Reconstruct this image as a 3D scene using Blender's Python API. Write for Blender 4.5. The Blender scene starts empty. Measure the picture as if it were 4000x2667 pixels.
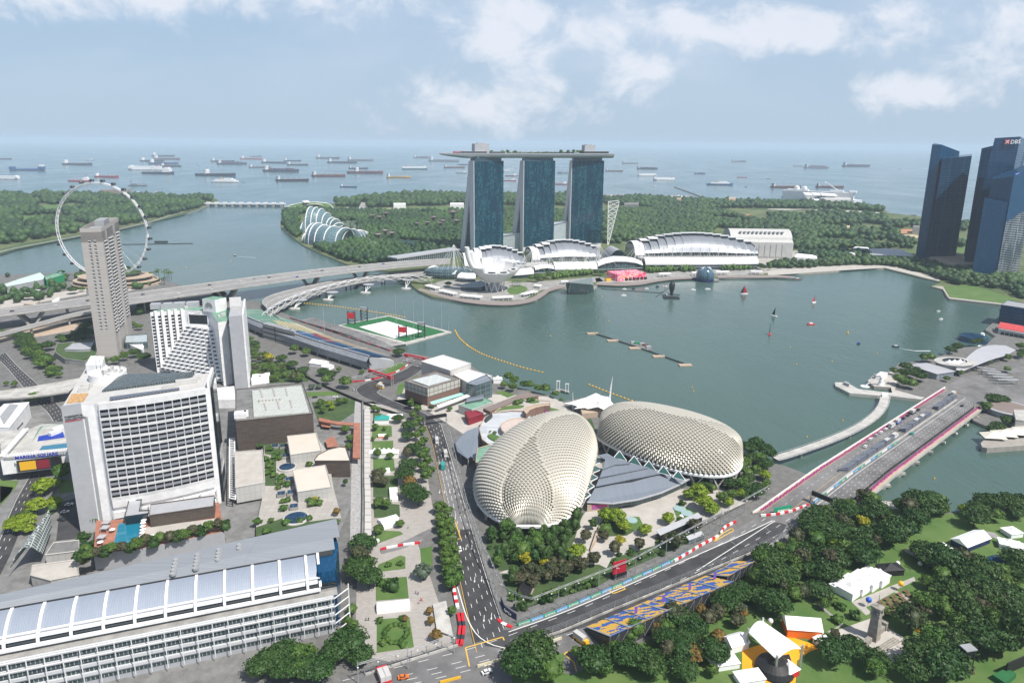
import bpy,bmesh,math,random
from math import cos,sin,pi
import numpy as np
from mathutils import Matrix
from mathutils import Vector as V3
R=math.radians
def sv(n,k,v):n.inputs[k].default_value=v
def LK(n,a,i,b,j):n.links.new(a.outputs[i],b.inputs[j])
RU=random.uniform
random.seed(7)
SC=bpy.context.scene
COL=SC.collection
# camera
H=218.0;FPX=2667.0;PX,PY=2000.0,1209.0
PIT=math.atan((1209-558)/2667.0);ROLL=R(0.45)
cam_d=bpy.data.cameras.new('camera');cam=bpy.data.objects.new('camera',cam_d);COL.objects.link(cam)
cam_d.lens=24.0;cam_d.sensor_width=36.0;cam_d.clip_start=1.0;cam_d.clip_end=90000.0
cam_d.shift_y=-124.0/4000.0
cam.matrix_world=Matrix.Translation((0,0,H))@Matrix.Rotation(pi/2-PIT,4,'X')@Matrix.Rotation(ROLL,4,'Z')
SC.camera=cam
# light
SUN_AZ,SUN_EL=128.0,56.0
w=bpy.data.worlds.new('World');SC.world=w;w.use_nodes=True
nt=w.node_tree;N=nt.nodes;L=nt.links
bg=N['Background'];sky=N.new('ShaderNodeTexSky');sky.sky_type='NISHITA';sky.sun_disc=False
sky.sun_elevation=R(SUN_EL);sky.sun_rotation=R(SUN_AZ);sky.altitude=200;sky.dust_density=1.6;sky.air_density=1.0;sky.ozone_density=1.5
sv(bg,'Strength',0.08)
def build_clouds():
 tc=N.new('ShaderNodeTexCoord');sp=N.new('ShaderNodeSeparateXYZ');L.new(tc.outputs['Generated'],sp.inputs[0])
 def mth(op,a,b=None,c=None):
  m=N.new('ShaderNodeMath');m.operation=op
  for i,v in enumerate((a,b,c)):
   if v is None:continue
   if isinstance(v,(int,float)):sv(m,i,v)
   else:L.new(v,m.inputs[i])
  return m.outputs[0]
 def ss(v,a,b):
  m=N.new('ShaderNodeMapRange');m.interpolation_type='SMOOTHSTEP'
  L.new(v,m.inputs['Value']);sv(m,'From Min',a);sv(m,'From Max',b)
  return m.outputs[0]
 yy=mth('MAXIMUM',mth('ABSOLUTE',sp.outputs[1]),0.05)
 az=mth('DIVIDE',sp.outputs[0],yy);el=mth('DIVIDE',sp.outputs[2],yy)
 def noise(sx,sy,ox,detail,rough=.55,dist=.0):
  cx=N.new('ShaderNodeCombineXYZ');L.new(mth('MULTIPLY_ADD',az,sx,ox),cx.inputs[0]);L.new(mth('MULTIPLY',el,sy),cx.inputs[1])
  n=N.new('ShaderNodeTexNoise');sv(n,'Scale',1);sv(n,'Detail',detail)
  sv(n,'Roughness',rough);sv(n,'Distortion',dist);L.new(cx.outputs[0],n.inputs['Vector']);return n.outputs[0]
 big=noise(1.6,4.5,3.1,6,.55,.25)
 puff=noise(13,17,1.7,9,.62,.35)
 def blob(cx,cy,rx,ry):
  dx=mth('DIVIDE',mth('SUBTRACT',az,cx),rx);dy=mth('DIVIDE',mth('SUBTRACT',el,cy),ry)
  return mth('SUBTRACT',1.0,mth('SQRT',mth('ADD',mth('MULTIPLY',dx,dx),mth('MULTIPLY',dy,dy))))
 blobs=None
 for b in((-.015,.14,.10,.07),(0.02,.165,.07,.05),(-.03,.055,.16,.055),(.70,.145,.16,.055),(.55,.07,.12,.03),(.18,.095,.07,.045),(.30,.155,.40,.04),(-.55,.20,.55,.05),(.0,.205,.5,.012)):
  v=blob(*b);blobs=v if blobs is None else mth('MAXIMUM',blobs,v)
 cum=ss(mth('ADD',mth('MULTIPLY',blobs,.8),mth('MULTIPLY_ADD',puff,2.6,-1.3)),-.05,.75)
 thin=mth('MULTIPLY',ss(big,.36,.78),mth('MULTIPLY',ss(el,.0,.16),.62))
 def mixc(fac,a,col):
  m=N.new('ShaderNodeMix');m.data_type='RGBA';L.new(fac,m.inputs['Factor']);L.new(a,m.inputs[6]);sv(m,7,col);return m.outputs[2]
 c=mixc(mth('MULTIPLY',mth('SUBTRACT',1.0,ss(el,.25,1.2)),.72),sky.outputs[0],(4.9,6.7,8.9,1))
 c=mixc(mth('MULTIPLY',mth('SUBTRACT',1.0,ss(el,-.02,.20)),.75),c,(5.3,6.6,8.1,1))
 c=mixc(thin,c,(8.2,8.9,10.2,1));c=mixc(mth('MULTIPLY',cum,.72),c,(9.6,9.8,10.5,1));L.new(c,bg.inputs['Color'])
build_clouds()
sd=bpy.data.lights.new('sun','SUN');sun=bpy.data.objects.new('sun',sd);COL.objects.link(sun)
sd.energy=4.9;sd.angle=R(0.53);sd.color=(1.0,0.95,0.88)
ce=cos(R(SUN_EL));SDIR=V3((sin(R(SUN_AZ))*ce,cos(R(SUN_AZ))*ce,sin(R(SUN_EL))))
sun.rotation_euler=(-SDIR).to_track_quat('-Z','Y').to_euler()
vs=SC.view_settings;vs.view_transform='Standard';vs.look='None';vs.exposure=0.25;vs.gamma=1.0
SC.cycles.max_bounces=6;SC.cycles.volume_bounces=1;SC.cycles.transparent_max_bounces=8
SC.cycles.use_denoising=True
# survey: the photograph's rays met with level planes
TL={'A1':(0,550,2.24),'A2':(1000,550,2.24),'A3':(1600,500,2.24),'A4':(2200,550,2.24),'A5':(3000,500,2.24),'A6':(0,1200,2.24),'A7':(900,1200,2.24),'A8':(0,1850,1.919),'B1':(1000,1850,1.919),'B2':(1700,1300,2.6138),'B3':(2200,1450,2.6138),'B4':(3000,1200,2.24),'B5':(1900,1900,2.044),'B6':(2800,1850,1.919),'B7':(1300,2000,2.35),'B8':(2000,1000,2.24),'C1':(0,980,3.563),'C2':(540,1140,3.734),'C3':(200,1380,3.0153),'C4':(0,1400,2.6125),'D1':(1780,1600,2.958),'F':(0,0,.588)}
cp,sp_=cos(PIT),sin(PIT)
_fw=V3((0,cp,-sp_));_u0=V3((0,sp_,cp));_r0=V3((1,0,0))
_rt=_r0*cos(ROLL)+_u0*sin(ROLL);_up=-_r0*sin(ROLL)+_u0*cos(ROLL)
G0=2.5
def ray(n,x,y):
 ox,oy,s=TL[n]
 return _fw+_rt*((ox+x/s-PX)/FPX)-_up*((oy+y/s-PY)/FPX)
def t(n,x,y,z=G0):
 d=ray(n,x,y);k=(z-H)/d.z;return V3((d.x*k,d.y*k,z))
def ty(n,x,y,Y):
 d=ray(n,x,y);k=Y/d.y;return V3((d.x*k,Y,H+d.z*k))
def tp(n,pts,z=G0):return[t(n,x,y,z)for x,y in pts]
def pj(p):
 v=V3(p)-V3((0,0,H));k=v.dot(_fw);return(PX+FPX*v.dot(_rt)/k,PY-FPX*v.dot(_up)/k)
# materials
MATS={}
def nmat(name):
 m=bpy.data.materials.new(name);m.use_nodes=True;MATS[name]=m
 n=m.node_tree;b=n.nodes['Principled BSDF'];return m,n,b
def _c(c):return(c[0],c[1],c[2],1.0)
def mat(name,col,rough=.6,metal=0.0,var=0.0,vs=.2,bump=0.0,bs=1.0,spec=.5,col2=None,lo=.35,hi=.65):
 m,n,b=nmat(name)
 sv(b,'Base Color',_c(col));sv(b,'Roughness',rough);sv(b,'Metallic',metal)
 sv(b,'Specular IOR Level',spec)
 if var or col2 or bump:
  g=n.nodes.new('ShaderNodeNewGeometry')
 if var or col2:
  z=n.nodes.new('ShaderNodeTexNoise');sv(z,'Scale',vs);sv(z,'Detail',6);sv(z,'Roughness',.65)
  LK(n,g,'Position',z,'Vector')
  mr=n.nodes.new('ShaderNodeMapRange');sv(mr,'From Min',lo);sv(mr,'From Max',hi)
  LK(n,z,0,mr,'Value')
  mx=n.nodes.new('ShaderNodeMix');mx.data_type='RGBA';LK(n,mr,0,mx,'Factor')
  a=col if col2 else[c*(1-var)for c in col];c2=col2 if col2 else[min(1,c*(1+var))for c in col]
  sv(mx,6,_c(a));sv(mx,7,_c(c2));LK(n,mx,2,b,'Base Color')
 if bump:
  z2=n.nodes.new('ShaderNodeTexNoise');sv(z2,'Scale',bs);sv(z2,'Detail',4)
  LK(n,g,'Position',z2,'Vector')
  bp=n.nodes.new('ShaderNodeBump');sv(bp,'Strength',bump);sv(bp,'Distance',.3)
  LK(n,z2,0,bp,'Height');LK(n,bp,0,b,'Normal')
 return m
def grid(name,c1,c2,cm,w,h,mo,rough=.15,rm=.6,metal=0.0,offset=0.0,spec=.5,pat=0):
 """panels of c1/c2 between joints or frames of cm, in metres over the surface's own UVs"""
 m,n,b=nmat(name)
 tc=n.nodes.new('ShaderNodeUVMap');br=n.nodes.new('ShaderNodeTexBrick')
 LK(n,tc,0,br,'Vector')
 br.offset=offset;sv(br,'Scale',1);sv(br,'Brick Width',w);sv(br,'Row Height',h)
 sv(br,'Mortar Size',mo)
 sv(br,'Color1',_c(c1));sv(br,'Color2',_c(c2));sv(br,'Mortar',_c(cm))
 LK(n,br,'Color',b,'Base Color')
 if pat:
  mp=n.nodes.new('ShaderNodeMapping');sv(mp,'Scale',(.11,.016,1));LK(n,tc,0,mp,'Vector');z=n.nodes.new('ShaderNodeTexNoise');sv(z,'Scale',1);sv(z,'Detail',5);sv(z,'Roughness',.8);LK(n,mp,0,z,'Vector')
  mx=n.nodes.new('ShaderNodeMix');mx.data_type='RGBA';mq=n.nodes.new('ShaderNodeMapRange');sv(mq,'From Min',.47);sv(mq,'From Max',.53);sv(mq,'To Min',pat);sv(mq,'To Max',0);LK(n,z,0,mq,'Value');LK(n,mq,0,mx,'Factor');LK(n,br,'Color',mx,6);sv(mx,7,_c(c1));LK(n,mx,2,b,'Base Color')
 mr=n.nodes.new('ShaderNodeMapRange');LK(n,br,'Fac',mr,'Value')
 sv(mr,'To Min',rough);sv(mr,'To Max',rm);LK(n,mr,0,b,'Roughness')
 sv(b,'Metallic',metal);sv(b,'Specular IOR Level',spec)
 return m
def foliage(name,c1,c2,c3=None,hue=.25):
 m,n,b=nmat(name)
 at=n.nodes.new('ShaderNodeAttribute');at.attribute_name='tone'
 oi=n.nodes.new('ShaderNodeObjectInfo')
 mx=n.nodes.new('ShaderNodeMix');mx.data_type='RGBA';LK(n,at,'Fac',mx,'Factor')
 sv(mx,6,_c(c1));sv(mx,7,_c(c2))
 m2=n.nodes.new('ShaderNodeMix');m2.data_type='RGBA';m3=n.nodes.new('ShaderNodeMath');m3.operation='MULTIPLY';sv(m3,1,hue*2)
 LK(n,oi,'Random',m3,0);LK(n,m3,0,m2,'Factor')
 LK(n,mx,2,m2,6);sv(m2,7,_c(c3 or c2));LK(n,m2,2,b,'Base Color')
 sv(b,'Roughness',.55);sv(b,'Specular IOR Level',.3)
 return m
class MD(dict):__getattr__=dict.__getitem__;__setattr__=dict.__setitem__
M=MD()
M.white=mat('white_paint',(.74,.74,.74),.5,var=.10,vs=.2)
M.whitecl=mat('white_canvas',(.86,.86,.86),.6)
M.offwhite=mat('off_white',(.48,.475,.46),.6,var=.08,vs=.2)
M.conc=mat('concrete',(.29,.285,.27),.75,var=.25,vs=.12)
M.concl=mat('pale_concrete',(.42,.41,.385),.75,var=.2,vs=.15)
M.concd=mat('dark_concrete',(.17,.17,.165),.8,var=.25,vs=.15)
M.grey=mat('grey_paint',(.30,.31,.32),.55,var=.06)
M.greyl=mat('light_grey',(.36,.37,.39),.5,var=.06)
M.dark=mat('dark_metal',(.035,.037,.04),.5)
M.black=mat('black',(.012,.012,.014),.6)
M.steel=mat('steel',(.48,.49,.50),.35,.6)
M.glassd=mat('dark_glass',(.012,.02,.026),.06,spec=.8)
M.glassg=mat('green_glass',(.03,.09,.085),.08,spec=.8)
M.red=mat('red_paint',(.55,.02,.03),.45)
M.blue=mat('blue_paint',(.02,.10,.50),.45)
M.yellow=mat('yellow_paint',(.75,.42,.02),.5)
M.orange=mat('orange_paint',(.70,.16,.02),.5)
M.green=mat('green_paint',(.02,.25,.10),.5)
M.teal=mat('teal_paint',(.02,.30,.27),.5)
M.navy=mat('navy_paint',(.012,.02,.09),.5)
M.brown=mat('brown_timber',(.16,.085,.05),.7,var=.3,vs=.4)
M.deck=mat('red_timber_deck',(.33,.14,.09),.7,var=.2,vs=.3)
M.brick=grid('brown_brick',(.19,.115,.09),(.23,.14,.11),(.12,.08,.065),1.2,.4,.04,.8,.8,offset=.5)
M.bark=mat('bark',(.10,.075,.055),.9)
M.tan=mat('tan_stone',(.42,.33,.25),.8,var=.1)
M.pink=mat('bougainvillea',(.30,.05,.17),.8,var=.5,vs=1.2)
# mesh builder
class MB:
 def __init__(s):s.v=[];s.f=[];s.m=[];s.uv={};s.sm=[];s.mi=0;s.smooth=False
 def at(s,i):s.mi=i;return s
 def add(s,vs,fs,uvs=None):
  o=len(s.v);s.v.extend([tuple(p)for p in vs])
  for i,f in enumerate(fs):
   if uvs is not None:s.uv[len(s.f)]=[uvs[k]for k in f]
   s.f.append([o+k for k in f]);s.m.append(s.mi);s.sm.append(s.smooth)
  return s
 def quad(s,*p):return s.add(p,[list(range(len(p)))])
 def prism(s,poly,z0,z1,bottom=False,top=True,cap_mi=None):
  poly=[(p[0],p[1])for p in poly];n=len(poly)
  a=sum(poly[i][0]*poly[(i+1)%n][1]-poly[(i+1)%n][0]*poly[i][1]for i in range(n))
  if a<0:poly=poly[::-1]
  za=z0 if isinstance(z0,(list,tuple))else[z0]*n;zb=z1 if isinstance(z1,(list,tuple))else[z1]*n
  if a<0:
   za=za[::-1]if isinstance(z0,(list,tuple))else za;zb=zb[::-1]if isinstance(z1,(list,tuple))else zb
  vs=[(p[0],p[1],za[i])for i,p in enumerate(poly)]+[(p[0],p[1],zb[i])for i,p in enumerate(poly)]
  s.add(vs,[[i,(i+1)%n,n+(i+1)%n,n+i]for i in range(n)])
  k=s.mi
  if top:
   if cap_mi is not None:s.mi=cap_mi
   s.add(vs[n:],[list(range(n))])
  s.mi=k
  if bottom:s.add(vs[:n],[list(range(n))[::-1]])
  return s
 def box(s,c,sz,rz=0.0,rot=None):
  """c is the centre of the base"""
  hx,hy=sz[0]/2,sz[1]/2;ca,sa=cos(rz),sin(rz)
  pl=[(c[0]+x*ca-y*sa,c[1]+x*sa+y*ca)for x,y in((-hx,-hy),(hx,-hy),(hx,hy),(-hx,hy))]
  return s.prism(pl,c[2],c[2]+sz[2],bottom=True)
 def bar(s,a,b,w=.3,h=None,n=4,w2=None):
  """a straight bar or tube of n sides from a to b"""
  a=V3(a);b=V3(b);d=b-a
  if d.length<1e-6:return s
  d.normalize();u=d.cross(V3((0,0,1)))
  if u.length<1e-3:u=V3((1,0,0))
  u.normalize();v=u.cross(d);h=h or w;w2=w2 if w2 is not None else w;k=w2/w
  vs=[];off=pi/4 if n==4 else 0;q=math.sqrt(.5)if n==4 else.5
  for p,sc in((a,1),(b,k)):
   for i in range(n):
    th=off+2*pi*i/n;vs.append(p+u*(cos(th)*w*q*sc)+v*(sin(th)*h*q*sc))
  s.add(vs,[[i,(i+1)%n,n+(i+1)%n,n+i]for i in range(n)]+[list(range(n))[::-1],list(range(n,2*n))])
  return s
 def tube(s,pts,r,n=6,closed=False):
  pts=[V3(p)for p in pts];m=len(pts);vs=[];rr=r if isinstance(r,(list,tuple))else[r]*m
  for i,p in enumerate(pts):
   a=pts[(i-1)%m]if(i or closed)else p;b=pts[(i+1)%m]if(i<m-1 or closed)else p
   d=(b-a).normalized();u=d.cross(V3((0,0,1)))
   if u.length<1e-3:u=V3((1,0,0))
   u.normalize();v=u.cross(d)
   for k in range(n):
    th=2*pi*k/n;vs.append(p+u*cos(th)*rr[i]+v*sin(th)*rr[i])
  fs=[]
  for i in range(m if closed else m-1):
   j=(i+1)%m
   for k in range(n):fs.append([i*n+k,i*n+(k+1)%n,j*n+(k+1)%n,j*n+k])
  if not closed:fs+=[list(range(n))[::-1],[(m-1)*n+k for k in range(n)]]
  return s.add(vs,fs)
 def lathe(s,c,prof,n=24,a0=0,a1=360,sx=1,sy=1,rz=0):
  vs=[];full=abs(a1-a0-360)<1e-3;m=n if full else n+1;ca,sa=cos(rz),sin(rz)
  for r,z in prof:
   for i in range(m):
    th=R(a0+(a1-a0)*i/n);x=r*cos(th)*sx;y=r*sin(th)*sy
    vs.append((c[0]+x*ca-y*sa,c[1]+x*sa+y*ca,c[2]+z))
  fs=[]
  for j in range(len(prof)-1):
   for i in range(n):
    k=(i+1)%m;fs.append([j*m+i,j*m+k,(j+1)*m+k,(j+1)*m+i])
  return s.add(vs,fs)
 def disc(s,c,r,n=24,sx=1,sy=1,rz=0):
  ca,sa=cos(rz),sin(rz);vs=[]
  for i in range(n):
   th=2*pi*i/n;x,y=r*cos(th)*sx,r*sin(th)*sy;vs.append((c[0]+x*ca-y*sa,c[1]+x*sa+y*ca,c[2]))
  return s.add(vs,[list(range(n))])
 def gridf(s,fn,nu,nv,uvs=None,flip=False):
  vs=[fn(i/nu,j/nv)for j in range(nv+1)for i in range(nu+1)];w_=nu+1
  uu=[uvs(i/nu,j/nv)for j in range(nv+1)for i in range(nu+1)]if uvs else None
  fs=[[j*w_+i,j*w_+i+1,(j+1)*w_+i+1,(j+1)*w_+i]for j in range(nv)for i in range(nu)]
  if flip:fs=[f[::-1]for f in fs]
  return s.add(vs,fs,uu)
 def strip(s,left,right,z=None,dz=0):
  """a ribbon between two polylines"""
  n=len(left);vs=list(left)+list(right);vs=[(p[0],p[1],(p[2]if z is None else z)+dz)for p in vs]
  return s.add(vs,[[i,n+i,n+i+1,i+1]for i in range(n-1)])
 def wall(s,pts,z0,z1,th=.3,closed=False):
  """an upright wall of thickness th along a polyline"""
  pts=[V3((p[0],p[1],0))for p in pts];n=len(pts)
  L_,R_=offs(pts,th/2,closed),offs(pts,-th/2,closed)
  rng=range(n if closed else n-1)
  for i in rng:
   j=(i+1)%n
   s.prism([L_[i],L_[j],R_[j],R_[i]],z0,z1,bottom=True)
  return s
 def build(s,name,mats,parent=None,label=None,thick=0.0,crease=False):
  if not isinstance(mats,(list,tuple)):mats=[mats]
  off=wloc(parent)if parent else V3((0,0,0))
  me=bpy.data.meshes.new(name);V=np.array(s.v,dtype=np.float64).reshape(-1,3)
  me.from_pydata((V-np.array(off)).tolist(),[],s.f)
  for m_ in mats:me.materials.append(m_)
  if len(mats)>1:me.polygons.foreach_set('material_index',s.m)
  if any(s.sm):me.polygons.foreach_set('use_smooth',s.sm)
  me.update()
  uvl=me.uv_layers.new(name='UVMap');nl=len(me.loops)
  li=np.empty(nl,dtype=np.int32);me.loops.foreach_get('vertex_index',li)
  nf=len(me.polygons);ls=np.empty(nf,dtype=np.int32);me.polygons.foreach_get('loop_start',ls)
  nr=np.empty(nf*3);me.polygons.foreach_get('normal',nr);nr=nr.reshape(-1,3)
  lt=np.diff(np.append(ls,nl));fi=np.repeat(np.arange(nf),lt);nn=nr[fi];P_=V[li]
  h_=np.hypot(nn[:,0],nn[:,1]);flat=h_<.35;hh=np.where(h_<1e-6,1,h_)
  u=np.where(flat,P_[:,0],(-P_[:,0]*nn[:,1]+P_[:,1]*nn[:,0])/hh)
  v=np.where(flat,P_[:,1],P_[:,2]/np.maximum(.3,h_))
  UV=np.stack([u,v],1)
  for k,q in s.uv.items():
   for j,c in enumerate(q):UV[ls[k]+j]=c
  uvl.data.foreach_set('uv',UV.ravel())
  o=bpy.data.objects.new(name,me);COL.objects.link(o)
  if parent:o.parent=parent
  if label:o['label']=label
  if thick:
   md=o.modifiers.new('solid','SOLIDIFY');md.thickness=thick;md.offset=0
  return o
 def b(s,name,m,r):return s.build(name,M[m],r)
def UZ(z):return V3((0,0,z))
def offs(pts,d,closed=False):
 pts=[V3((p[0],p[1],0))for p in pts];n=len(pts);out=[]
 for i,p in enumerate(pts):
  a=pts[(i-1)%n]if(i or closed)else None;b=pts[(i+1)%n]if(i<n-1 or closed)else None
  d1=(p-a).normalized()if a is not None and(p-a).length>1e-6 else None;d2=(b-p).normalized()if b is not None and(b-p).length>1e-6 else None
  if d1 is None:d1=d2
  if d2 is None:d2=d1
  m_=(d1+d2)
  m_=m_.normalized()if m_.length>1e-6 else d1
  nrm=V3((-m_.y,m_.x,0));k=max(.4,nrm.dot(V3((-d1.y,d1.x,0))));out.append(p+nrm*(d/k))
 return out
def resample(pts,step):
 pts=[V3(p)for p in pts];out=[pts[0]];acc=0
 tot=sum((pts[i+1]-pts[i]).length for i in range(len(pts)-1));n=max(1,round(tot/step));st=tot/n;want=st;done=0
 for i in range(len(pts)-1):
  l=(pts[i+1]-pts[i]).length
  while want<=done+l+1e-6 and len(out)<n+1:
   out.append(pts[i].lerp(pts[i+1],(want-done)/l if l else 0));want+=st
  done+=l
 return out
def smooth(pts,it=2,closed=False):
 pts=[V3(p)for p in pts]
 for _ in range(it):
  q=[]if closed else[pts[0]];n=len(pts)
  for i in range(n if closed else n-1):
   a,b=pts[i],pts[(i+1)%n];q+=[a.lerp(b,.25),a.lerp(b,.75)]
  if not closed:q.append(pts[-1])
  pts=q
 return pts
def wloc(o):
 v=V3((0,0,0))
 while o is not None:v+=o.location;o=o.parent
 return v
def tag(o,label=None,cat=None,group=None,kind=None):
 if label:o['label']=label
 if cat:o['category']=cat
 if group:o['group']=group
 if kind:o['kind']=kind
 return o
def thing(name,label,cat,loc=(0,0,0),group=None,rz=0.0):
 o=bpy.data.objects.new(name,None);COL.objects.link(o);o.location=loc;o.rotation_euler=(0,0,rz);o.empty_display_size=1
 return tag(o,label,cat,group)
def solo(name,mb,mats,label,cat,group=None,thick=0.0):
 """a thing that is one mesh; its origin goes to its base"""
 V=np.array(mb.v);c=V3(((V[:,0].min()+V[:,0].max())/2,(V[:,1].min()+V[:,1].max())/2,V[:,2].min()))
 mb.v=[(p[0]-c.x,p[1]-c.y,p[2]-c.z)for p in mb.v]
 o=mb.build(name,mats,thick=thick);o.location=c
 return tag(o,label,cat,group)
def struct(name,mb,mats,label=None):
 o=mb.build(name,mats);o['kind']='structure'
 if label:o['label']=label
 return o
def dup(root,loc=None,rz=None,label=None,group=None,scale=None):
 r=root.copy();COL.objects.link(r)
 if loc is not None:r.location=loc
 if rz is not None:r.rotation_euler=(0,0,rz)
 if scale is not None:r.scale=scale if isinstance(scale,(tuple,list))else(scale,)*3
 if label:r['label']=label
 if group:r['group']=group
 for ch in KIDS(root):
  c=ch.copy();COL.objects.link(c);c.parent=r
  for g in KIDS(ch):
   d=g.copy();COL.objects.link(d);d.parent=c
 return r
_kids={}
def KIDS(o):
 return[c for c in o.children]if o.name not in _kids else _kids[o.name]
def freeze(o):
 _kids[o.name]=list(o.children)
 for c in o.children:_kids[c.name]=list(c.children)
 return o
ONES=['','first','second','third','fourth','fifth','sixth','seventh','eighth','ninth','tenth','eleventh','twelfth','thirteenth','fourteenth','fifteenth','sixteenth','seventeenth','eighteenth','nineteenth']
TENS={2:'twent',3:'thirt',4:'fort',5:'fift',6:'sixt',7:'sevent',8:'eight',9:'ninet'}
def nth(i):
 if i<20:return ONES[i]
 if i>=100:return'hundred and '+nth(i-100)if i>100 else'hundredth'
 a,b=divmod(i,10)
 return TENS[a]+'ieth' if b==0 else TENS[a]+'y-'+ONES[b]
class Proto:
 """first use places the built thing itself, later ones copy it with its parts"""
 def __init__(s,root):s.root=freeze(root);s.used=False
 def put(s,loc,rz=0,label=None,group=None,scale=None):
  if not s.used:
   s.used=True;r=s.root;r.location=loc;r.rotation_euler=(0,0,rz)
   if scale is not None:r.scale=scale if isinstance(scale,(tuple,list))else(scale,)*3
   if label:r['label']=label
   if group:r['group']=group
   return r
  return dup(s.root,loc,rz,label,group,scale)
_fonts={}
def text(name,s,size,org,xd,ud,m,parent=None,ext=.05,bold=0.0,align='LEFT'):
 """raised lettering as a mesh part"""
 cu=bpy.data.curves.new(name,'FONT');cu.body=s;cu.size=size;cu.extrude=ext;cu.offset=bold;cu.align_x=align;cu.resolution_u=2
 o=bpy.data.objects.new(name+'_tmp',cu);COL.objects.link(o);dg=bpy.context.evaluated_depsgraph_get()
 me=bpy.data.meshes.new_from_object(o.evaluated_get(dg));bpy.data.objects.remove(o)
 xd=V3(xd).normalized();ud=V3(ud).normalized();nd=xd.cross(ud)
 off=wloc(parent)if parent else V3((0,0,0));org=V3(org)-off
 me.transform(Matrix(((xd.x,ud.x,nd.x,org.x),(xd.y,ud.y,nd.y,org.y),(xd.z,ud.z,nd.z,org.z),(0,0,0,1))))
 me.materials.clear();me.materials.append(m);me.name=name
 ob=bpy.data.objects.new(name,me);COL.objects.link(ob)
 if parent:ob.parent=parent
 return ob
# water and land
def water_mat():
 m,n,b=nmat('sea_water')
 g=n.nodes.new('ShaderNodeNewGeometry')
 sv(b,'Roughness',.16);sv(b,'IOR',1.33);sv(b,'Specular IOR Level',.5)
 def noise(sc,det,vec=None,rough=.5):
  z=n.nodes.new('ShaderNodeTexNoise');sv(z,'Scale',sc);sv(z,'Detail',det);sv(z,'Roughness',rough)
  n.links.new(vec or g.outputs['Position'],z.inputs['Vector']);return z.outputs[0]
 mp=n.nodes.new('ShaderNodeMapping');sv(mp,'Rotation',(0,0,R(25)));sv(mp,'Scale',(1,.45,1))
 LK(n,g,'Position',mp,'Vector')
 z1=noise(.22,4,mp.outputs[0],.6);z2=noise(.035,3,mp.outputs[0])
 ad=n.nodes.new('ShaderNodeMath');ad.operation='MULTIPLY_ADD';n.links.new(z2,ad.inputs[0]);sv(ad,1,2.2);n.links.new(z1,ad.inputs[2])
 bp=n.nodes.new('ShaderNodeBump');sv(bp,'Strength',.55);sv(bp,'Distance',.55)
 LK(n,ad,0,bp,'Height');LK(n,bp,0,b,'Normal')
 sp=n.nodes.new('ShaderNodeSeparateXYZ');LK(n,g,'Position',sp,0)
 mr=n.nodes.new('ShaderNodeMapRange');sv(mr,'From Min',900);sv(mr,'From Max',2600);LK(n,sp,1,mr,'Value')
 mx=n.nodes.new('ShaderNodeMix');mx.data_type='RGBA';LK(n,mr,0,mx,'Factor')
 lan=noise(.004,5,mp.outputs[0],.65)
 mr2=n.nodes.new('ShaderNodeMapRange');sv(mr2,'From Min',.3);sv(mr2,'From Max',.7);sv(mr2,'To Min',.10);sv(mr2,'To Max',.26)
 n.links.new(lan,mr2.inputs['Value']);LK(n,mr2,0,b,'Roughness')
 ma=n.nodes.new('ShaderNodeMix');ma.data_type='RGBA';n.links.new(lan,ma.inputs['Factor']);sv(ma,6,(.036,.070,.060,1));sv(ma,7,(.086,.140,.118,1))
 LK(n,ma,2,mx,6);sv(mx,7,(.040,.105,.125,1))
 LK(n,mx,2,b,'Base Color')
 return m
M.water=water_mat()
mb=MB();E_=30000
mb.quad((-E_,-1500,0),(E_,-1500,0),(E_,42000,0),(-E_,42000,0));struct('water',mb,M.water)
M.ground=mat('paved_ground',(.14,.138,.132),.85,var=.2,vs=.25)
M.grass=mat('grass',(.055,.125,.022),.9,vs=.06,col2=(.105,.165,.042),bump=.3,bs=.5)
M.grassd=mat('dark_grass',(.035,.07,.02),.9,vs=.08,col2=(.06,.10,.03))
M.scrub=mat('scrub_land',(.05,.085,.025),.95,vs=.012,col2=(.13,.15,.06),lo=.4,hi=.6)
M.sand=mat('sand',(.45,.36,.25),.95,var=.15)
M.earth=mat('red_earth',(.40,.20,.11),.95,var=.2,vs=.05)
M.quay=mat('quay_stone',(.30,.28,.25),.85,var=.15,vs=.3)
M.plaza=grid('plaza_paving',(.34,.32,.29),(.39,.37,.34),(.28,.265,.245),4,4,.12,.8,.85)
M.plazap=mat('pale_paving',(.42,.395,.36),.85,var=.10,vs=.15)
def land(name,poly,m=None,z=G0):
 mb=MB();mb.at(1).prism(poly,-1.5,z,top=False);mb.at(0)
 P2=[(p[0],p[1],z)for p in poly]
 a=sum(P2[i][0]*P2[(i+1)%len(P2)][1]-P2[(i+1)%len(P2)][0]*P2[i][1]for i in range(len(P2)))
 mb.quad(*(P2 if a>0 else P2[::-1]))
 o=struct(name,mb,[m or M.ground,M.quay])
 bm=bmesh.new();bm.from_mesh(o.data);bmesh.ops.triangulate(bm,faces=[f for f in bm.faces if len(f.verts)>4],ngon_method='EAR_CLIP');bm.to_mesh(o.data);bm.free()
 return o
def patch(name,poly,m,dz=.05,z=G0,kind='structure',smoothit=0,label=None):
 """a sheet of its own surface lying a little above the land"""
 if smoothit:poly=smooth(poly,smoothit,True)
 mb=MB();P2=[(p[0],p[1],z+dz)for p in poly]
 a=sum(P2[i][0]*P2[(i+1)%len(P2)][1]-P2[(i+1)%len(P2)][0]*P2[i][1]for i in range(len(P2)))
 mb.quad(*(P2 if a>0 else P2[::-1]));o=mb.build(name,m);o['kind']=kind
 if label:o['label']=label
 bm=bmesh.new();bm.from_mesh(o.data);bmesh.ops.triangulate(bm,faces=bm.faces[:],ngon_method='EAR_CLIP');bm.to_mesh(o.data);bm.free()
 return o
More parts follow.
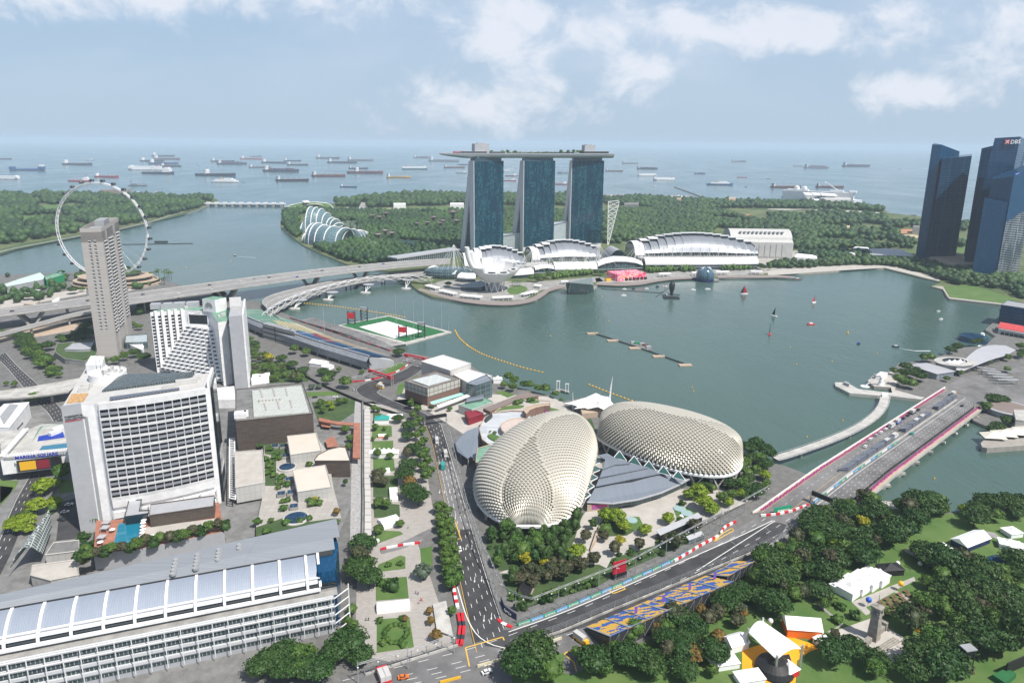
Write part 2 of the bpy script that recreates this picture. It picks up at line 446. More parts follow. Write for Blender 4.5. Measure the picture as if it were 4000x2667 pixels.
near=[V3((-1500,1150,0))]+tp('A1',[(0,1172),(600,1152),(800,1118),(1100,1112),(1215,1128),(1300,1168),(1400,1202),(1500,1236),(1590,1262),(1900,1350),(2120,1400)])
near+=tp('A2',[(0,1395),(60,1440),(110,1500)])+tp('A7',[(420,30),(640,120),(830,190),(1000,240),(1300,330),(1420,380),(1560,400),(1800,440),(2020,470),(2125,520),(2230,590)])
near+=tp('B2',[(640,470),(700,510),(860,560),(1060,610),(1180,640),(1300,700),(1500,660),(1870,760),(2091,800)])
near+=tp("B3",[(760,330),(1500,480),(1800,760),(1830,860),(2000,900)])+tp("B4",[(150,1385),(295,1440)])
near+=tp("B6",[(1130,185),(1340,208),(1560,262),(1740,285),(1900,262),(2070,222),(2303,172)])+[V3((900,560,0)),V3((900,-200,0)),V3((-1500,-200,0))]
land('near_ground',near)
east=[V3((-3600,1500,0))]+tp('A1',[(0,990),(130,950),(400,895),(690,838),(1050,775),(1300,720),(1600,645),(1730,605),(1790,575),(1910,522),(1880,498),(1700,496),(1500,492),(1300,488),(1000,478),(700,470),(300,466),(0,466)])+[V3((-5200,3600,0))]
land('east_shore',east,M.scrub,3)
south=tp('A2',[(245,600),(225,650),(215,750),(290,820),(400,905),(520,965),(650,1020),(800,1082),(960,1112),(1160,1140),(1160,1180),(1340,1240),(1420,1310),(1540,1362)])
south+=tp('A3',[(420,1510),(640,1538),(850,1545),(1000,1528),(1110,1500),(1170,1460),(1220,1420),(1365,1390),(1640,1375)])
south+=tp('A4',[(300,1252),(500,1262),(680,1252),(800,1225),(950,1205),(1170,1195),(1360,1197),(1700,1195),(1860,1190)])
south+=tp('A5',[(110,1275),(330,1270),(600,1250),(680,1235),(820,1225),(1020,1225),(1200,1270),(1350,1310),(1512,1345),(1430,1388),(1535,1412),(1560,1470),(1590,1495),(2050,1545),(2240,1520)])+tp('F',[(2420,660)])
south+=[V3((1500,1150,0)),V3((2600,1700,0))]+[t('A5',2300,850)]+tp('A5',[(1900,840),(1340,775),(1060,742),(1030,720),(850,676),(700,672),(300,662),(0,655)])
south+=tp('A4',[(2100,548),(1700,538),(1300,527),(1150,522),(1000,522),(700,528),(400,530),(360,500),(0,500)])+tp('A2',[(2150,490),(1820,492),(1650,486),(1300,486),(1040,503),(830,532),(700,545),(400,552),(250,572)])
land('south_shore',south,M.scrub,G0)
right=tp('B4',[(1345,800),(1095,765),(1080,700),(930,690),(870,640),(950,590),(1090,545),(1150,480),(1240,480),(1540,415),(1700,350),(1900,335),(1990,250),(1900,195),(1960,140),(2040,60),(2040,0)])+[V3((900,1000,0)),V3((1500,900,0)),V3((1500,420,0))]+tp('B4',[(2240,1125),(2100,1090),(1930,1085),(1950,1055),(1790,985),(1800,940),(1700,860)])
land('right_bank',right)
# the three-towered hotel and its roof deck
M.tglass=grid('blue_green_curtain_wall',(.002,.030,.058),(.030,.135,.165),(.003,.014,.026),3.0,3.3,.22,.10,.3,spec=.3,pat=.92)
M.tglass2=grid('dark_atrium_glass',(.01,.035,.05),(.02,.06,.075),(.01,.02,.03),4,3.4,.3,.12,.4,spec=.8)
M.endw=grid('tower_end_cladding',(.56,.56,.59),(.59,.59,.62),(.47,.47,.50),6,3.4,.12,.6,.7)
M.hull=grid('roof_deck_hull',(.36,.42,.45),(.42,.47,.50),(.26,.30,.33),5,1.6,.10,.35,.4,metal=.3)
class FR:
 """a frame on the ground: u along the front, d into the depth"""
 def __init__(s,o,ang):s.o=V3((o[0],o[1],0));s.u=V3((cos(ang),sin(ang),0));s.d=V3((-sin(ang),cos(ang),0));s.ang=ang
 def p(s,u,d,z=0):return s.o+s.u*u+s.d*d+UZ(z)
ORD3=['left','middle','right']
tw=[((-75.7,1338),35.8,70,(17,13,40,54,122,18)),((21,1384),24.8,71,(15,13,46,62,112,17)),((120.5,1436),13.7,71,(12,11,46,62,122,13))]
for i,(o,a,Lt,(d1,db,dfi,dfo,zs,dt))in enumerate(tw):
 f=FR(o,R(a));zt=183.5
 r=thing('hotel_tower',['leftmost of the three slab towers under the long roof deck, widest splayed legs','middle slab tower under the long roof deck, reddish reflection high on its glass','rightmost of the three slab towers under the long roof deck, beside the lattice mast'][i],'hotel tower',f.p(Lt/2,15,G0),'hotel towers carrying the roof deck')
 mb=MB();mb.quad(f.p(1.2,-.1,12),f.p(Lt,-.1,12),f.p(Lt,-.1,zt),f.p(1.2,-.1,zt));mb.quad(f.p(1.2,-.1,zt),f.p(Lt,-.1,zt),f.p(Lt,.0,zt),f.p(1.2,.0,zt))
 for q in(12,40,66,94,122,150):mb.bar(f.p(1.2,-.2,q),f.p(Lt,-.2,q),.35)
 mb.b('glass_facade','tglass',r)
 mb=MB()
 prof=[(0,G0),(db,G0),(d1,zs),(dt-.5,zt),(0,zt)]
 def slab(prof,u0,u1):
  vs=[f.p(u0,d,z)for d,z in prof]+[f.p(u1,d,z)for d,z in prof];n=len(prof)
  mb.add(vs,[[k,(k+1)%n,n+(k+1)%n,n+k]for k in range(n)][::1]+[list(range(n))[::-1],list(range(n,2*n))])
 slab(prof,0,Lt)
 mb.b('near_slab','endw',r)
 mb=MB();m_=8
 outer=[(dt+(dfo-dt)*((zt-z)/(zt-G0))**1.12,z)for z in[zt-(zt-G0)*k/m_ for k in range(m_+1)]]
 inner=[(d1+(dfi-d1)*((zs-z)/(zs-G0))**1.05,z)for z in[G0+(zs-G0)*k/m_ for k in range(m_+1)]]
 slab(outer+inner+[(dt-.6,zt)],0,Lt);mb.b('splayed_slab','endw',r)
 mb=MB();gl=[(db-.5,G0),(dfi+1,G0),(d1+.3,zs),(d1-.3,zs)];slab(gl,3,Lt-3);mb.b('atrium_glass','tglass2',r)
 mb=MB();slab([(1.5,zt),(dt+2,zt),(dt+1,zt+6.2),(2.5,zt+6.2)],5,Lt-4);mb.b('crown','tglass2',r)
 for k in range(3):
  mb=MB();mb.bar(f.p(12+k*22,3,zt),f.p(14+k*22,6,zt+8),1.2);mb.b('deck_strut','white',r)
cl=[V3(p)for p in((-139,1322,0),(-118,1337,0),(-85,1357,0),(-50,1373,0),(0,1395,0),(49,1412,0),(100,1432,0),(150,1451,0),(190,1464,0),(206,1469,0))]
cl=resample(smooth(cl,2),6)
r=thing('roof_deck','long boat-shaped silver deck lying across the tops of the three towers','sky deck',(35,1405,189))
n_=len(cl)-1
def wid(s):
 return 19*min(1,(max(0,s)/.30)**.55)*(1 if s<.93 else 1-.25*((s-.93)/.07)**2)
def hullf(i,j):
 k=int(round(i*n_));s=k/n_;p=cl[k];a=cl[max(0,k-1)];b=cl[min(n_,k+1)];d=(b-a).normalized();nr=V3((d.y,-d.x,0));w_=max(.4,wid(s))
 th=pi*j;dep=8.5*min(1,(s/.16+.08))**.7
 zt=197.0-max(0,.12-s)*0
 return p+nr*(cos(th)*w_)+V3((0,0,zt-dep*sin(th)**.6))
mb=MB();mb.smooth=True;mb.gridf(hullf,n_,12,flip=False);mb.b('hull','hull',r)
mb=MB();mb.gridf(lambda i,j:V3(hullf(i,1.0 if j else 0.0)),n_,1);mb.b('deck','concl',r)
mb=MB();e1=[V3(hullf(k/n_,0))+UZ(.7)for k in range(n_+1)];e2=[V3(hullf(k/n_,1))+UZ(.7)for k in range(n_+1)]
for e in(e1,e2):
 for a,b in zip(e,e[1:]):mb.bar(a,b,.8,1.6)
mb.b('parapet','greyl',r)
def on(s,off=0,z=197):
 k=s*n_;i=min(n_-1,int(k));p=cl[i].lerp(cl[i+1],k-i);d=(cl[i+1]-cl[i]).normalized();return p+V3((-d.y,d.x,0))*off+UZ(z),math.atan2(d.y,d.x)
for s,off,L_,D_,h in((.235,2,30,16,19),(.865,4,24,15,18)):
 p,a=on(s,off);mb=MB();mb.box(p,(L_,D_,h),a);mb.box(p+UZ(h),(L_*.55,D_*.5,1.6),a);mb.b('lift_block','greyl',r)
for s,off,L_,D_,h,mm in((.14,0,36,14,4,'dark'),(.19,-2,50,18,6,'dark'),(.12,-2,30,8,5,'red'),(.32,4,26,16,5.5,'dark'),(.60,8,130,5,5,'tglass2'),(.5,6,60,8,4.5,'greyl'),(.90,2,56,18,7,'dark')):
 p,a=on(s,off);mb=MB();mb.box(p,(L_,D_,h*.7),a);mb.at(1).box(p+UZ(h*.7),(L_*1.04,D_*1.15,.5),a);mb.build('pavilion',[M[mm],M.greyl if mm!='red' else M.red],r)
p,a=on(.55,-9);mb=MB();mb.box(p+UZ(.3),(140,4,.5),a);mb.b('pool','blue',r)
f=FR((200,1420),R(12))
mb=MB()
b0=f.p(0,0,10)
for k in range(9):
 z0=k/9;mb.bar(f.p(-1.5-z0*2,0,12+90*z0),f.p(-1.5-(k+1)/9*2,0,12+90*(k+1)/9),1.2);mb.bar(f.p(.5+z0*20,0,12+90*z0),f.p(.5+(k+1)/9*20,0,12+90*(k+1)/9),1.2)
 mb.bar(f.p(-1.5-z0*2,0,12+90*z0),f.p(.5+(k+1)/9*20,0,12+90*(k+1)/9),.8);mb.bar(f.p(.5+z0*20,0,12+90*z0),f.p(-1.5-(k+1)/9*2,0,12+90*(k+1)/9),.8)
 for q in range(3):zz=z0+q/27;mb.bar(f.p(-1.5-zz*2,0,12+90*zz),f.p(.5+zz*20,0,12+90*zz),.5)
mb.bar(f.p(-3.5,0,102),f.p(20,0,104),1.2)
solo('lattice_sail',mb,M.white,'white lattice sail widening upward beside the right hotel tower','lattice structure')
M.atr=grid('pale_atrium_glass',(.30,.36,.38),(.38,.44,.46),(.45,.48,.50),5,3,.25,.2,.5)
for k,((xa,ya),(xb,yb),zz,lab)in enumerate((((-22,1392),(22,1400),38,'pale glass atrium between the left and middle hotel towers'),((84,1424),(124,1450),58,'taller pale glass atrium between the middle and right hotel towers'))):
 mb=MB();dx,dy=-8,26
 mb.prism([(xa,ya),(xb,yb),(xb+dx,yb+dy),(xa+dx,ya+dy)],G0,[zz-5,zz,zz,zz-5])
 mb.at(1).bar((xa,ya-.5,zz-4.6),(xb,yb-.5,zz+.4),1.2)
 solo('glass_atrium',mb,[M.atr,M.steel],lab,'atrium','atriums between the hotel towers')
# the vaulted halls along the bay
M.zinc=grid('silver_roof_sheet',(.25,.27,.30),(.28,.30,.33),(.21,.23,.25),2.5,60,.12,.4,.5,metal=.3)
M.sheetw=grid('white_roof_sheet',(.70,.70,.70),(.74,.74,.74),(.54,.55,.56),4,80,.15,.45,.5)
M.shopglass=grid('shop_glazing',(.02,.05,.06),(.05,.10,.11),(.12,.15,.16),6,4,.3,.12,.5,spec=.8)
def hall(lab,o,ang,Lh,zr,n,nf,dr=50,db=100,ze=24,d0=12,ends=1):
 f=FR(o,R(ang));r=thing('vaulted_hall',lab,'exhibition hall',f.p(Lh/2,db/2,G0),'vaulted halls along the bay')
 def vz(d,z):
  if d<dr:q=(dr-d)/(dr-d0);return ze+(z-ze)*(1-q*q)**.5 if q<1 else ze
  q=(d-dr)/(db-dr);return 12+(z-12)*max(0,1-q*q)**.5
 for j in range(n):
  u0,u1=Lh*j/n-.5,Lh*(j+1)/n+Lh/n*.12;z=zr((j+.5)/n)
  df=d0 if j<nf[0]else(dr-12 if j<nf[1]else dr-3)
  mb=MB();mb.smooth=False
  ds=[df+(db-df)*k/12 for k in range(13)]
  for a,b in zip(ds,ds[1:]):mb.quad(f.p(u0,a,vz(a,z)),f.p(u1,a,vz(a,z)),f.p(u1,b,vz(b,z)),f.p(u0,b,vz(b,z)))
  for u in(u0,u1):
   for a,b in zip(ds,ds[1:]):mb.quad(f.p(u,a,vz(a,z)),f.p(u,b,vz(b,z)),f.p(u,b,vz(b,z)-1.6),f.p(u,a,vz(a,z)-1.6))
  mb.quad(f.p(u0,df,vz(df,z)),f.p(u1,df,vz(df,z)),f.p(u1,df,vz(df,z)-1.2),f.p(u0,df,vz(df,z)-1.2))
  mb.b('roof_shell','sheetw',r)
 mb=MB()
 for j in range(nf[0],n):
  z=zr((j+.5)/n)-5.5;u0,u1=Lh*j/n,Lh*(j+1)/n;ds=[d0+1+(dr-2-d0)*k/8 for k in range(9)]
  def fz(d):q=(dr-d)/(dr-d0);return ze-.5+(z-ze)*max(0,1-q*q)**.62
  for a,b in zip(ds,ds[1:]):mb.quad(f.p(u0,a,fz(a)),f.p(u1,a,fz(a)),f.p(u1,b,fz(b)),f.p(u0,b,fz(b)))
 mb.b('front_slope','zinc',r)
 mb=MB()
 for j in range(n):
  z=zr((j+.5)/n);u0,u1=Lh*j/n,Lh*(j+1)/n
  mb.quad(f.p(u0,dr,ze-4),f.p(u1,dr,ze-4),f.p(u1,dr,z-.8),f.p(u0,dr,z-.8))
  mb.quad(f.p(u0,dr-1.5,z-7),f.p(u1,dr-1.5,z-7),f.p(u1,dr-1,z-1.0),f.p(u0,dr-1,z-1.0))
 mb.prism([f.p(0.5,d0+1),f.p(Lh-.5,d0+1),f.p(Lh-.5,db-1),f.p(.5,db-1)],G0,12);mb.b('clerestory','glassd',r)
 mb=MB();mb.prism([f.p(0.5,d0+.5),f.p(Lh-.5,d0+.5),f.p(Lh-.5,d0+2),f.p(.5,d0+2)],12,ze-.6)
 for u in range(0,int(Lh),6):mb.at(1).bar(f.p(u,d0+.3,13),f.p(u,d0+.3,ze-.6),.5)
 for z in(15,17.5,20,22.5):mb.bar(f.p(0,d0+.2,z),f.p(Lh,d0+.2,z),.35)
 mb.build('louvre_wall',[M.shopglass,M.white],r)
 for u in(0,Lh):
  mb=MB();ds=[d0+(db-d0)*k/12 for k in range(13)];z=zr(u/Lh)-1.5
  mb.add([f.p(u,d,vz(d,z)-.6)for d in ds]+[f.p(u,db,G0),f.p(u,d0,G0)],[list(range(15))]);mb.b('end_wall','shopglass',r)
 return f,r
arch=lambda lo,hi:(lambda s:lo+(hi-lo)*sin(pi*min(1,max(0,s*.92+.04)))**.85)
hall('large vaulted convention hall with stepped white shells, nearest the bay lawn on the right',(222,1206),3,226,arch(38,60),15,(1,3))
hall('middle vaulted hall with stepped white shells below the middle and right towers',(38,1172),11,126,arch(32,50),11,(1,3),dr=44,db=85,ze=20,d0=10)
hall('smallest vaulted hall with stepped white shells behind the lotus-shaped museum',(-78,1120),10,104,arch(28,47),11,(3,5),dr=40,db=75,ze=18,d0=8)
def canopy(lab,pts,d=13,zg=12,sheet='sheetw',rise=10):
 """pts: (x, y, z of front lower edge)"""
 pts=[V3(p)for p in pts];n=len(pts);o=offs(pts,d);g2=offs(pts,2.5)
 c=pts[n//2];r=thing('waterfront_canopy',lab,'arcade',(c.x,c.y,G0),'arcades along the bay promenade')
 mb=MB()
 K=6
 for i in range(n-1):
  for k in range(K):
   def q(i,k):
    s=k/K;a=pts[i];b=o[i];return V3((a.x+(b.x-a.x)*(1-cos(s*pi/2)),a.y+(b.y-a.y)*(1-cos(s*pi/2)),a.z+rise*sin(s*pi/2)))
   mb.quad(q(i,k),q(i+1,k),q(i+1,k+1),q(i,k+1))
 mb.build('roof_sheet',M[sheet],r,thick=.5)
 mb=MB();b2=offs(pts,d*.8)
 for i in range(n-1):
  mb.quad((g2[i].x,g2[i].y,G0),(g2[i+1].x,g2[i+1].y,G0),(g2[i+1].x,g2[i+1].y,pts[i+1].z+3),(g2[i].x,g2[i].y,pts[i].z+3))
 for e in(0,n-1):mb.quad((g2[e].x,g2[e].y,G0),(o[e].x,o[e].y,G0),(o[e].x,o[e].y,pts[e].z+rise*.9),(g2[e].x,g2[e].y,pts[e].z+3))
 mb.at(1)
 for i in range(n-1):mb.quad((o[i].x,o[i].y,pts[i].z+rise-.3),(o[i+1].x,o[i+1].y,pts[i+1].z+rise-.3),(b2[i+1].x,b2[i+1].y+14,pts[i+1].z+rise-1),(b2[i].x,b2[i].y+14,pts[i].z+rise-1))
 mb.build('glazing',[M.shopglass,M.greyl],r)
 g3=offs(pts,1.6);mb=MB()
 for i in range(n-1):mb.bar((g3[i].x,g3[i].y,7.5),(g3[i+1].x,g3[i+1].y,7.5),1.6,.8)
 mb.b('floor_band','greyl',r)
 return r
ty3=lambda n,x,y,Y:tuple(ty(n,x,y,Y))
canopy('long white arcade roof below the convention hall, right of the arched entrance',[(233,1180,12.5),(280,1185,12),(340,1192,11.5),(400,1197,11.5),(438,1200,12)],13,rise=11)
canopy('tall arched white entrance canopy over dark glazing behind the patterned pavilion',[(147,1156,13),(160,1158,18),(178,1162,21),(198,1167,20),(215,1172,17),(228,1177,12)],12,rise=7)
canopy('white arcade roof between the small island pavilion and the arched entrance',[(72,1138,10),(100,1143,9.5),(130,1149,9),(146,1153,9)],13,rise=11)
canopy('white arcade roof beside the right rim of the lotus-shaped museum',[(-6,1092,8),(18,1098,8.5),(36,1106,9)],13,rise=8)
canopy('small arched canopy stepping up between two white arcades',[(38,1118,13),(50,1122,15),(60,1127,15),(71,1133,12)],9,rise=5)
canopy('curved white canopy over green glass at the bridge landing, left of the museum',[(-142,1120,12),(-130,1102,11),(-112,1090,11),(-92,1084,11)],14,rise=6)
canopy('lower curved canopy tucked against the left side of the museum',[(-88,1066,9),(-74,1060,9),(-58,1060,9)],14,rise=6)
mb=MB();mb.lathe((-105,1108,G0),[(24,0),(26,6),(25,12),(18,15),(0,15.5)],24,sx=1.6,sy=.9);solo('glazed_drum',mb,M.shopglass,'rounded green glass drum building at the far end of the curved footbridge','building')
mb=MB();mb.prism([(-50,1104),(60,1138),(150,1166),(236,1194),(440,1213),(440,1222),(222,1206),(38,1172),(-75,1122)],15,17.5);mb.prism([(225,1192),(442,1212),(442,1222),(222,1206)],21,23);solo('roof_terrace',mb,M.concl,'planted terrace running between the arcade roofs and the vaulted halls','terrace')
def mast_thing(i):
 mb=MB();r=thing('support_mast','x','mast',(0,0,0));mb.bar((0,0,0),(0,0,20),1.0,n=6);mb.b('pole','white',r)
 mb=MB()
 for k in(-1,1):mb.bar((0,0,19),(k*7,-8,1),.3);mb.bar((0,0,19),(k*5,8,3),.3)
 mb.b('stay_cable','white',r);return r
pm=Proto(mast_thing(0));k=0
for i in range(13):
 s=i/12;pm.put((236+200*s,1204+14*s,22),R(3),f'white terrace mast before the convention hall, {nth(i+1)} from the left','terrace masts')
for i in range(9):
 s=i/8;pm.put((-22+170*s,1120+46*s,16),R(10),f'white terrace mast before the two smaller halls, {nth(i+1)} from the left','terrace masts')
def aframe(lab,x,y,z,h,w_):
 mb=MB();
 for k in(-1,1):
  for d in(-1,1):mb.bar((x+k*w_,y+d*3,z),(x,y,z+h),1.3,n=6,w2=.6)
 for q in range(7):mb.bar((x,y,z+h),(x-30+q*10,y-14,z+2),.25);mb.bar((x,y,z+h),(x-25+q*8,y+16,z+8),.25)
 solo('stay_mast',mb,M.white,lab,'mast','a-frame masts')
aframe('white a-frame mast at the right end of the middle vaulted hall',148,1166,14,36,4)
aframe('white a-frame mast at the left corner of the convention hall',222,1196,16,30,7)
aframe('white a-frame mast between museum and middle vaulted hall',33,1120,12,34,2)
aframe('tall pair of white leaning masts at the bridge landing',-96,1108,12,44,2)
mb=MB();f=FR((176,1222),R(8));mb.gridf(lambda i,j:f.p(-2+36*i,50*j,12+20*sin(pi*i)**.7),12,2);mb.at(1).gridf(lambda i,j:f.p(-2+36*i,0,12*(1-j)+(12+20*sin(pi*i)**.7)*j if j else 4),12,1);solo('link_vault',mb,[M.greyl,M.glassd],'grey vaulted roof in the gap between the middle hall and the convention hall','building')
mb=MB();f=FR((427,1325),R(-4));prof=[(0,G0),(0,34)]+[(8+30*(1-cos(a)),34+22*sin(a))for a in[pi/2*k/8 for k in range(1,9)]]+[(70,50),(70,G0)]
for(a,b)in zip(prof,prof[1:]):mb.quad(f.p(0,a[0],a[1]),f.p(118,a[0],a[1]),f.p(118,b[0],b[1]),f.p(0,b[0],b[1]))
mb.at(1)
for u in(0,118):mb.add([f.p(u,d,z)for d,z in prof],[list(range(len(prof)))])
for k in range(9):mb.at(0).box(f.p(14+k*11,-.4,6),(9,.8,24),R(-4));
for k in range(11):mb.at(1).box(f.p(20+k*8,16,51),(4,6,2.2),R(-4))
solo('theatre_vault',mb,[M.offwhite,M.grey],'large silver barrel-roofed theatre behind the right end of the convention hall','theatre')
mb=MB();a,b=t('A3',0,1160,14),t('A3',540,1080,20);f=FR((-205,1205),math.atan2(130,118));pl=[f.p(0,0),f.p(150,0),f.p(150,26),f.p(0,26)]
mb.prism(pl,G0,15);mb.at(1).prism([f.p(-2,-2),f.p(152,-2),f.p(152,28),f.p(-2,28)],15.1,17)
for k in range(30):mb.bar(f.p(k*5,-.6,G0),f.p(k*5,-.6,15),.9)
solo('convention_annex',mb,[M.shopglass,M.greyl],'long grey roofed block beside the highway end, left of the hotel','building')
# lotus-shaped museum
def museum():
 c=t('A3',745,1425,G0);c=V3((c.x,c.y+4,G0));r=thing('lotus_museum','white lotus-shaped museum of curved petals on lattice legs at the promenade tip','museum',c)
 M.petal=grid('petal_shell',(.58,.58,.57),(.62,.62,.61),(.50,.50,.50),40,1.5,.05,.35,.4)
 pets=[(188,43,52,1.02,13,0),(150,40,40,.95,12,0),(115,36,30,.9,11,0),(80,34,24,.85,11,0),(45,36,24,.85,11,0),(10,38,25,.86,12,1),(-26,33,20,.85,11,1),(-62,31,17,.84,11,1),(-98,31,17,.84,11,1),(-134,35,24,.88,12,0)]
 for az,Rr,h,th,tk,win in pets:
  a=R(az);rd=V3((cos(a),sin(a),0));sd_=V3((-sin(a),cos(a),0));th=th*pi/2
  mb=MB();K=12;J=8;rows=[]
  for k in range(K+1):
   s=k/K;ph=s*th;rr=2+Rr*sin(ph)/sin(min(th,pi/2));zz=14+h*(1-cos(ph))/(1-cos(th))
   hw=min(rr*math.tan(R(18))*1.02,10.5)*(1-.28*s**3 if h>35 else 1);tn=V3((cos(ph)*1.0,0,sin(ph)))
   up_=UZ(1)*cos(ph)-rd*sin(ph)
   q=tk*(.25+.75*min(1,s*1.6))*(1-.35*s if h>35 else 1);row=[]
   for j in range(J+1):
    b=pi*j/J;row.append(c+rd*rr+UZ(zz)+sd_*(-hw*cos(b))+up_*(q*.45*(1-sin(b)**.8)))
   row.append(c+rd*rr+UZ(zz)+sd_*(hw*.82)+up_*q*.8);row.append(c+rd*rr+UZ(zz)-sd_*(hw*.82)+up_*q*.8)
   rows.append(row)
  W=J+3;vs=[p for row in rows for p in row];mb.smooth=False
  mb.add(vs,[[k*W+j,k*W+(j+1)%W,(k+1)*W+(j+1)%W,(k+1)*W+j]for k in range(K)for j in range(W)])
  mb.add(rows[-1],[list(range(W))])
  p=mb.b('petal','petal',r)
  e=rows[-1];ctr=sum(e,V3())/len(e);out=(e[0]-e[J]).cross(e[J+1]-e[2]).normalized()
  if out.dot(rd+UZ(.5))<0:out=-out
  if win:
   mb=MB();mb.add([ctr+(q-ctr)*.62+out*.25 for q in(e[1],e[J//2],e[J-1],e[J+1],e[J+2])],[[0,1,2,3,4]]);mb.build('skylight',M.glassd,p)
 mb=MB();mb.smooth=True
 mb.lathe(c+UZ(12),[(5,0),(16,3),(24,8),(27,13),(0,18)],32);mb.b('bowl','petal',r)
 mb=MB();mb.lathe(c,[(7,0),(7,13)],12);mb.b('lift_core','greyl',r)
 for k in range(10):
  a=R(k*36);b=R(k*36+18);mb=MB();mb.bar(c+V3((cos(a)*14,sin(a)*14,0)),c+V3((cos(b)*15,sin(b)*15,15)),.9,n=6);mb.bar(c+V3((cos(a)*14,sin(a)*14,0)),c+V3((cos(a-R(18))*15,sin(a-R(18))*15,15)),.9,n=6);mb.b('lattice_leg','white',r)
 mb=MB();mb.prism([c+V3(q)for q in((-52,4,0),(-20,-8,0),(-10,6,0),(-22,26,0),(-50,20,0))],0,[G0+3,G0+6,G0+10,G0+10,G0+5]);mb.b('glass_lobby','tglass2',r)
 return c
mus=museum()
patch('museum_lawn',tp('A3',[(860,1450),(850,1400),(960,1370),(1040,1395),(1020,1430),(940,1460)]),M.grass,.1,smoothit=2)
def shelter(lab,a,b,z=6,w_=6):
 a,b=V3(a),V3(b);a.z=b.z=0;d=(b-a);n=max(2,int(d.length/6));r=thing('promenade_shelter',lab,'shelter',((a.x+b.x)/2,(a.y+b.y)/2,G0),'white shelters along the promenade');nr=V3((-d.y,d.x,0)).normalized()*w_/2
 mb=MB();mb.prism([a+nr,b+nr,b-nr,a-nr],z+G0-.6,z+G0,bottom=True);mb.b('roof','whitecl',r)
 mb=MB()
 for i in range(n+1):
  for s in(-.8,.8):q=a+d*(i/n)+nr*s;mb.bar((q.x,q.y,G0),(q.x,q.y,G0+z-.6),.5)
 mb.b('post','white',r)
for i,(n,p,q)in enumerate([('A3',(150,1395),(245,1420)),('A3',(270,1440),(400,1470)),('A3',(445,1482),(630,1500)),('A3',(725,1505),(905,1498)),('A3',(985,1478),(1105,1448)),('A3',(1090,1395),(1150,1400))]):
 shelter(f'low white flat-roofed shelter on the museum ring walk, {nth(i+1)} from the left',t(n,*p),t(n,*q),4.5,9)
for i,(p,q)in enumerate([((835,1190),(935,1185)),((1125,1180),(1180,1180)),((1335,1172),(1445,1170)),((1640,1168),(1740,1166))]):
 shelter(f'white boxy kiosk shelter along the bay promenade, {nth(i+1)} from the left',t('A4',*p),t('A4',*q),6,9)
shelter('white kiosk shelter beside the faceted glass pavilion',t('A3',1325,1365),t('A3',1385,1362),5,8)
def crystal():
 c=t('A3',1490,1430,0);r=thing('glass_pavilion','faceted grey glass pavilion like a cut crystal standing in the bay','pavilion',c)
 P=lambda x,y,z:t('A3',x,y,z)
 b=[P(1395,1452,0),P(1560,1448,0),P(1612,1425,0),P(1560,1400,0),P(1380,1415,0)]
 Tt=[P(1408,1350,20),P(1590,1366,16),P(1605,1372,15),P(1602,1304,23),P(1366,1352,17)]
 mb=MB();mb.add(b+Tt,[[0,1,6,5],[1,2,7,6],[2,3,8,7],[3,4,9,8],[4,0,5,9],[5,6,8],[6,7,8],[5,8,9]])
 mb.build('faceted_shell',grid('grey_facet_glass',(.10,.14,.14),(.15,.19,.19),(.24,.27,.27),2.2,2.2,.12,.12,.4),r)
 mb=MB()
 for e in((5,6),(6,8),(5,8),(8,9),(9,5),(0,5),(1,6),(2,7),(6,7),(7,8),(4,9)):q=b+Tt;mb.bar(q[e[0]],q[e[1]],.7)
 mb.b('edge_frame','steel',r)
 mb=MB();mb.prism([P(1560,1445,0),P(1625,1410,0),P(1645,1402,0),P(1610,1395,0)],0,2.2);mb.b('landing','conc',r)
crystal()
def sphere():
 c=t('A4',1251,1236,0);c.y+=12;c.x+=1;r=thing('glass_sphere','dark glass dome with a black seam floating off the promenade','dome',c);Rr=14.6
 g=grid('dome_glass',(.035,.09,.13),(.05,.12,.17),(.16,.22,.26),40,1.7,.10,.06,.3,spec=.8)
 mb=MB();mb.smooth=True;mb.lathe(c+UZ(9),[(Rr*cos(R(a)),Rr*sin(R(a)))for a in range(-35,91,7)],40);mb.build('dome_shell',g,r)
 mb=MB()
 for k in range(20):
  a=R(k*18);mb.tube([c+V3((cos(a)*Rr*cos(R(e))*1.005,sin(a)*Rr*cos(R(e))*1.005,9+Rr*sin(R(e))*1.005))for e in range(-35,86,15)],.10,4)
 mb.b('meridian_rib','steel',r)
 mb=MB();mb.tube([c+V3((.5,-Rr*cos(R(e))*1.01,9+Rr*sin(R(e))*1.01))for e in range(-35,100,9)],.55,6);mb.b('seam','black',r)
 mb=MB();mb.lathe(c,[(13,0),(14.5,1),(14.5,4.5),(13.6,5)],40);mb.b('plinth','navy',r)
 mb=MB();mb.prism([c+V3(q)for q in((10,-6,0),(22,-4,0),(24,2,0),(12,8,0))],.5,2.6,bottom=True);mb.b('jetty','conc',r)
sphere()
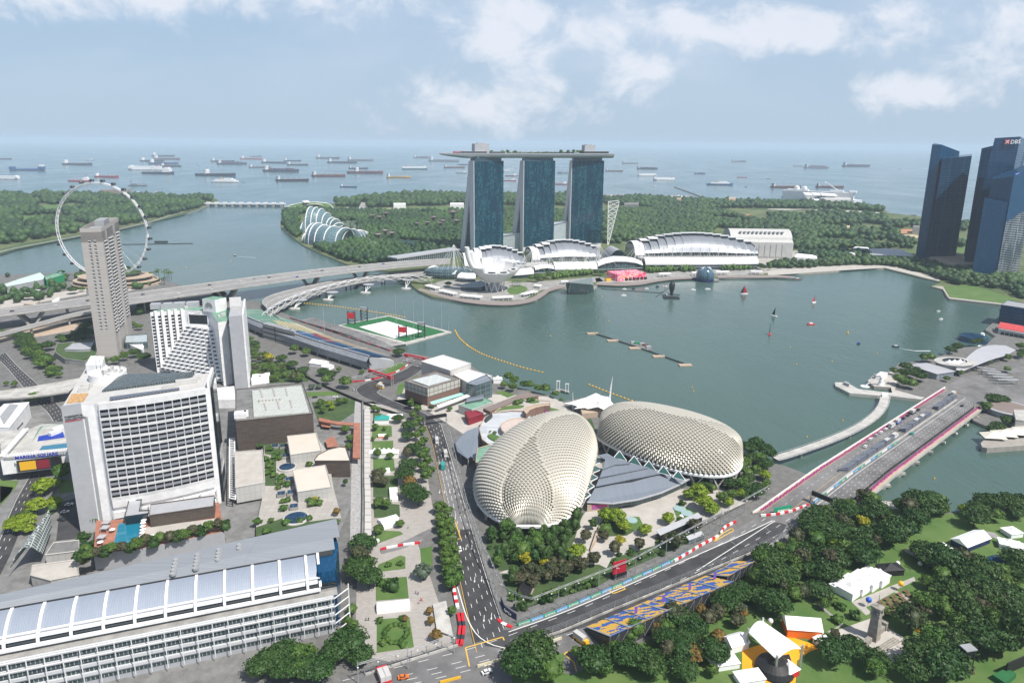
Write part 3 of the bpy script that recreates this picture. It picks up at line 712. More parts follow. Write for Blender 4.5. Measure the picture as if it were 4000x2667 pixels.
def pinkbox():
 m,n,b=nmat('pink_orange_graphic');tc=n.nodes.new('ShaderNodeNewGeometry');z=n.nodes.new('ShaderNodeTexNoise');sv(z,'Scale',.11);sv(z,'Distortion',1.6);sv(z,'Detail',0)
 LK(n,tc,'Position',z,'Vector');cr=n.nodes.new('ShaderNodeValToRGB');cr.color_ramp.interpolation='CONSTANT'
 el=cr.color_ramp.elements;el[0].color=(.80,.03,.12,1);el[1].position=.40;el[1].color=(.85,.55,.50,1)
 for p,c in((.46,(.75,.02,.22,1)),(.52,(.88,.42,.04,1)),(.57,(.85,.70,.68,1)),(.62,(.70,.05,.30,1))):e=el.new(p);e.color=c
 LK(n,z,0,cr,0);LK(n,cr,0,b,'Base Color')
 a,c_=t('A4',475,1228),t('A4',722,1212);r=thing('event_pavilion','boxy event pavilion wrapped in a red, orange and pink graphic on the waterfront stage','pavilion',((a.x+c_.x)/2,a.y+12,G0))
 f=FR(a,math.atan2(c_.y-a.y,c_.x-a.x));L_=(c_-a).length
 mb=MB();mb.prism([f.p(0,0),f.p(L_,0),f.p(L_-2,30),f.p(-4,30)],G0,[13,13,14,14]);mb.build('wrap',m,r)
 mb=MB()
 for k in range(6):mb.box(f.p(16+k*7,-.3,G0),(5,.6,4.5),f.ang)
 mb.b('doorway','black',r)
 mb=MB();mb.box(f.p(-13,8,G0),(9,6,3.5),f.ang);mb.b('side_booth','yellow',r)
pinkbox()
M.board=grid('promenade_boards',(.24,.20,.19),(.29,.25,.23),(.17,.14,.13),30,.6,.06,.75,.85)
dk=smooth(tp('A3',[(70,1420),(200,1462),(420,1520),(640,1548),(850,1555),(1010,1538),(1120,1505),(1185,1460),(1230,1425),(1365,1395)],1.8),1)
dk2=smooth(tp('A3',[(90,1405),(210,1440),(430,1492),(640,1518),(850,1522),(1000,1508),(1090,1480),(1150,1440),(1215,1405),(1365,1375)],1.8),1)
def deckstrip(name,A,B,z,lab,m='board',piles=True,rail=True):
 mb=MB();n=len(A)
 mb.add([(p.x,p.y,z)for p in A]+[(p.x,p.y,z)for p in B]+[(p.x,p.y,z-.9)for p in A],[[i,i+1,n+i+1,n+i]for i in range(n-1)]+[[i,2*n+i,2*n+i+1,i+1]for i in range(n-1)])
 o=mb.build(name,M[m]);o['kind']='structure'
 return o
deckstrip('promenade',dk,dk2,2.75,'')
dk=smooth(tp('A4',[(290,1262),(500,1272),(680,1262),(800,1236),(950,1216),(1170,1206)],1.8),1);dk2=smooth(tp('A4',[(290,1240),(500,1250),(660,1240),(790,1218),(940,1200),(1170,1190)],1.8),1)
deckstrip('promenade',dk,dk2,2.75,'')
dk=smooth(tp('A4',[(1350,1202),(1500,1200),(1750,1200),(1880,1196),(2030,1206)],1.8),1);dk2=smooth(tp('A4',[(1350,1182),(1500,1182),(1740,1180),(1870,1178),(2025,1190)],1.8),1)
deckstrip('promenade',dk,dk2,2.75,'')
patch('bay_plaza',tp('A4',[(1690,1160),(1680,1000),(1760,968),(2080,960),(2240,1000),(2240,1130),(1950,1150)]),M.plaza,.06)
patch('shore_walk',tp('A3',[(130,1370),(320,1330),(700,1330),(1000,1350),(1300,1330),(1650,1300),(1700,1340),(1360,1378),(1150,1420),(1000,1500),(700,1515),(420,1490),(200,1440)]),M.conc,.05)
patch('shore_walk',tp('A4',[(280,1200),(700,1160),(1200,1130),(1700,1115),(1750,1170),(1200,1185),(800,1215),(660,1238),(290,1240)]),M.conc,.05)
# foliage makers
def leafmat(n,*a,**k):M[n]=foliage(n,*a,**k);return M[n]
leafmat('leaf_dark',(.016,.050,.010),(.042,.105,.020),(.055,.095,.020))
leafmat('leaf_mid',(.030,.080,.012),(.075,.165,.024),(.10,.15,.028))
leafmat('leaf_lime',(.075,.14,.012),(.20,.29,.02),(.24,.30,.02),hue=.2)
leafmat('leaf_olive',(.030,.045,.018),(.075,.090,.035),(.09,.075,.04))
leafmat('leaf_yellow',(.20,.20,.012),(.36,.33,.02),hue=.1)
leafmat('leaf_grey',(.05,.075,.05),(.11,.15,.10),hue=.1)
leafmat('leaf_bronze',(.09,.055,.015),(.20,.13,.03),hue=.3)
leafmat('leaf_far',(.008,.032,.012),(.045,.100,.024),(.055,.085,.02),hue=.15)
leafmat('leaf_brightfar',(.03,.075,.012),(.085,.15,.025),hue=.15)
def ico(sub=1):
 bm=bmesh.new();bmesh.ops.create_icosphere(bm,subdivisions=sub,radius=1);V=np.array([v.co[:]for v in bm.verts]);Fc=np.array([[v.index for v in f.verts]for f in bm.faces]);bm.free();return V,Fc
ICO1,ICO2=ico(1),ico(2)
def npmesh(name,V,Fc,mats,tone=None,mi=None):
 me=bpy.data.meshes.new(name);nv,nf,k=len(V),len(Fc),Fc.shape[1]
 me.vertices.add(nv);me.vertices.foreach_set('co',V.astype(np.float32).ravel());me.loops.add(nf*k);me.loops.foreach_set('vertex_index',Fc.astype(np.int32).ravel())
 me.polygons.add(nf);me.polygons.foreach_set('loop_start',(np.arange(nf)*k).astype(np.int32))
 if mi is not None:me.polygons.foreach_set('material_index',mi.astype(np.int32))
 me.update(calc_edges=True)
 if tone is not None:a=me.attributes.new('tone','FLOAT','FACE');a.data.foreach_set('value',tone.astype(np.float32))
 for m_ in(mats if isinstance(mats,(list,tuple))else[mats]):me.materials.append(m_)
 return me
def inpoly(P_,poly):
 x,y=P_[:,0],P_[:,1];c=np.zeros(len(P_),bool);n=len(poly)
 for i in range(n):
  x1,y1,x2,y2=poly[i][0],poly[i][1],poly[(i+1)%n][0],poly[(i+1)%n][1]
  m_=(y1>y)!=(y2>y);xx=x1+(y-y1)/(y2-y1+1e-12)*(x2-x1);c^=m_&(x<xx)
 return c
RNG=np.random.RandomState(11)
def scatter(poly,area_per,excl=(),jitter=True):
 p=np.array([(q[0],q[1])for q in poly]);lo,hi=p.min(0),p.max(0);s=math.sqrt(area_per)
 gx,gy=np.meshgrid(np.arange(lo[0],hi[0],s),np.arange(lo[1],hi[1],s));Q=np.stack([gx.ravel(),gy.ravel()],1)+RNG.uniform(-.6,.6,(gx.size,2))*s
 k=inpoly(Q,p)
 for e in excl:k&=~inpoly(Q,[(q[0],q[1])for q in e])
 return Q[k]
def wood(name,polys,area,rr,m,label,excl=(),hz=(.75,1.1),base=None,gaps=0.0,z=G0):
 Vs,Fs,Ts,o=[],[],[],0
 for poly in polys:
  Q=scatter(poly,area,excl)
  if gaps:
   f=np.sin(Q[:,0]/47.0)*np.cos(Q[:,1]/61.0)+np.sin(Q[:,0]/19.0+Q[:,1]/23.0)*.6;Q=Q[f>-1.6+gaps*2.2]
  for x,y in Q:
   r=RNG.uniform(*rr);V,Fc=ICO1;h=r*RNG.uniform(*hz)
   W=V*np.array([r,r*RNG.uniform(.85,1.15),h])*(1+RNG.uniform(-.22,.22,(len(V),1)));W[:,2]=W[:,2]+h*1.0;W+=np.array([x,y,z])
   Vs.append(W);Fs.append(Fc+o);o+=len(V);Ts.append(np.clip(RNG.uniform(-.1,.7)+.35*sin(x/41+y/90)*cos(y/57)+RNG.uniform(0,.35,len(Fc)),0,1))
 me=npmesh(name,np.vstack(Vs),np.vstack(Fs),M[m]if isinstance(m,str)else m,np.concatenate(Ts))
 ob=bpy.data.objects.new(name,me);COL.objects.link(ob);return tag(ob,label,'trees',None,'stuff')
# ships at anchor
S_={}
for n_m,c in(('navyhull',(.02,.035,.06)),('blackhull',(.015,.016,.02)),('bluehull',(.02,.08,.22)),('redhull',(.35,.03,.04)),('brownhull',(.14,.05,.045)),('greyhull',(.16,.18,.20)),('yellowhull',(.50,.33,.10)),('whitehull',(.72,.73,.74)),('tealhull',(.03,.14,.17))):
 M[n_m]=mat(n_m,c,.5,var=.1,vs=.05)
M.boot=mat('red_boot_topping',(.30,.045,.04),.6);M.shipdeck=mat('ship_deck',(.17,.08,.06),.8,var=.2);M.cargo=grid('container_stack',(.25,.05,.04),(.05,.12,.25),(.05,.05,.05),12,2.6,.3,.6,.7)
def ship(x,y,Ln,hull,kind,flip=1,yaw=0,tile='A1',px=None):
 p=t(tile,x,y,0);ln=Ln/TL[tile][2]*p.y/FPX;B=ln*.16;D=max(2.2,ln*.052);f=FR(p,R(yaw));r=thing('ship','','',p)
 def q(u,d,z):return f.p(u*flip,d,z)
 def hullmesh(z0,z1,k):
  mb=MB();a=[(-.5,-.35),(-.5,.35),(-.42,.5),(.33,.5),(.43,.3),(.5,0),(.43,-.3),(.33,-.5),(-.42,-.5)]
  n=len(a);vs=[q(u*ln*(.97 if z0<=0 else 1),d*B*(.9 if z0<=0 else 1),z0)for u,d in a]+[q(u*ln,d*B,z1+(D*.35 if u>.4 else 0))for u,d in a]
  mb.add(vs,[[i,(i+1)%n,n+(i+1)%n,n+i]for i in range(n)]);mb.add(vs[n:],[list(range(n))]);return mb
 hb_=hullmesh(-.5,D*.28,1);hb_.b('boot_topping','boot',r)
 mb=hullmesh(D*.281,D,1);mb.build('hull',M[hull],r)
 def bx(u,d,z,su,sd,sz,nm,m_):
  mb=MB();mb.prism([q(u-su/2,d-sd/2,0),q(u+su/2,d-sd/2,0),q(u+su/2,d+sd/2,0),q(u-su/2,d+sd/2,0)],z,z+sz);return mb.build(nm,M[m_],r)
 sw=M
 if kind in('tanker','bulk','container','mid'):
  us=-.40*ln if kind!='mid' else-.22*ln
  h=ln*.085
  o=bx(us,0,D,ln*.055,B*.85,h,'superstructure','white');bx(us,0,D+h,ln*.035,B*1.0,h*.18,'bridge','white');bx(us-ln*.05,0,D,ln*.03,B*.3,h*1.05,'funnel','blackhull' if hull!='redhull' else'redhull')
  bx(.05*ln,0,D,ln*.7,B*.8,D*.12,'deck','shipdeck')
  if kind=='bulk':
   for c in range(4):u=(-.22+c*.17)*ln;mb=MB();mb.bar(q(u,0,D),q(u,0,D+ln*.075),ln*.010);mb.bar(q(u,0,D+ln*.07),q(u+ln*.08,0,D+ln*.045),ln*.007);mb.b('deck_crane','offwhite',r)
  if kind=='tanker':
   bx(.05*ln,0,D+D*.12,ln*.75,B*.06,D*.12,'pipe_run','grey');mb=MB();mb.bar(q(0,0,D),q(0,0,D+ln*.04),ln*.008);mb.bar(q(.45*ln,0,D),q(.45*ln,0,D+ln*.045),ln*.006);mb.b('manifold_crane','offwhite',r)
  if kind=='container':
   for c in range(6):u=(-.27+c*.115)*ln;bx(u,0,D,ln*.10,B*.9,D*(.5+.5*random.random()),'container_stack','cargo')
 elif kind=='carrier':
  bx(-.01*ln,0,D,ln*.94,B*.96,D*1.3,'car_decks','white');bx(.38*ln,0,D*2.3,ln*.07,B*.9,D*.4,'bridge','white');bx(-.36*ln,0,D*2.3,ln*.05,B*.4,D*.6,'funnel','redhull')
 elif kind=='offshore':
  bx(.28*ln,0,D,ln*.22,B*.9,ln*.10,'superstructure','white');bx(.30*ln,0,D+ln*.10,ln*.12,B*.8,ln*.04,'bridge','white')
  mb=MB();mb.bar(q(.28*ln,0,D+ln*.14),q(.28*ln,0,D+ln*.25),ln*.015);mb.b('mast','redhull',r)
  mb=MB();mb.bar(q(-.2*ln,0,D),q(-.2*ln,0,D+ln*.14),ln*.02);mb.bar(q(-.2*ln,0,D+ln*.13),q(-.02*ln,0,D+ln*.08),ln*.012);mb.b('deck_crane','offwhite',r)
 elif kind=='ferry':
  bx(0,0,D,ln*.72,B*.85,ln*.05,'superstructure','white');bx(.12*ln,0,D+ln*.05,ln*.30,B*.7,ln*.04,'bridge','white');bx(-.15*ln,0,D+ln*.05,ln*.05,B*.4,ln*.06,'funnel','yellowhull')
 elif kind=='tug':
  bx(.1*ln,0,D,ln*.35,B*1.6,ln*.13,'wheelhouse','white');mb=MB();mb.bar(q(.05*ln,0,D+ln*.13),q(.05*ln,0,D+ln*.28),ln*.02);mb.b('mast','dark',r)
 elif kind=='barge':
  bx(-.2*ln,0,D,ln*.3,B*.9,ln*.07,'deckhouse','greyhull');
  for u,h in((-.38,.25),(.1,.1),(.3,.12)):mb=MB();mb.bar(q(u*ln,0,D),q(u*ln,0,D+ln*h),ln*.02);mb.bar(q(u*ln,0,D+ln*h*.9),q((u+.12)*ln,0,D+ln*h*.6),ln*.012);mb.b('crane','greyhull',r)
 elif kind=='heavy':
  bx(.40*ln,0,D,ln*.14,B*.95,ln*.07,'superstructure','bluehull');bx(.41*ln,0,D+ln*.07,ln*.08,B*.9,ln*.05,'bridge','white');bx(-.44*ln,0,D,ln*.11,B*.95,ln*.06,'stern_casing','bluehull')
 return r
ships=[('A1',20,163,170,'navyhull','tanker',1),('A1',60,336,240,'whitehull','carrier',1),('A1',245,260,290,'bluehull','heavy',1),('A1',680,211,275,'navyhull','tanker',1),('A1',790,171,75,'bluehull','ferry',1),('A1',700,355,200,'redhull','offshore',1),('A1',935,319,225,'redhull','bulk',1),('A1',1208,394,155,'greyhull','barge',1),('A1',1430,137,210,'navyhull','tanker',1),('A1',1462,164,230,'brownhull','tanker',1),('A1',1335,182,220,'navyhull','tanker',1),('A1',1435,205,270,'bluehull','tanker',1),('A1',1497,226,178,'navyhull','bulk',1),('A1',1270,256,280,'whitehull','carrier',-1),('A1',1387,288,290,'navyhull','offshore',1),('A1',1740,213,45,'greyhull','tug',1),('A1',1950,184,200,'navyhull','tanker',1),('A1',2030,206,245,'navyhull','container',1),('A1',1890,306,360,'navyhull','mid',1),('A1',1972,362,245,'whitehull','ferry',1),('A1',2125,362,35,'blackhull','tug',1),('A1',1195,452,65,'bluehull','ferry',1),('A1',1265,464,60,'bluehull','tug',1),('A1',1382,457,75,'tealhull','ferry',1),('A1',490,457,110,'greyhull','barge',1),('A1',2200,162,190,'redhull','tanker',1),('A1',2240,138,100,'navyhull','bulk',1),('A2',160,196,225,'navyhull','tanker',1),('A2',320,178,155,'navyhull','bulk',1),('A2',365,214,187,'blackhull','bulk',1),('A2',35,236,185,'greyhull','bulk',1),('A2',220,269,310,'navyhull','container',1),('A2',630,156,205,'blackhull','tanker',1),('A2',915,174,225,'greyhull','tanker',1),('A2',755,195,255,'navyhull','tanker',1),('A2',635,312,285,'brownhull','bulk',1),('A2',895,245,165,'navyhull','bulk',1),('A2',955,284,315,'brownhull','mid',1),('A2',318,351,275,'blackhull','bulk',1),('A2',810,406,150,'bluehull','bulk',1),('A2',1250,323,215,'yellowhull','bulk',1),('A2',1390,251,215,'tealhull','carrier',1),('A2',1450,151,150,'greyhull','container',1),('A2',1645,181,265,'greyhull','tanker',1),('A2',1735,237,180,'brownhull','tanker',1),('A2',1812,212,95,'navyhull','container',1),('A2',1795,284,95,'greyhull','offshore',1),('A2',1338,438,22,'blackhull','tug',1),('A2',1447,474,50,'blackhull','tug',1),('A2',1655,480,60,'navyhull','tug',1),('A2',1770,443,18,'greyhull','tug',1),('A3',845,376,68,'whitehull','ferry',1),('A3',928,352,30,'bluehull','tug',1),('A3',890,421,112,'brownhull','offshore',1),('A3',872,463,115,'redhull','offshore',1),('A3',1343,396,110,'greyhull','barge',1),('A3',1320,494,132,'redhull','offshore',1),('A3',852,573,32,'blackhull','tug',1),('A4',445,268,150,'brownhull','bulk',1),('A4',587,200,145,'greyhull','tanker',1),('A4',735,247,178,'navyhull','container',1),('A4',735,307,165,'whitehull','carrier',1),('A4',880,344,192,'whitehull','carrier',-1),('A4',1198,289,100,'bluehull','container',1),('A4',1370,386,222,'bluehull','ferry',1),('A4',1565,321,85,'redhull','tanker',1),('A4',1798,332,36,'blackhull','tug',1),('A4',1948,410,260,'brownhull','bulk',1),('A4',1540,185,130,'greyhull','container',1),('A4',1600,403,22,'blackhull','tug',1),('A4',790,403,40,'whitehull','tug',1),('A4',2197,458,30,'blackhull','tug',1),('A5',425,351,220,'greyhull','container',1),('A5',772,338,235,'navyhull','container',1),('A5',265,336,85,'greyhull','tanker',1),('A5',1152,360,30,'greyhull','tug',1),('A5',540,520,230,'brownhull','bulk',1),('A5',1270,768,50,'blackhull','barge',1)]
HC={'navyhull':'dark navy','blackhull':'black','bluehull':'blue','redhull':'bright red','brownhull':'dull red','greyhull':'grey','yellowhull':'ochre yellow','whitehull':'white','tealhull':'teal'}
KD={'tanker':('tanker with white bridge aft','tanker'),'bulk':('bulk carrier with deck cranes','cargo ship'),'container':('ship stacked with containers','container ship'),'mid':('long ship with a single tall white bridge block','cargo ship'),'carrier':('boxy white-sided car carrier','car carrier'),'offshore':('offshore supply ship with forward bridge','supply ship'),'ferry':('long white-decked ship','passenger ship'),'tug':('tugboat','tugboat'),'barge':('work barge with cranes','barge'),'heavy':('open-deck heavy-lift ship with blue casings','heavy-lift ship')}
def ord_labels(items,tail='',fmt='{b}, {n} from the left'):
 """items: (object, base label, x, y); look-alikes are told apart by their place along the picture"""
 by={}
 for it in items:by.setdefault(it[1],[]).append(it)
 for b,l in by.items():
  l.sort(key=lambda i:i[2])
  for k,it in enumerate(l):it[0]['label']=(b+tail)if len(l)==1 else fmt.format(b=b+tail,n=nth(k+1))
its=[]
for tl,x,y,Ln,hl,kd,fl in ships:
 r=ship(x,y,Ln,hl,kd,fl,RU(-9,9),tl);X=TL[tl][0]+x/TL[tl][2]
 far_=t(tl,x,y,0).y>4200;where=' far out' if far_ else' in the nearer roads'
 tag(r,None,KD[kd][1],'ships in the roads');its.append((r,HC[hl]+' '+KD[kd][0]+where,X,y))
ord_labels(its)
def liner():
 p=t('A5',680,660,0);a=t('A5',800,655,0);f=FR((a.x,a.y),R(180-32));ln=290;r=thing('cruise_ship','huge white cruise liner with many balcony decks moored at the terminal','cruise ship',a)
 M.balc=grid('balcony_decks',(.16,.19,.21),(.22,.25,.27),(.72,.72,.72),5,3.2,.9,.4,.5)
 def bx(u0,u1,w_,z0,z1,nm,m_):mb=MB();mb.prism([f.p(u0,-w_/2),f.p(u1,-w_/2),f.p(u1,w_/2),f.p(u0,w_/2)],z0,z1);mb.build(nm,m_,r)
 mb=MB();mb.prism([f.p(-8,0),f.p(18,-17),f.p(ln,-17),f.p(ln,17),f.p(18,17)],0,12);mb.b('hull','whitehull',r)
 bx(22,ln-4,38,12,38,'balcony_deck',M.balc);bx(14,40,36,38.1,44,'bridge',M.white);bx(60,110,26,38.1,45,'sun_deck',M.white);bx(190,270,30,38.1,44,'pool_deck',M.white)
 mb=MB()
 mb.lathe(f.p(205,0,44),[(9,0),(9,8),(0,14)],12);mb.b('radome','white',r);mb=MB();mb.lathe(f.p(235,0,44),[(10,0),(10,10),(0,15)],12);mb.b('funnel','white',r)
 mb=MB();mb.bar(f.p(80,0,44),f.p(130,0,76),4);mb.bar(f.p(130,0,76),f.p(133,0,70),8);mb.b('viewing_arm','white',r)
liner()
def terminal():
 P=lambda x,y,z=G0:t('A5',x,y,z);r=thing('cruise_terminal','white cruise terminal of stepped angular roofs beside the liner','terminal',P(480,655))
 for pl,z0,z1,m_ in(([(310,620),(360,655),(520,668),(620,640),(600,610)],1,14,'white'),([(440,640),(500,668),(720,668),(715,640),(600,615)],1,20,'offwhite'),([(360,600),(430,640),(560,640),(560,600)],14,26,'greyl')):
  mb=MB();mb.prism([P(x,y)for x,y in pl],z0,z1);mb.build('wing',M[m_],r)
 for x,y in((370,640),(445,642),(520,645)):a=P(x,y);mb=MB();mb.prism([(a.x-30,a.y-14),(a.x+28,a.y-20),(a.x+34,a.y+18),(a.x-24,a.y+22)],26,[30,27,33,36]);mb.b('folded_roof','white',r)
 mb=MB();a,b=P(205,600,2),P(420,650,2);mb.bar(a,b,8,1.5);mb.b('pier','conc',r)
terminal()
for k,(pts,lab)in enumerate((([('A3',1700,586),('A4',360,474),('A4',1115,488),('A4',1190,516)],'long thin breakwater enclosing the yacht marina behind the right tower'),([('A4',975,405),('A4',1150,468),('A4',1305,530)],'straight breakwater slanting out to sea beyond the marina'))):
 mb=MB();mb.tube([t(n,x,y,.5)for n,x,y in pts],4.5,6);solo('breakwater',mb,M.quay,lab,'breakwater')
def yacht():
 r=thing('moored_yacht','','yacht');mb=MB();mb.prism([(-9,-2.5),(5,-2.5),(10,0),(5,2.5),(-9,2.5)],0,3);mb.b('hull','whitehull',r);mb=MB();mb.box((-1,0,3),(9,3.6,2.5));mb.b('cabin','white',r);return r
py=Proto(yacht());its=[]
for x,y in((370,492),(395,495),(430,490),(490,494),(520,488),(600,492),(635,495),(660,500),(730,497),(745,492),(790,505),(850,492),(865,508),(905,495),(930,494),(960,506),(1010,492),(1035,500),(1060,497),(1080,520)):
 r=py.put(t('A4',x,y,0),RU(0,3),group='yachts in the far marina',scale=1.5);its.append((r,'white yacht moored inside the far marina',x,y))
ord_labels(its)
# barrage
def barrage():
 a,b=t('A1',1790,573,0),t('A2',262,576,0);d=b-a;ang=math.atan2(d.y,d.x);f=FR(a,ang);Lb=d.length
 r=thing('barrage_bridge','low white barrage bridge on piers closing the river mouth','barrage',(a+b)/2)
 mb=MB();mb.prism([f.p(0,-5),f.p(Lb,-5),f.p(Lb,5),f.p(0,5)],9,11.5,bottom=True);mb.b('deck','white',r)
 for k in range(10):u=Lb*(k+.5)/10;mb=MB();mb.box(f.p(u,0,0),(9,14,9),ang);mb.at(1).box(f.p(u,0,11.6),(12,9,3),ang);mb.build('pier',[M.conc,M.white],r)
 for k in range(9):u=Lb*(k+1)/10;mb=MB();mb.box(f.p(u,2,.3),(Lb/10-9,2,5),ang);mb.b('gate','greyhull',r)
barrage()
def barrhouse():
 P=lambda x,y,z:t('A2',x,y,z);r=thing('barrage_building','low building at the river mouth with a ramped oval grass roof','building',P(470,600,G0))
 ring=[P(250,577,9),P(330,555,16),P(420,540,22),P(520,536,24),P(620,545,20),P(660,565,14),P(690,612,3),P(600,600,8),P(500,588,12),P(400,584,12)]
 base=[V3((p.x,p.y,G0))for p in ring];n=len(ring);mb=MB();mb.add(base+ring,[[i,(i+1)%n,n+(i+1)%n,n+i]for i in range(n)]);mb.b('wall','shopglass',r)
 mb=MB();c=P(520,563,16);inner=[c+(p-c)*.45 for p in ring];inner=[V3((p.x,p.y,p.z-1))for p in inner];mb.add(ring+inner,[[i,(i+1)%n,n+(i+1)%n,n+i]for i in range(n)]);mb.b('grass_roof','grass',r)
 mb=MB();mb.tube(ring,1.2,5,True);mb.tube(inner,1.1,5,True);mb.b('roof_edge','white',r)
 mb=MB();mb.add([P(400,526,26),P(450,520,30),P(475,538,24),P(420,540,24)],[[0,1,2,3]]);mb.build('fin',M.white,r,thick=1)
barrhouse()
# fields and woods beyond the water
def fld(n,pts,m,nm='field',dz=.06,sm=1,z=None):return patch(nm,tp(n,pts,z if z is not None else(3 if n=='A1' else G0)),M[m],dz,z if z is not None else(3 if n=='A1' else G0),smoothit=sm)
EX=[]
E1=[[(330,560),(600,555),(1080,545),(1100,556),(620,585),(600,600),(450,610),(340,615),(300,600)],[(170,655),(300,650),(480,655),(440,700),(250,745),(180,780),(200,700)],[(1290,610),(1440,598),(1430,640),(1330,640)],[(1000,515),(1700,512),(1650,520),(1100,530)]]
for q in E1:fld('A1',q,'grass')
fld('A1',[(610,592),(720,585),(835,592),(760,608),(640,606)],'water','pond',.12);fld('A1',[(350,640),(420,618),(450,628),(390,645)],'water','pond',.13)
for q in([(180,700),(230,690),(280,686),(220,702)],[(320,672),(360,668),(420,676),(360,684)]):fld('A1',q,'sand','bunker',.12)
fld('A1',[(150,812),(260,795),(450,772),(640,762),(640,778),(460,795),(250,818)],'sand','path',.09)
fld('A1',[(0,945),(400,865),(700,820),(1100,755),(1600,630),(1780,575),(1600,648),(1050,778),(690,840),(400,897),(130,952),(0,992)],'grassd','river_bank',.07,0)
fld('A1',[(0,966),(130,934),(400,884),(690,828),(1050,768),(1300,710),(1620,612),(1620,616),(1300,716),(1050,773),(690,833),(400,889),(130,940),(0,974)],'conc','path',.12,0)
allE=[tp('A1',q,3)for q in E1]+[tp('A1',[(600,580),(850,580),(850,612),(600,612)],3)]
eastw=tp('A1',[(-250,930),(0,925),(400,850),(690,800),(1050,745),(1300,700),(1600,622),(1740,585),(1860,525),(1860,505),(1500,500),(1000,490),(500,475),(0,475),(-250,490)],3)
wood('coastal_woodland',[eastw],260,(7,13),'leaf_far','dark green woods and scattered trees over the parkland across the channel',allE,gaps=.42,z=3)
for i,(x0,x1,yt,yb)in enumerate(((878,950,430,486),(1015,1078,430,492))):
 a,b=t('A1',x0,yb,3),t('A1',x1,yb,3);h=ty('A1',x0,yt,a.y).z
 mb=MB();mb.prism([a,b,b+V3((0,60,0)),a+V3((0,60,0))],3,h);solo('slab_block',mb,grid(f'far_block_wall_{i}',(.30,.25,.22),(.34,.29,.26),(.20,.17,.15),8,4,.8,.6,.7),['distant brown block behind the observation wheel, the left of two','distant greener block behind the observation wheel, the right of two'][i],'building','distant blocks on the far shore')
S1=[('A2',[(1310,582),(1700,575),(1830,578),(1830,600),(1500,612),(1300,606)],'grass'),('A2',[(1060,590),(1300,585),(1300,606),(1080,606)],'sand'),('A2',[(1560,628),(1690,618),(1700,640),(1580,650)],'earth'),('A2',[(1430,628),(1500,628),(1520,648),(1410,645)],'sand'),('A2',[(850,545),(960,530),(990,600),(1030,620),(900,620),(900,560)],'conc'),('A3',[(820,690),(1390,690),(1390,712),(820,720)],'scrub'),('A3',[(1280,708),(1390,712),(1380,728),(1290,725)],'earth'),('A4',[(355,602),(500,602),(490,622),(355,635)],'earth'),('A4',[(650,582),(790,588),(780,606),(660,612)],'scrub'),('A4',[(1280,680),(1480,676),(1660,718),(1640,738),(1420,712),(1270,690)],'grass'),('A4',[(1260,600),(1700,612),(2240,598),(2240,640),(1900,660),(1700,640),(1440,628)],'scrub'),('A4',[(1560,640),(1650,645),(1640,655),(1560,650)],'earth'),('A4',[(1700,880),(1830,872),(2000,905),(1980,935),(1850,930),(1700,925)],'grass'),('A4',[(1700,820),(2090,905),(2060,915),(1690,850)],'conc'),('A5',[(370,970),(600,965),(830,992),(800,1008),(600,1012),(450,1005)],'grass'),('A5',[(1000,1058),(1150,1058),(1290,1085),(1285,1108),(1150,1095)],'grass'),('A5',[(1030,792),(1330,815),(1330,835),(1050,820)],'grass'),('A5',[(450,860),(700,850),(790,862),(760,880),(500,872)],'sand'),('A5',[(1070,885),(1280,882),(1320,900),(1320,925),(1120,920)],'earth'),('A5',[(1130,935),(1320,930),(1310,970),(1180,960)],'sand'),('A5',[(270,762),(380,760),(370,776),(275,775)],'sand'),('A5',[(0,704),(600,716),(1000,738),(980,748),(600,728),(0,714)],'concl'),('A5',[(1650,1000),(1720,990),(1720,1100),(1650,1100)],'grass'),('A5',[(820,830),(1040,850),(1000,865),(800,850)],'scrub')]
for n,q,m_ in S1:fld(n,q,m_,'field' if m_ in('grass','scrub')else'bare_ground')
fld('A2',[(1240,870),(1330,868),(1485,888),(1470,925),(1330,925),(1270,905)],'water','canal',.12)
exS=[tp(n,q)for n,q,m_ in S1]+[tp('A2',[(1240,860),(1490,880),(1480,940),(1260,930)]),tp('A2',[(380,720),(880,700),(900,850),(720,935),(520,930),(395,890)]),tp('A2',[(370,640),(560,640),(700,760),(380,820)]),tp('A2',[(250,560),(700,550),(700,610),(250,600)])]
g1=tp('A2',[(240,620),(235,745),(310,820),(410,880),(520,940),(650,1000),(800,1055),(960,1080),(1150,1075),(1290,1020),(1500,1000),(1770,960),(1900,940),(1900,620),(1000,625),(700,615),(500,600)])
wood('garden_woodland',[g1],95,(4.5,8),'leaf_far','dense mixed green planting of the waterside gardens around the glasshouses',exS,hz=(.8,1.25))
wood('bright_garden_trees',[tp('A2',[(690,730),(1000,725),(1010,800),(860,800)]),tp('A2',[(880,880),(1100,880),(1090,960),(930,950)])],130,(4,7),'leaf_grey','pale silvery trees in clumps right of the glasshouses')
cst=tp('A2',[(700,540),(1040,500),(1300,480),(1650,480),(1850,485),(1850,560),(1300,575),(1000,590),(720,575)])
wood('coastal_trees',[cst,tp('A3',[(815,600),(1400,600),(1400,680),(815,680)])],320,(8,14),'leaf_far','belt of dark trees along the open coast left of and behind the towers',exS,gaps=.12)
g2=tp('A3',[(805,720),(930,720),(880,960),(805,990)])+[]
wood('garden_trees',[g2,tp('A3',[(1240,735),(1380,735),(1350,890),(1235,900)]),tp('A4',[(350,640),(800,575),(1260,600),(1440,640),(1640,700),(2240,740),(2240,940),(2020,930),(2000,880),(1700,860),(1680,800),(1340,755),(1300,850),(500,900),(350,900)])],130,(5.5,9.5),'leaf_far','unbroken dark tree canopy behind the convention hall',exS,gaps=.24)
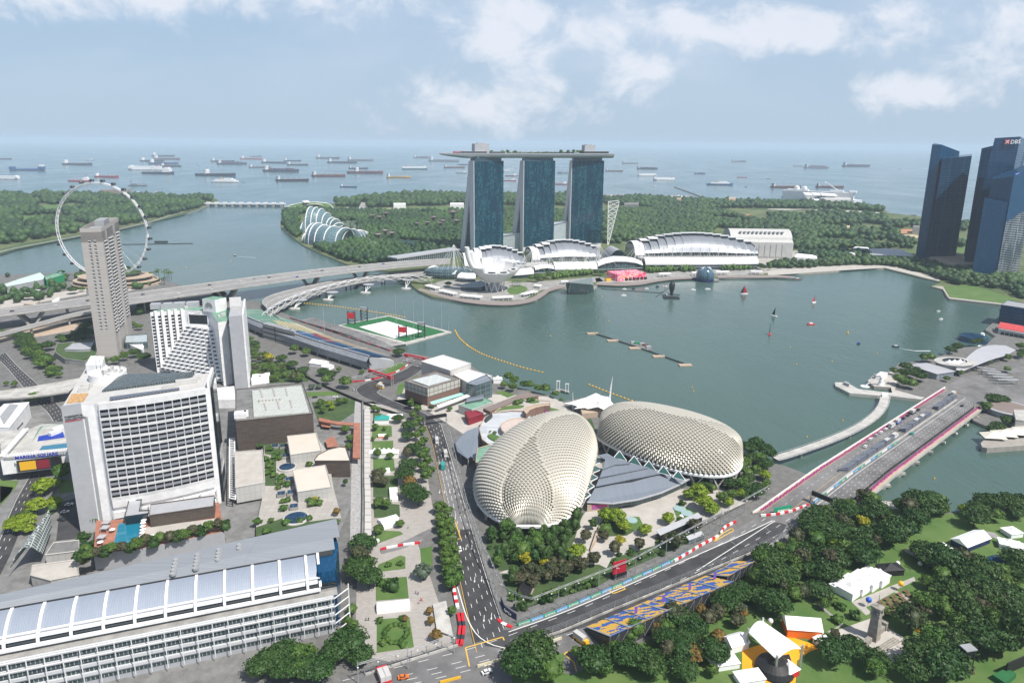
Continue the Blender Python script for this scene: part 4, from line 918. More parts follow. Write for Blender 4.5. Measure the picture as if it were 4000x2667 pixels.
wood('light_garden_trees',[tp('A4',[(400,740),(700,720),(900,740),(1300,760),(1290,840),(500,880)])],420,(5,8),'leaf_brightfar','lighter green trees dotted through the canopy behind the convention hall',exS)
wood('shore_trees',[tp('A4',[(355,515),(560,500),(1180,535),(1600,545),(2240,555),(2240,590),(1500,590),(1250,600),(800,580),(520,570),(360,560)]),tp('A5',[(0,660),(350,668),(700,680),(1020,722),(1010,735),(600,712),(0,700)])],240,(7,12),'leaf_far','even belt of trees along the coast in front of the cruise terminal',exS)
wood('hinterland_trees',[tp('A5',[(0,740),(600,745),(1000,790),(1330,835),(1330,880),(1060,880),(780,850),(430,850),(400,900),(0,900)]),tp('A5',[(0,900),(480,890),(1080,900),(1130,940),(1110,1000),(900,990),(830,985),(600,960),(330,965),(0,960)])],260,(6,11),'leaf_far','patchy woods on the flat land before the coast at the right',exS,gaps=.36)
wood('roadside_trees',[tp('A5',[(220,990),(360,985),(520,1010),(840,1010),(1000,1040),(1290,1050),(1290,990),(1150,970),(1100,1010),(1300,1030),(1290,1055),(1000,1055),(880,1075),(720,1050),(500,1075),(260,1080),(220,1050)])],110,(5,8),'leaf_far','lines of roadside trees between the lawns and the bay at the right',exS)
wood('distant_trees',[tp('A5',[(1690,840),(1760,835),(1740,900),(1690,900)]),tp('A5',[(1640,1010),(1700,1000),(1700,1040),(1640,1050)])],160,(6,9),'leaf_far','dark trees glimpsed between the two groups of office towers')
for n,pl,h,m_,lab in(('A2',[(1205,606),(1310,604),(1312,590),(1205,590)],18,'white','white warehouse with plain walls behind the gardens'),('A3',[(355,716),(470,716),(475,700),(355,700)],18,'white','second white warehouse hidden partly behind the left tower'),('A4',[(530,610),(655,608),(660,590),(535,592)],20,'concd','dark grey low block right of the right tower'),('A4',[(990,556),(1030,556),(1032,545),(990,545)],20,'tan','small tan block among the coastal trees, the left one'),('A4',[(1445,565),(1505,562),(1505,548),(1445,548)],24,'tan','larger tan block among the coastal trees, the right one'),('A5',[(1260,922),(1318,920),(1320,905),(1262,905)],16,'concd','dark low shed beside the left office tower'),('A4',[(1190,632),(1300,630),(1310,610),(1200,608)],7,'offwhite','pale low shed in the trees behind the convention hall'),('A5',[(100,782),(160,780),(160,770),(100,770)],8,'offwhite','small pale shed in the coastal field'),('A2',[(790,610),(930,618),(935,602),(800,596)],6,'greyl','long pale canopy behind the grass-roofed building')):
 mb=MB();mb.prism(tp(n,pl),G0,G0+h);solo('low_building',mb,M[m_],lab,'building','low buildings beyond the gardens')
M.ghglass=grid('glasshouse_glass',(.05,.12,.14),(.09,.17,.19),(.25,.31,.33),3.5,3.5,.2,.08,.3,spec=.8)
def glasshouse(lab,feet,back,hs,nrib,lean):
 feet=resample(smooth([V3(p)for p in feet],2),3);n=len(feet)-1;r=thing('glasshouse',lab,'glasshouse',feet[n//2],'ribbed glasshouses')
 def hh(s):
  for(a,ha),(b,hb_)in zip(hs,hs[1:]):
   if s<=b:q=(s-a)/(b-a);q=q*q*(3-2*q);return ha+(hb_-ha)*q
  return hs[-1][1]
 def S(s,j,up=0):
  k=s*n;i=min(n-1,int(k));a=feet[i].lerp(feet[i+1],k-i);bx_,by_=back(s);b=a+V3((bx_,by_,0));h=hh(s)+up
  th=pi*j;q=(1-cos(th))/2;l=lean*sin(th);return a.lerp(b,q)+V3((l,0,h*sin(th)**.85))
 mb=MB();mb.gridf(lambda i,j:S(i,j),30,16);mb.b('glass_shell','ghglass',r)
 for k in range(nrib):
  s=(k+.2)/(nrib-.6);s=min(.995,s);mb=MB();mb.tube([S(s,j/16,1.5)+UZ(0)for j in range(17)],1.25,5);mb.b('arched_rib','white',r)
P2_=lambda x,y:t('A2',x,y)
glasshouse('nearer long glasshouse with white ribs and a low tapering tail by the water',[P2_(400,878),P2_(450,905),P2_(540,922),P2_(630,924),P2_(725,920),P2_(790,892),P2_(872,838)],lambda s:(18+26*s,75-60*s**1.5),[(0,18),(.14,41),(.35,38),(.7,22),(1,3)],12,0)
glasshouse('farther taller glasshouse with white ribs and a pointed crest',[P2_(380,805),P2_(430,800),P2_(500,795),P2_(600,790),P2_(700,770)],lambda s:(5+20*s,90-60*s),[(0,22),(.16,58),(.35,52),(.7,25),(1,3)],9,0)
def flared():
 r=thing('flared_tower','','tree tower');m_=M.setdefault('plum',mat('plum_steel',(.20,.09,.12),.6));mb=MB();mb.lathe((0,0,0),[(3.5,0),(2.4,12),(2.4,20),(4.5,26)],10);mb.b('trunk','leaf_dark',r)
 for k in range(14):a=R(k*360/14);mb=MB();mb.tube([(cos(a)*q,sin(a)*q,z)for q,z in((2.8,14),(4,22),(8,28),(14,30.5))],.35,4);mb.build('branch',m_,r)
 mb=MB();mb.tube([(cos(R(k*20))*13.5,sin(R(k*20))*13.5,30.4)for k in range(18)],.4,4,True);mb.build('rim',m_,r);mb=MB();mb.lathe((0,0,29.2),[(9,0),(0,.2)],14);mb.b('canopy_disc','offwhite',r);return r
pf=Proto(flared());its=[]
for x,y,s in((1725,612,1.6),(1555,660,1.2),(1635,692,1.0),(1755,690,1.1),(1612,712,.9),(1500,706,.9),(1412,716,.8),(1020,646,1),(1080,658,1.1),(1135,624,1.2),(1070,812,1),(1130,778,1),(1188,797,1)):
 p=t('A2',x,y,G0+22*s);r=pf.put(V3((p.x,p.y,G0)),0,group='flared steel tree towers',scale=s*.72);its.append((r,('large ' if s>1.3 else'')+'flared steel tree tower rising from the garden woods',x,y))
ord_labels(its)
# office towers on the right
def blueglass(n,c1,c2,cm,w=1.5,h=4.0,mo=.16):return grid(n,c1,c2,cm,w,h,mo,.12,.3,spec=.35,pat=.7)
M.bg1=blueglass('deep_blue_curtain_wall',(.003,.045,.115),(.010,.085,.19),(.004,.03,.07))
M.bg2=blueglass('louvred_curtain_wall',(.004,.026,.065),(.012,.05,.10),(.05,.085,.125),30,4.2,.42)
M.bg3=blueglass('banded_curtain_wall',(.005,.032,.085),(.010,.05,.12),(.03,.065,.12),30,4.2,.30)
M.bgs=blueglass('white_striped_wall',(.01,.03,.05),(.01,.03,.05),(.42,.44,.46),60,3.0,.55)
def tower(lab,foot,tops,mats,grp='office towers at the right edge',sides=None):
 r=thing('office_tower',lab,'office tower',(sum(p[0]for p in foot)/len(foot),sum(p[1]for p in foot)/len(foot),G0),grp)
 mb=MB();mb.prism(foot,G0,tops,top=True);mb.build('curtain_wall',mats[0],r);return r
c0,c1,c2=ty('A5',1437,143,1288),ty('A5',1520,145,1284),ty('A5',1678,205,1325);c3,c4=ty('A5',1527,268,1277),ty('A5',1785,243,1290)
r=tower('tall blue glass tower with a slanting crown, leftmost at the right edge',[c0,c1,c2,(c2.x-6,c2.y+20),(c0.x+24,c0.y+34)],[c0.z,c1.z,c2.z,c2.z+6,c0.z+3],[M.bg1])
mb=MB();mb.prism([c3,c4,(c4.x+22,c4.y+34),(c3.x+22,c3.y+32)],14,[c3.z,c4.z,c4.z+3,c3.z+3],bottom=True);mb.b('louvred_wing','bg2',r)
mb=MB();mb.bar(c3+V3((0,-.4,0)),(c3.x,c3.y-.4,14),1.5);mb.b('edge_fin','navy',r)
for k in range(5):mb=MB();mb.bar((c3.x+6+k*11,c3.y+5,G0),(c3.x+6+k*11,c3.y+5,14),1.4,n=8);mb.b('column','conc',r)
d0,d1=ty('A5',1870,178,1290),ty('A5',1970,140,1290)
tower('dark narrow tower squeezed between its taller neighbours',[(d0.x,d0.y),(d1.x+10,d0.y-4),(d1.x+38,d0.y+40),(d0.x+30,d0.y+42)],[d0.z,d1.z,d1.z,d0.z],[M.bg3])
e0,e1=ty('A5',1985,88,1225),ty('A5',2210,75,1222)
b0=t('A5',1745,1130,G0);k_=1225/b0.y
r=thing('office_tower','tallest dark blue tower carrying a bank name in white letters','office tower',(e0.x,e0.y,G0),'office towers at the right edge')
mb=MB();fb=[V3((b0.x*k_-6,1225,G0)),V3((e1.x-12,1216,G0)),V3((e1.x+50,1260,G0)),V3((b0.x*k_+28,1275,G0))];ft=[V3((e0.x,1225,e0.z)),V3((e1.x,1222,e1.z)),V3((e1.x+40,1260,e1.z-6)),V3((e0.x+26,1262,e0.z))]
mb.add(fb+ft,[[0,1,5,4],[1,2,6,5],[2,3,7,6],[3,0,4,7],[4,5,6,7]]);mb.b('curtain_wall','bg3',r)
p=ty('A5',2066,142,1221);u=(ft[1]-ft[0]).normalized();text('sign_letters','DBS',9.5,p+u*9.5+V3((0,-.6,0)),u,(0,0,1),M.white,r,.2,.12)
mb=MB();mb.quad(p+V3((0,-.5,0)),p+u*8+V3((0,-.5,0)),p+u*8+V3((0,-.5,7.5)),p+V3((0,-.5,7.5)));mb.build('sign_emblem',M.red,r,thick=.4)
mb=MB();q=p+V3((0,-.9,0));mb.bar(q+u*1.5+UZ(1.3),q+u*6.5+UZ(6.3),1.1);mb.bar(q+u*6.5+UZ(1.3),q+u*1.5+UZ(6.3),1.1);mb.b('emblem_cross','white',r)
g0,g1=ty('A5',1895,620,1150),ty('A5',2100,650,1138)
r=thing('office_tower','stepped blue glass tower nearest the bay with a small green and blue emblem','office tower',(g1.x,g1.y,G0),'office towers at the right edge')
mb=MB();mb.prism([g0,g1,(g1.x+30,g1.y+40),(g0.x+30,g0.y+44)],G0,[g0.z,g1.z,g1.z+2,g0.z+2]);mb.b('lower_volume','bg1',r)
h0,h1=ty('A5',1962,445,1168),ty('A5',2262,358,1135)
mb=MB();mb.prism([(h0.x,1168),(g1.x+3.5,1139.5),(h1.x+40,1165),(h1.x+60,1210),(h0.x+30,1215)],G0,[h0.z,h0.z+6,h1.z+8,h1.z+8,h0.z]);mb.b('upper_volume','bg1',r)
mb=MB();mb.quad((g1.x+3.2,1138.9,G0),(h1.x+40,1164.4,G0),(h1.x+40,1164.4,120),(g1.x+3.2,1138.9,96));mb.b('striped_screen','bgs',r)
mb=MB();q=ty('A5',1972,545,1166)
for k in range(6):mb.box(q+V3((k*7.0+3,-1.2,0)),(5.5,1.6,6.5))
mb.b('sky_terrace','greyl',r)
q=ty('A5',2126,470,1152);mb=MB();mb.tube([q+V3((x,-3,z))for x,z in((9,14),(3,12),(2,8),(7,5))],1.3,6);mb.b('emblem_blue','blue',r);mb=MB();mb.tube([q+V3((x,-3.2,z))for x,z in((1,7),(8,5),(9,0),(4,-4))],1.3,6);mb.build('emblem_green',mat('emblem_green',(.05,.45,.08)),r)
for n,pl,z0,h,m_,lab in(('A5',[(1370,1175),(1640,1260),(1800,1250),(1800,1170),(1520,1130),(1380,1140)],G0,12,'tan','stepped stone podium at the foot of the left office tower'),('A5',[(880,1150),(1230,1165),(1285,1160),(1180,1105),(1040,1092),(880,1095)],G0,9,'greyl','low building with angular white roofs beside the towers'),('A5',[(710,1145),(760,1142),(760,1125),(710,1128)],G0,9,'white','small white kiosk block among the bay trees'),('A5',[(740,1075),(880,1085),(880,1070),(760,1062)],G0,6,'white','narrow white roofed hall behind the bay trees'),('A5',[(225,1155),(430,1170),(420,1140),(250,1125)],G0,6,'whitecl','white tented roof on the bay plaza')):
 mb=MB();mb.prism(tp(n,pl),z0,z0+h);mb.at(1);pz=offs([V3((q.x,q.y,0))for q in tp(n,pl)],1.2,True);mb.prism(pz,z0+h+.02,z0+h+.8,bottom=True)
 solo('low_building',mb,[M[m_]if m_!='greyl' else M.shopglass,M.greyl if m_=='greyl' else M[m_]],lab,'building')
# slab tower hotel on the left
def ritz():
 a,b,c,d=V3((-422,664,0)),V3((-404.5,670,0)),V3((-440,763,0)),V3((-457.5,757,0));zt=134
 M.rconc=grid('ribbed_concrete',(.38,.36,.335),(.41,.385,.36),(.30,.28,.26),80,1.15,.09,.8,.8)
 r=thing('slab_tower','tall narrow concrete slab tower with round windows, in front of the wheel','hotel tower',((a+b+c+d)/4+UZ(G0)))
 u=(b-a).normalized();v=(c-b).normalized();nrm=V3((v.y,-v.x,0))
 if nrm.x<0:nrm=-nrm
 mb=MB();L_=(c-b).length
 segs=[(0,.17,0),(.17,.25,-3),(.25,.60,0),(.60,.70,-4),(.70,1,0)]
 poly=[a,b]
 for s0,s1,dd in segs:poly+=[b+v*(L_*s0)+nrm*dd,b+v*(L_*s1)+nrm*dd]
 poly.append(d);q=[]
 for p in poly:
  if not q or(q[-1]-p).length>.05:q.append(p)
 mb.prism(q,G0,134-4,top=False);mb.prism([a,b,c,d],134-14,134,top=False);mb.at(1).prism([a+u*.5+v,b-u*.5+v,c-u*.5-v,d+u*.5-v],130,130.1)
 mb.build('wall',[M.rconc,M.concd],r)
 mb=MB();mb.prism([a+u*6+v*40,b-u*4+v*40,b-u*4+v*70,a+u*6+v*70],130.2,137);mb.prism([a+u*3+v*8,b-u*3+v*8,b-u*3+v*36,a+u*3+v*36],130.2,131.5);mb.b('roof_plant','grey',r)
 fn=V3((u.y,-u.x,0))
 for k in range(26):
  z=122-k*3.55
  for s in(.39,.64):
   o=a.lerp(b,s)+fn*.12;mb=MB();pts=[o+u*(cos(th)*1.15)+V3((0,0,z+sin(th)*1.15))for th in[2*pi*i/10 for i in range(10)]];mb.add(pts,[list(range(10))]);mb.at(1).add([o+u*-1.2+UZ(z),o+u*1.2+UZ(z),o+u*1.0+fn*.9+UZ(z-.3),o-u*1.0+fn*.9+UZ(z-.3)],[[0,1,2,3]]);mb.build('round_window',[M.glassd,M.white],r)
 for s0,cnt in((.03,2),(.27,3),(.73,2)):
  mb=MB()
  for k in range(27):
   for j in range(cnt):o=b+v*(L_*(s0+.04+j*.09))+nrm*.5;z=118-k*3.55-j*.5;mb.at(0).box((o.x,o.y,z),(1.3,2.4,1.6),math.atan2(v.y,v.x)-pi/2);mb.at(1).box((o.x+.1,o.y,z+1.62),(1.5,2.5,.5),math.atan2(v.y,v.x)-pi/2)
  mb.build('bay_windows',[M.glassd,M.white],r)['kind']='stuff'
 for s0,s1,h in((.18,.24,30),(.61,.69,26)):
  mb=MB();p,q_=b+v*(L_*s0)-nrm*.0,b+v*(L_*s1)
  mb.quad(p+nrm*-2.8+UZ(G0),q_+nrm*-2.8+UZ(G0),q_+nrm*-2.8+UZ(h),p+nrm*-2.8+UZ(h));mb.b('tall_opening','concd',r)
ritz()
# observation wheel
def wheel():
 ctr=ty('A1',893,785,1035);Rr=72;ud=V3((cos(R(-4)),sin(R(-4)),0));nd=V3((-ud.y,ud.x,0))
 r=thing('observation_wheel','giant white observation wheel with dark glass cabins behind the slab tower','observation wheel',(ctr.x,ctr.y,G0))
 W=lambda a,rad,d=0:ctr+ud*(cos(a)*rad)+V3((0,0,sin(a)*rad))+nd*d
 n=56
 mb=MB();mb.tube([W(2*pi*k/n,Rr,-1.6)for k in range(n)],.55,5,True);mb.tube([W(2*pi*k/n,Rr,1.6)for k in range(n)],.55,5,True);mb.tube([W(2*pi*k/n,Rr-2.6,0)for k in range(n)],.45,5,True)
 for k in range(n):
  a,b=2*pi*k/n,2*pi*(k+.5)/n;mb.bar(W(a,Rr,-1.6),W(a,Rr,1.6),.35);mb.bar(W(a,Rr,-1.6),W(b,Rr-2.6,0),.32);mb.bar(W(b,Rr-2.6,0),W(a,Rr,1.6),.32)
 mb.b('rim','white',r)
 mb=MB()
 for k in range(28):
  a=2*pi*k/28;mb.bar(W(a,2,4),W(a+.25,Rr-2.6,0),.10,n=3);mb.bar(W(a,2,-4),W(a-.25,Rr-2.6,0),.10,n=3)
 mb.b('spoke_cables','steel',r)
 mb=MB();mb.tube([W(0,0,-7),W(0,0,7)],2.2,10);mb.b('hub','white',r)
 for s in(-1,1):mb=MB();mb.bar(ctr+nd*(6*s),V3((ctr.x,ctr.y,G0))+ud*(24*s)+nd*(22*s),2.4,n=8);mb.bar(ctr+nd*(6*s),V3((ctr.x,ctr.y,G0))-ud*(24*s)+nd*(22*s),2.4,n=8);mb.b('support_leg','white',r)
 for k in range(28):
  a=2*pi*(k+.35)/28;o=W(a,Rr+3.2,0);f=ud
  mb=MB();mb.smooth=True;prof=[(0,-3.6),(1.5,-3.2),(2.0,-1.5),(2.0,1.5),(1.5,3.2),(0,3.6)];vs=[];m_=8
  ax=nd*.9+ud*.43
  sd_=V3((-ax.y,ax.x,0))
  for rr,l in prof:
   for j in range(m_):th=2*pi*j/m_;vs.append(o+ax*l+sd_*(cos(th)*rr)+V3((0,0,sin(th)*rr)))
  mb.add(vs,[[i*m_+j,i*m_+(j+1)%m_,(i+1)*m_+(j+1)%m_,(i+1)*m_+j]for i in range(5)for j in range(m_)])
  cab=mb.b('cabin','glassd',r)
  mb=MB();mb.tube([o+sd_*(cos(th)*2.15)+V3((0,0,sin(th)*2.15))for th in[2*pi*j/10 for j in range(10)]],.22,4,True);mb.bar(o,W(a,Rr,0),.4);mb.build('cabin_ring',M.steel,cab)
 c=t('A1',950,1275,G0);r=thing('wheel_terminal','round terraced terminal with pale ring roofs at the foot of the wheel','building',c)
 c=c+V3((0,22,0))
 for k,(rr,z)in enumerate(((52,1),(50,6),(44,12),(30,17))):
  mb=MB();mb.lathe(c+UZ(z),[(rr*.86,-4),(rr*.86,0)],40,sx=1.25,sy=.8);mb.b('storey','shopglass',r)
  mb=MB();mb.lathe(c+UZ(z),[(rr*.8,.02),(rr,0),(rr,1.4),(rr*.9,1.5),(rr*.6,1.2),(0,1.2)],48,sx=1.25,sy=.8);mb.build('ring_roof',M.tan if k<3 else M.grassd,r)
wheel()
# highway viaducts
M.road_c=mat('concrete_road',(.25,.245,.24),.8,var=.12,vs=.06)
M.asph=mat('new_asphalt',(.045,.044,.046),.75,var=.35,vs=.12)
M.asphg=mat('old_asphalt',(.155,.152,.152),.85,var=.3,vs=.06)
M.line=mat('road_paint',(.72,.72,.70),.7);M.liney=mat('yellow_road_paint',(.68,.42,.06),.7)
def viaduct(lab,Lf,Rt,th=2.6,par=1.1,med=True,name='viaduct',cat='viaduct',piers=(),m='road_c',grp=None):
 """Lf, Rt: the two edges of the deck, world points with their heights"""
 n=24;Lf=resample(smooth(Lf,2),max(6,sum((V3(Lf[i+1])-V3(Lf[i])).length for i in range(len(Lf)-1))/n));m_=len(Lf)-1
 Rs=smooth(Rt,2);tot=sum((Rs[i+1]-Rs[i]).length for i in range(len(Rs)-1));Rt=resample(Rs,tot/m_);k=min(len(Lf),len(Rt));Lf,Rt=Lf[:k],Rt[:k]
 r=thing(name,lab,cat,(Lf[k//2]+Rt[k//2])/2-UZ(3),grp)
 dn=UZ(-th);
 mb=MB();mb.strip(Lf,Rt);o=mb.build('road_surface',M[m],r)
 mb=MB()
 L2=[a.lerp(b,.18)+dn for a,b in zip(Lf,Rt)];R2=[a.lerp(b,.82)+dn for a,b in zip(Lf,Rt)];L1=[a+UZ(-.9)for a in Lf];R1=[a+UZ(-.9)for a in Rt]
 for A,B in((Lf,L1),(L1,L2),(L2,R2),(R2,R1),(R1,Rt)):mb.add(A+B,[[i,i+1,k+i+1,k+i]for i in range(k-1)])
 mb.b('girder','conc',r)
 for E_2 in(Lf,Rt):
  mb=MB()
  for a,b in zip(E_2,E_2[1:]):mb.bar(a+UZ(par/2),b+UZ(par/2),.45,par)
  mb.b('parapet','concl',r)
 if med:
  mb=MB()
  for i in range(k-1):a,b=Lf[i].lerp(Rt[i],.5),Lf[i+1].lerp(Rt[i+1],.5);mb.bar(a+UZ(.4),b+UZ(.4),.8,.8)
  mb.b('median_barrier','concl',r)
 mb=MB()
 for f in(.17,.33,.67,.83)if med else(.5,):
  for i in range(0,k-1):
   a,b=Lf[i].lerp(Rt[i],f),Lf[i+1].lerp(Rt[i+1],f);mb.add([a+UZ(.05),a.lerp(b,.45)+UZ(.05),a.lerp(b,.45)+V3((0,.25,.05)),a+V3((0,.25,.05))],[[0,1,2,3]])
 mb.b('lane_marks','line',r)
 for s,zb,kind in piers:
  i=min(k-2,int(s*(k-1)));a,b=Lf[i],Rt[i];c=(a+b)/2;d=(b-a).normalized();fw_=V3((-d.y,d.x,0));w_=(b-a).length;mb=MB();top=c.z-th
  if kind=='V':
   for q in(-.30,-.1,.1,.30):
    o=c+d*(w_*q);o.z=0
    for sg in(-1,1):mb.bar(o+UZ(zb+1.5)+fw_*(sg*3),o+fw_*(sg*13)+UZ(top),2.2)
   mb.box(V3((c.x,c.y,zb)),(w_*.9,12,2),math.atan2(d.y,d.x))
  else:
   for q in(-.25,.25):o=c+d*(w_*q);mb.bar((o.x,o.y,zb),(o.x,o.y,top),2.2,n=8)
  mb.b('pier','conc',r)
 return Lf,Rt,r
HW=viaduct('long concrete highway bridge crossing the channel behind the footbridge',[t('A1',1090,1343,20),t('A1',2240,1190,22),t('A2',600,1117,22),t('A2',1290,1053,20),t('A2',1700,1030,17)],[t('A1',1100,1433,20),t('A1',2240,1268,22),t('A2',600,1178,22),t('A2',1290,1105,20),t('A2',1700,1075,17)],piers=[(.29,0,'V'),(.53,0,'V'),(.67,0,'V'),(.06,G0,'I'),(.15,G0,'I')],grp='highway decks')
VL=viaduct('upper highway deck running off to the left behind the slab tower',[t('A1',-120,1492,20),t('A1',300,1440,20),t('A1',600,1398,20),t('A1',860,1352,20),t('A1',1100,1330,20)],[t('A1',-120,1552,20),t('A1',300,1497,20),t('A1',600,1460,20),t('A1',860,1420,20),t('A1',1100,1404,20)],med=False,piers=[(.3,G0,'V'),(.55,G0,'I'),(.75,G0,'I')],grp='highway decks')
viaduct('lower slip-road deck curving left below the highway',[t('C1',-150,1180,11),t('C1',200,1090,11),t('C1',600,980,12),t('C1',1000,870,13),t('C1',1300,808,14),t('C1',1760,720,16)],[t('C1',-150,1225,11),t('C1',200,1135,11),t('C1',600,1025,12),t('C1',1000,912,13),t('C1',1300,860,14),t('C1',1760,765,16)],med=False,par=.8,piers=[(.3,G0,'I'),(.6,G0,'I'),(.8,G0,'I')],grp='highway decks')
BB=viaduct('curved grey road bridge over the bay beside the helix footbridge',[t('A7',390,70,8),t('A2',0,1385,9),t('A2',400,1278,10),t('A2',900,1190,10),t('A2',1480,1130,8)],[t('A7',440,105,8),t('A2',60,1445,9),t('A2',500,1332,10),t('A2',1000,1218,10),t('A2',1510,1166,8)],th=1.8,piers=[(.35,0,'I'),(.5,0,'I'),(.65,0,'I'),(.8,0,'I')],grp=None)
def helix():
 pth=resample(smooth([t('A2',x,y,9)for x,y in((85,1545),(170,1478),(260,1430),(380,1375),(600,1308),(850,1243),(1050,1212),(1300,1200),(1540,1222))],3),2.2);n=len(pth)
 r=thing('helix_footbridge','curved white footbridge wrapped in a double helix of tubes','footbridge',pth[n//2]-UZ(7))
 fr=[]
 for i,p in enumerate(pth):d=(pth[min(n-1,i+1)]-pth[max(0,i-1)]).normalized();fr.append((p,V3((-d.y,d.x,0))))
 for nm,ph,rad,cnt in(('outer_helix',0,5.2,4),('inner_helix',.6,4.4,4)):
  mb=MB();sg=1 if nm[0]=='o' else-1
  for c in range(cnt):mb.tube([p+s*(cos(ph+c*2*pi/cnt+sg*i*.16)*rad)+V3((0,0,1.5+sin(ph+c*2*pi/cnt+sg*i*.16)*rad))for i,(p,s)in enumerate(fr)],.26,4)
  mb.build(nm,M.white,r)
 mb=MB();mb.strip([p+s*3+UZ(-.6)for p,s in fr],[p-s*3+UZ(-.6)for p,s in fr]);mb.build('walkway',M.conc,r,thick=.6)
 mb=MB();mb.strip([p+s*3.2+UZ(4.6)for p,s in fr[8:-4:1]],[p-s*.5+UZ(5.4)for p,s in fr[8:-4:1]]);mb.build('glass_canopy',M.greyl,r,thick=.1)
 for k,(x,y)in enumerate(((395,1392),(668,1325),(985,1258),(1330,1218))):
  c=t('A2',x,y,8);mb=MB();mb.lathe(c,[(0,-.5),(6.5,-.4),(6.8,.6),(6.2,.6),(0,.4)],20,sx=1.25);mb.b('viewing_pod','greyl',r)
  b=t('A2',(335,630,958,1312)[k],(1470,1392,1330,1294)[k],0);mb=MB();mb.lathe(b,[(0,1.6),(5.5,1.5),(6,.6),(6,-.4)],18,sx=1.3,sy=.8);mb.b('pier_cap','concl',r)
  mb=MB()
  for a in(30,150,270):mb.bar(b+UZ(1.5),c+V3((cos(R(a))*5,sin(R(a))*3,-.6)),.8,n=6)
  mb.b('pier_leg','white',r)
helix()
# white stepped-bay hotel
def stepped():
 A,B,C_,D_=V3((-338,618,0)),V3((-311,628,0)),V3((-284,624,0)),V3((-260,583,0));zt=62
 E1_,G1_=V3((-254,588,0)),V3((-262,640,0));K_=V3((-330,640,0))
 r=thing('stepped_hotel','white hotel with cascading box bay windows and a fan emblem on its roof block','hotel',(-295,610,G0));M.rgreen=mat('green_roof_membrane',(.16,.30,.22),.8,var=.2)
 mb=MB();mb.prism([A,B,C_,D_,E1_,G1_,K_],G0,zt,cap_mi=1);mb.build('wall',[M.white,M.rgreen],r)
 def win(o,u,z,w_,h,nm='window',dd=.15,mm='glassd',par=None):
  nrm=V3((u.y,-u.x,0));mb=MB();o=o+nrm*dd;mb.quad(o+UZ(z),o+u*w_+UZ(z),o+u*w_+UZ(z+h),o+UZ(z+h));return mb.build(nm,M[mm],par or r)
 u1=(B-A).normalized();u2=(D_-C_).normalized();n1=V3((u1.y,-u1.x,0));n2=V3((u2.y,-u2.x,0))
 fl=16;fh=3.2
 mw=MB();mp=MB()
 for c in range(5):
  o=A+u1*(.6+c*5.6)
  mp.prism([o+u1*2.5,o+u1*5.4,o+u1*5.4+n1*.9,o+u1*3.4+n1*2.4],5,zt+1.2)
  for k in range(fl):
   z=7+k*fh+1
   if k<fl-c*3.2-1 and c>0 and k<12-c*0 and k<(c-0.5)*3.4:continue
   mw.quad(o+n1*.12+UZ(z),o+u1*2.4+n1*.12+UZ(z),o+u1*2.4+n1*.12+UZ(z+1.9),o+n1*.12+UZ(z+1.9))
 mp.b('pier','white',r);mw.b('window_column','glassd',r)['kind']='stuff'
 mw=MB()
 for k in range(fl+2):z=5+k*fh;o=D_-u2*3.4;mw.quad(o+n2*.12+UZ(z),o+u2*2.6+n2*.12+UZ(z),o+u2*2.6+n2*.12+UZ(z+1.9),o+n2*.12+UZ(z+1.9))
 mw.b('window_column','glassd',r)['kind']='stuff'
 for k in range(13):
  z=6+k*fh;s=k/12;PL=A.lerp(B,.12+.88*s);PR=D_.lerp(C_,.10+.62*s)
  ln=(PR-PL).length;u=(PR-PL)/ln;nn=V3((u.y,-u.x,0));cnt=max(3,int(ln/6.2));st=ln/cnt
  mb=MB();mb.prism([PL,PR,C_,B],z+2.6,z+3.2,bottom=True);mb.b('terrace_slab','white',r)
  mb=MB();mb.prism([PL-nn*1.5,PR-nn*1.5,C_,B],z-.2,z+2.6);mb.b('recessed_wall','offwhite',r)
  for j in range(cnt):
   o=PL+u*(j*st+.4);w_=st-.9;mb=MB();q=[o-nn*1.4,o+u*w_-nn*1.4,o+u*w_+nn*.4,o+u*(w_*.35)+nn*1.9,o+nn*1.2];mb.prism(q,z-.25,z+2.5,bottom=True);bay=mb.b('bay','white',r)
   a_,b_=o+u*(w_*.38)+nn*1.95,o+u*w_+nn*.5;uu=(b_-a_).normalized();win(a_+uu*.25,uu,z+.35,(b_-a_).length*.8,1.5,'pane',.08,'glassd',bay)
 o=B.lerp(C_,.15)-UZ(0);u=(C_-B).normalized();win(o,u,49,20,8.5,'tall_window',.3)
 mb=MB();a=o+V3((u.y,-u.x,0))*.3
 for q in(0,20):mb.bar(a+u*q+UZ(48),a+u*q+UZ(58.5),1)
 mb.bar(a+UZ(58.5),a+u*20+UZ(58.5),1);mb.b('window_frame','white',r)
 s0,s1=V3((-246.5,575,0)),V3((-236.5,578.5,0));su=(s1-s0).normalized();sn=V3((-su.y,su.x,0))
 mb=MB();mb.prism([s0,s1,s1+sn*62,s0+sn*62],G0,69.5);mb.b('end_slab','greyl',r)
 mb=MB();mb.prism([s1+su*.1-sn*.3,s1+su*1.6-sn*.3,s1+su*1.6+sn*62,s1+su*.1+sn*62],G0,71);mb.b('slab_edge','white',r)
 mb=MB();mb.prism([E1_,s0+V3((0,1,0)),s0+sn*50,E1_+sn*50],G0,60);mb.b('dark_slot','glassd',r)
 P=lambda x,y,z:t('C2',x,y,z)
 rm=[P(945,250,64),P(1130,270,64),P(1295,230,64)];mb=MB();b3=rm[2];q=[rm[0],rm[1],rm[2],rm[2]+(rm[0]-rm[1])];mb.prism(q,zt,74,cap_mi=1);mb.build('roof_block',[M.white,M.rgreen],r)
 u=(rm[1]-rm[0]).normalized();nn=V3((u.y,-u.x,0));c=rm[0].lerp(rm[1],.5)+nn*.25;c.z=66.2;mb=MB()
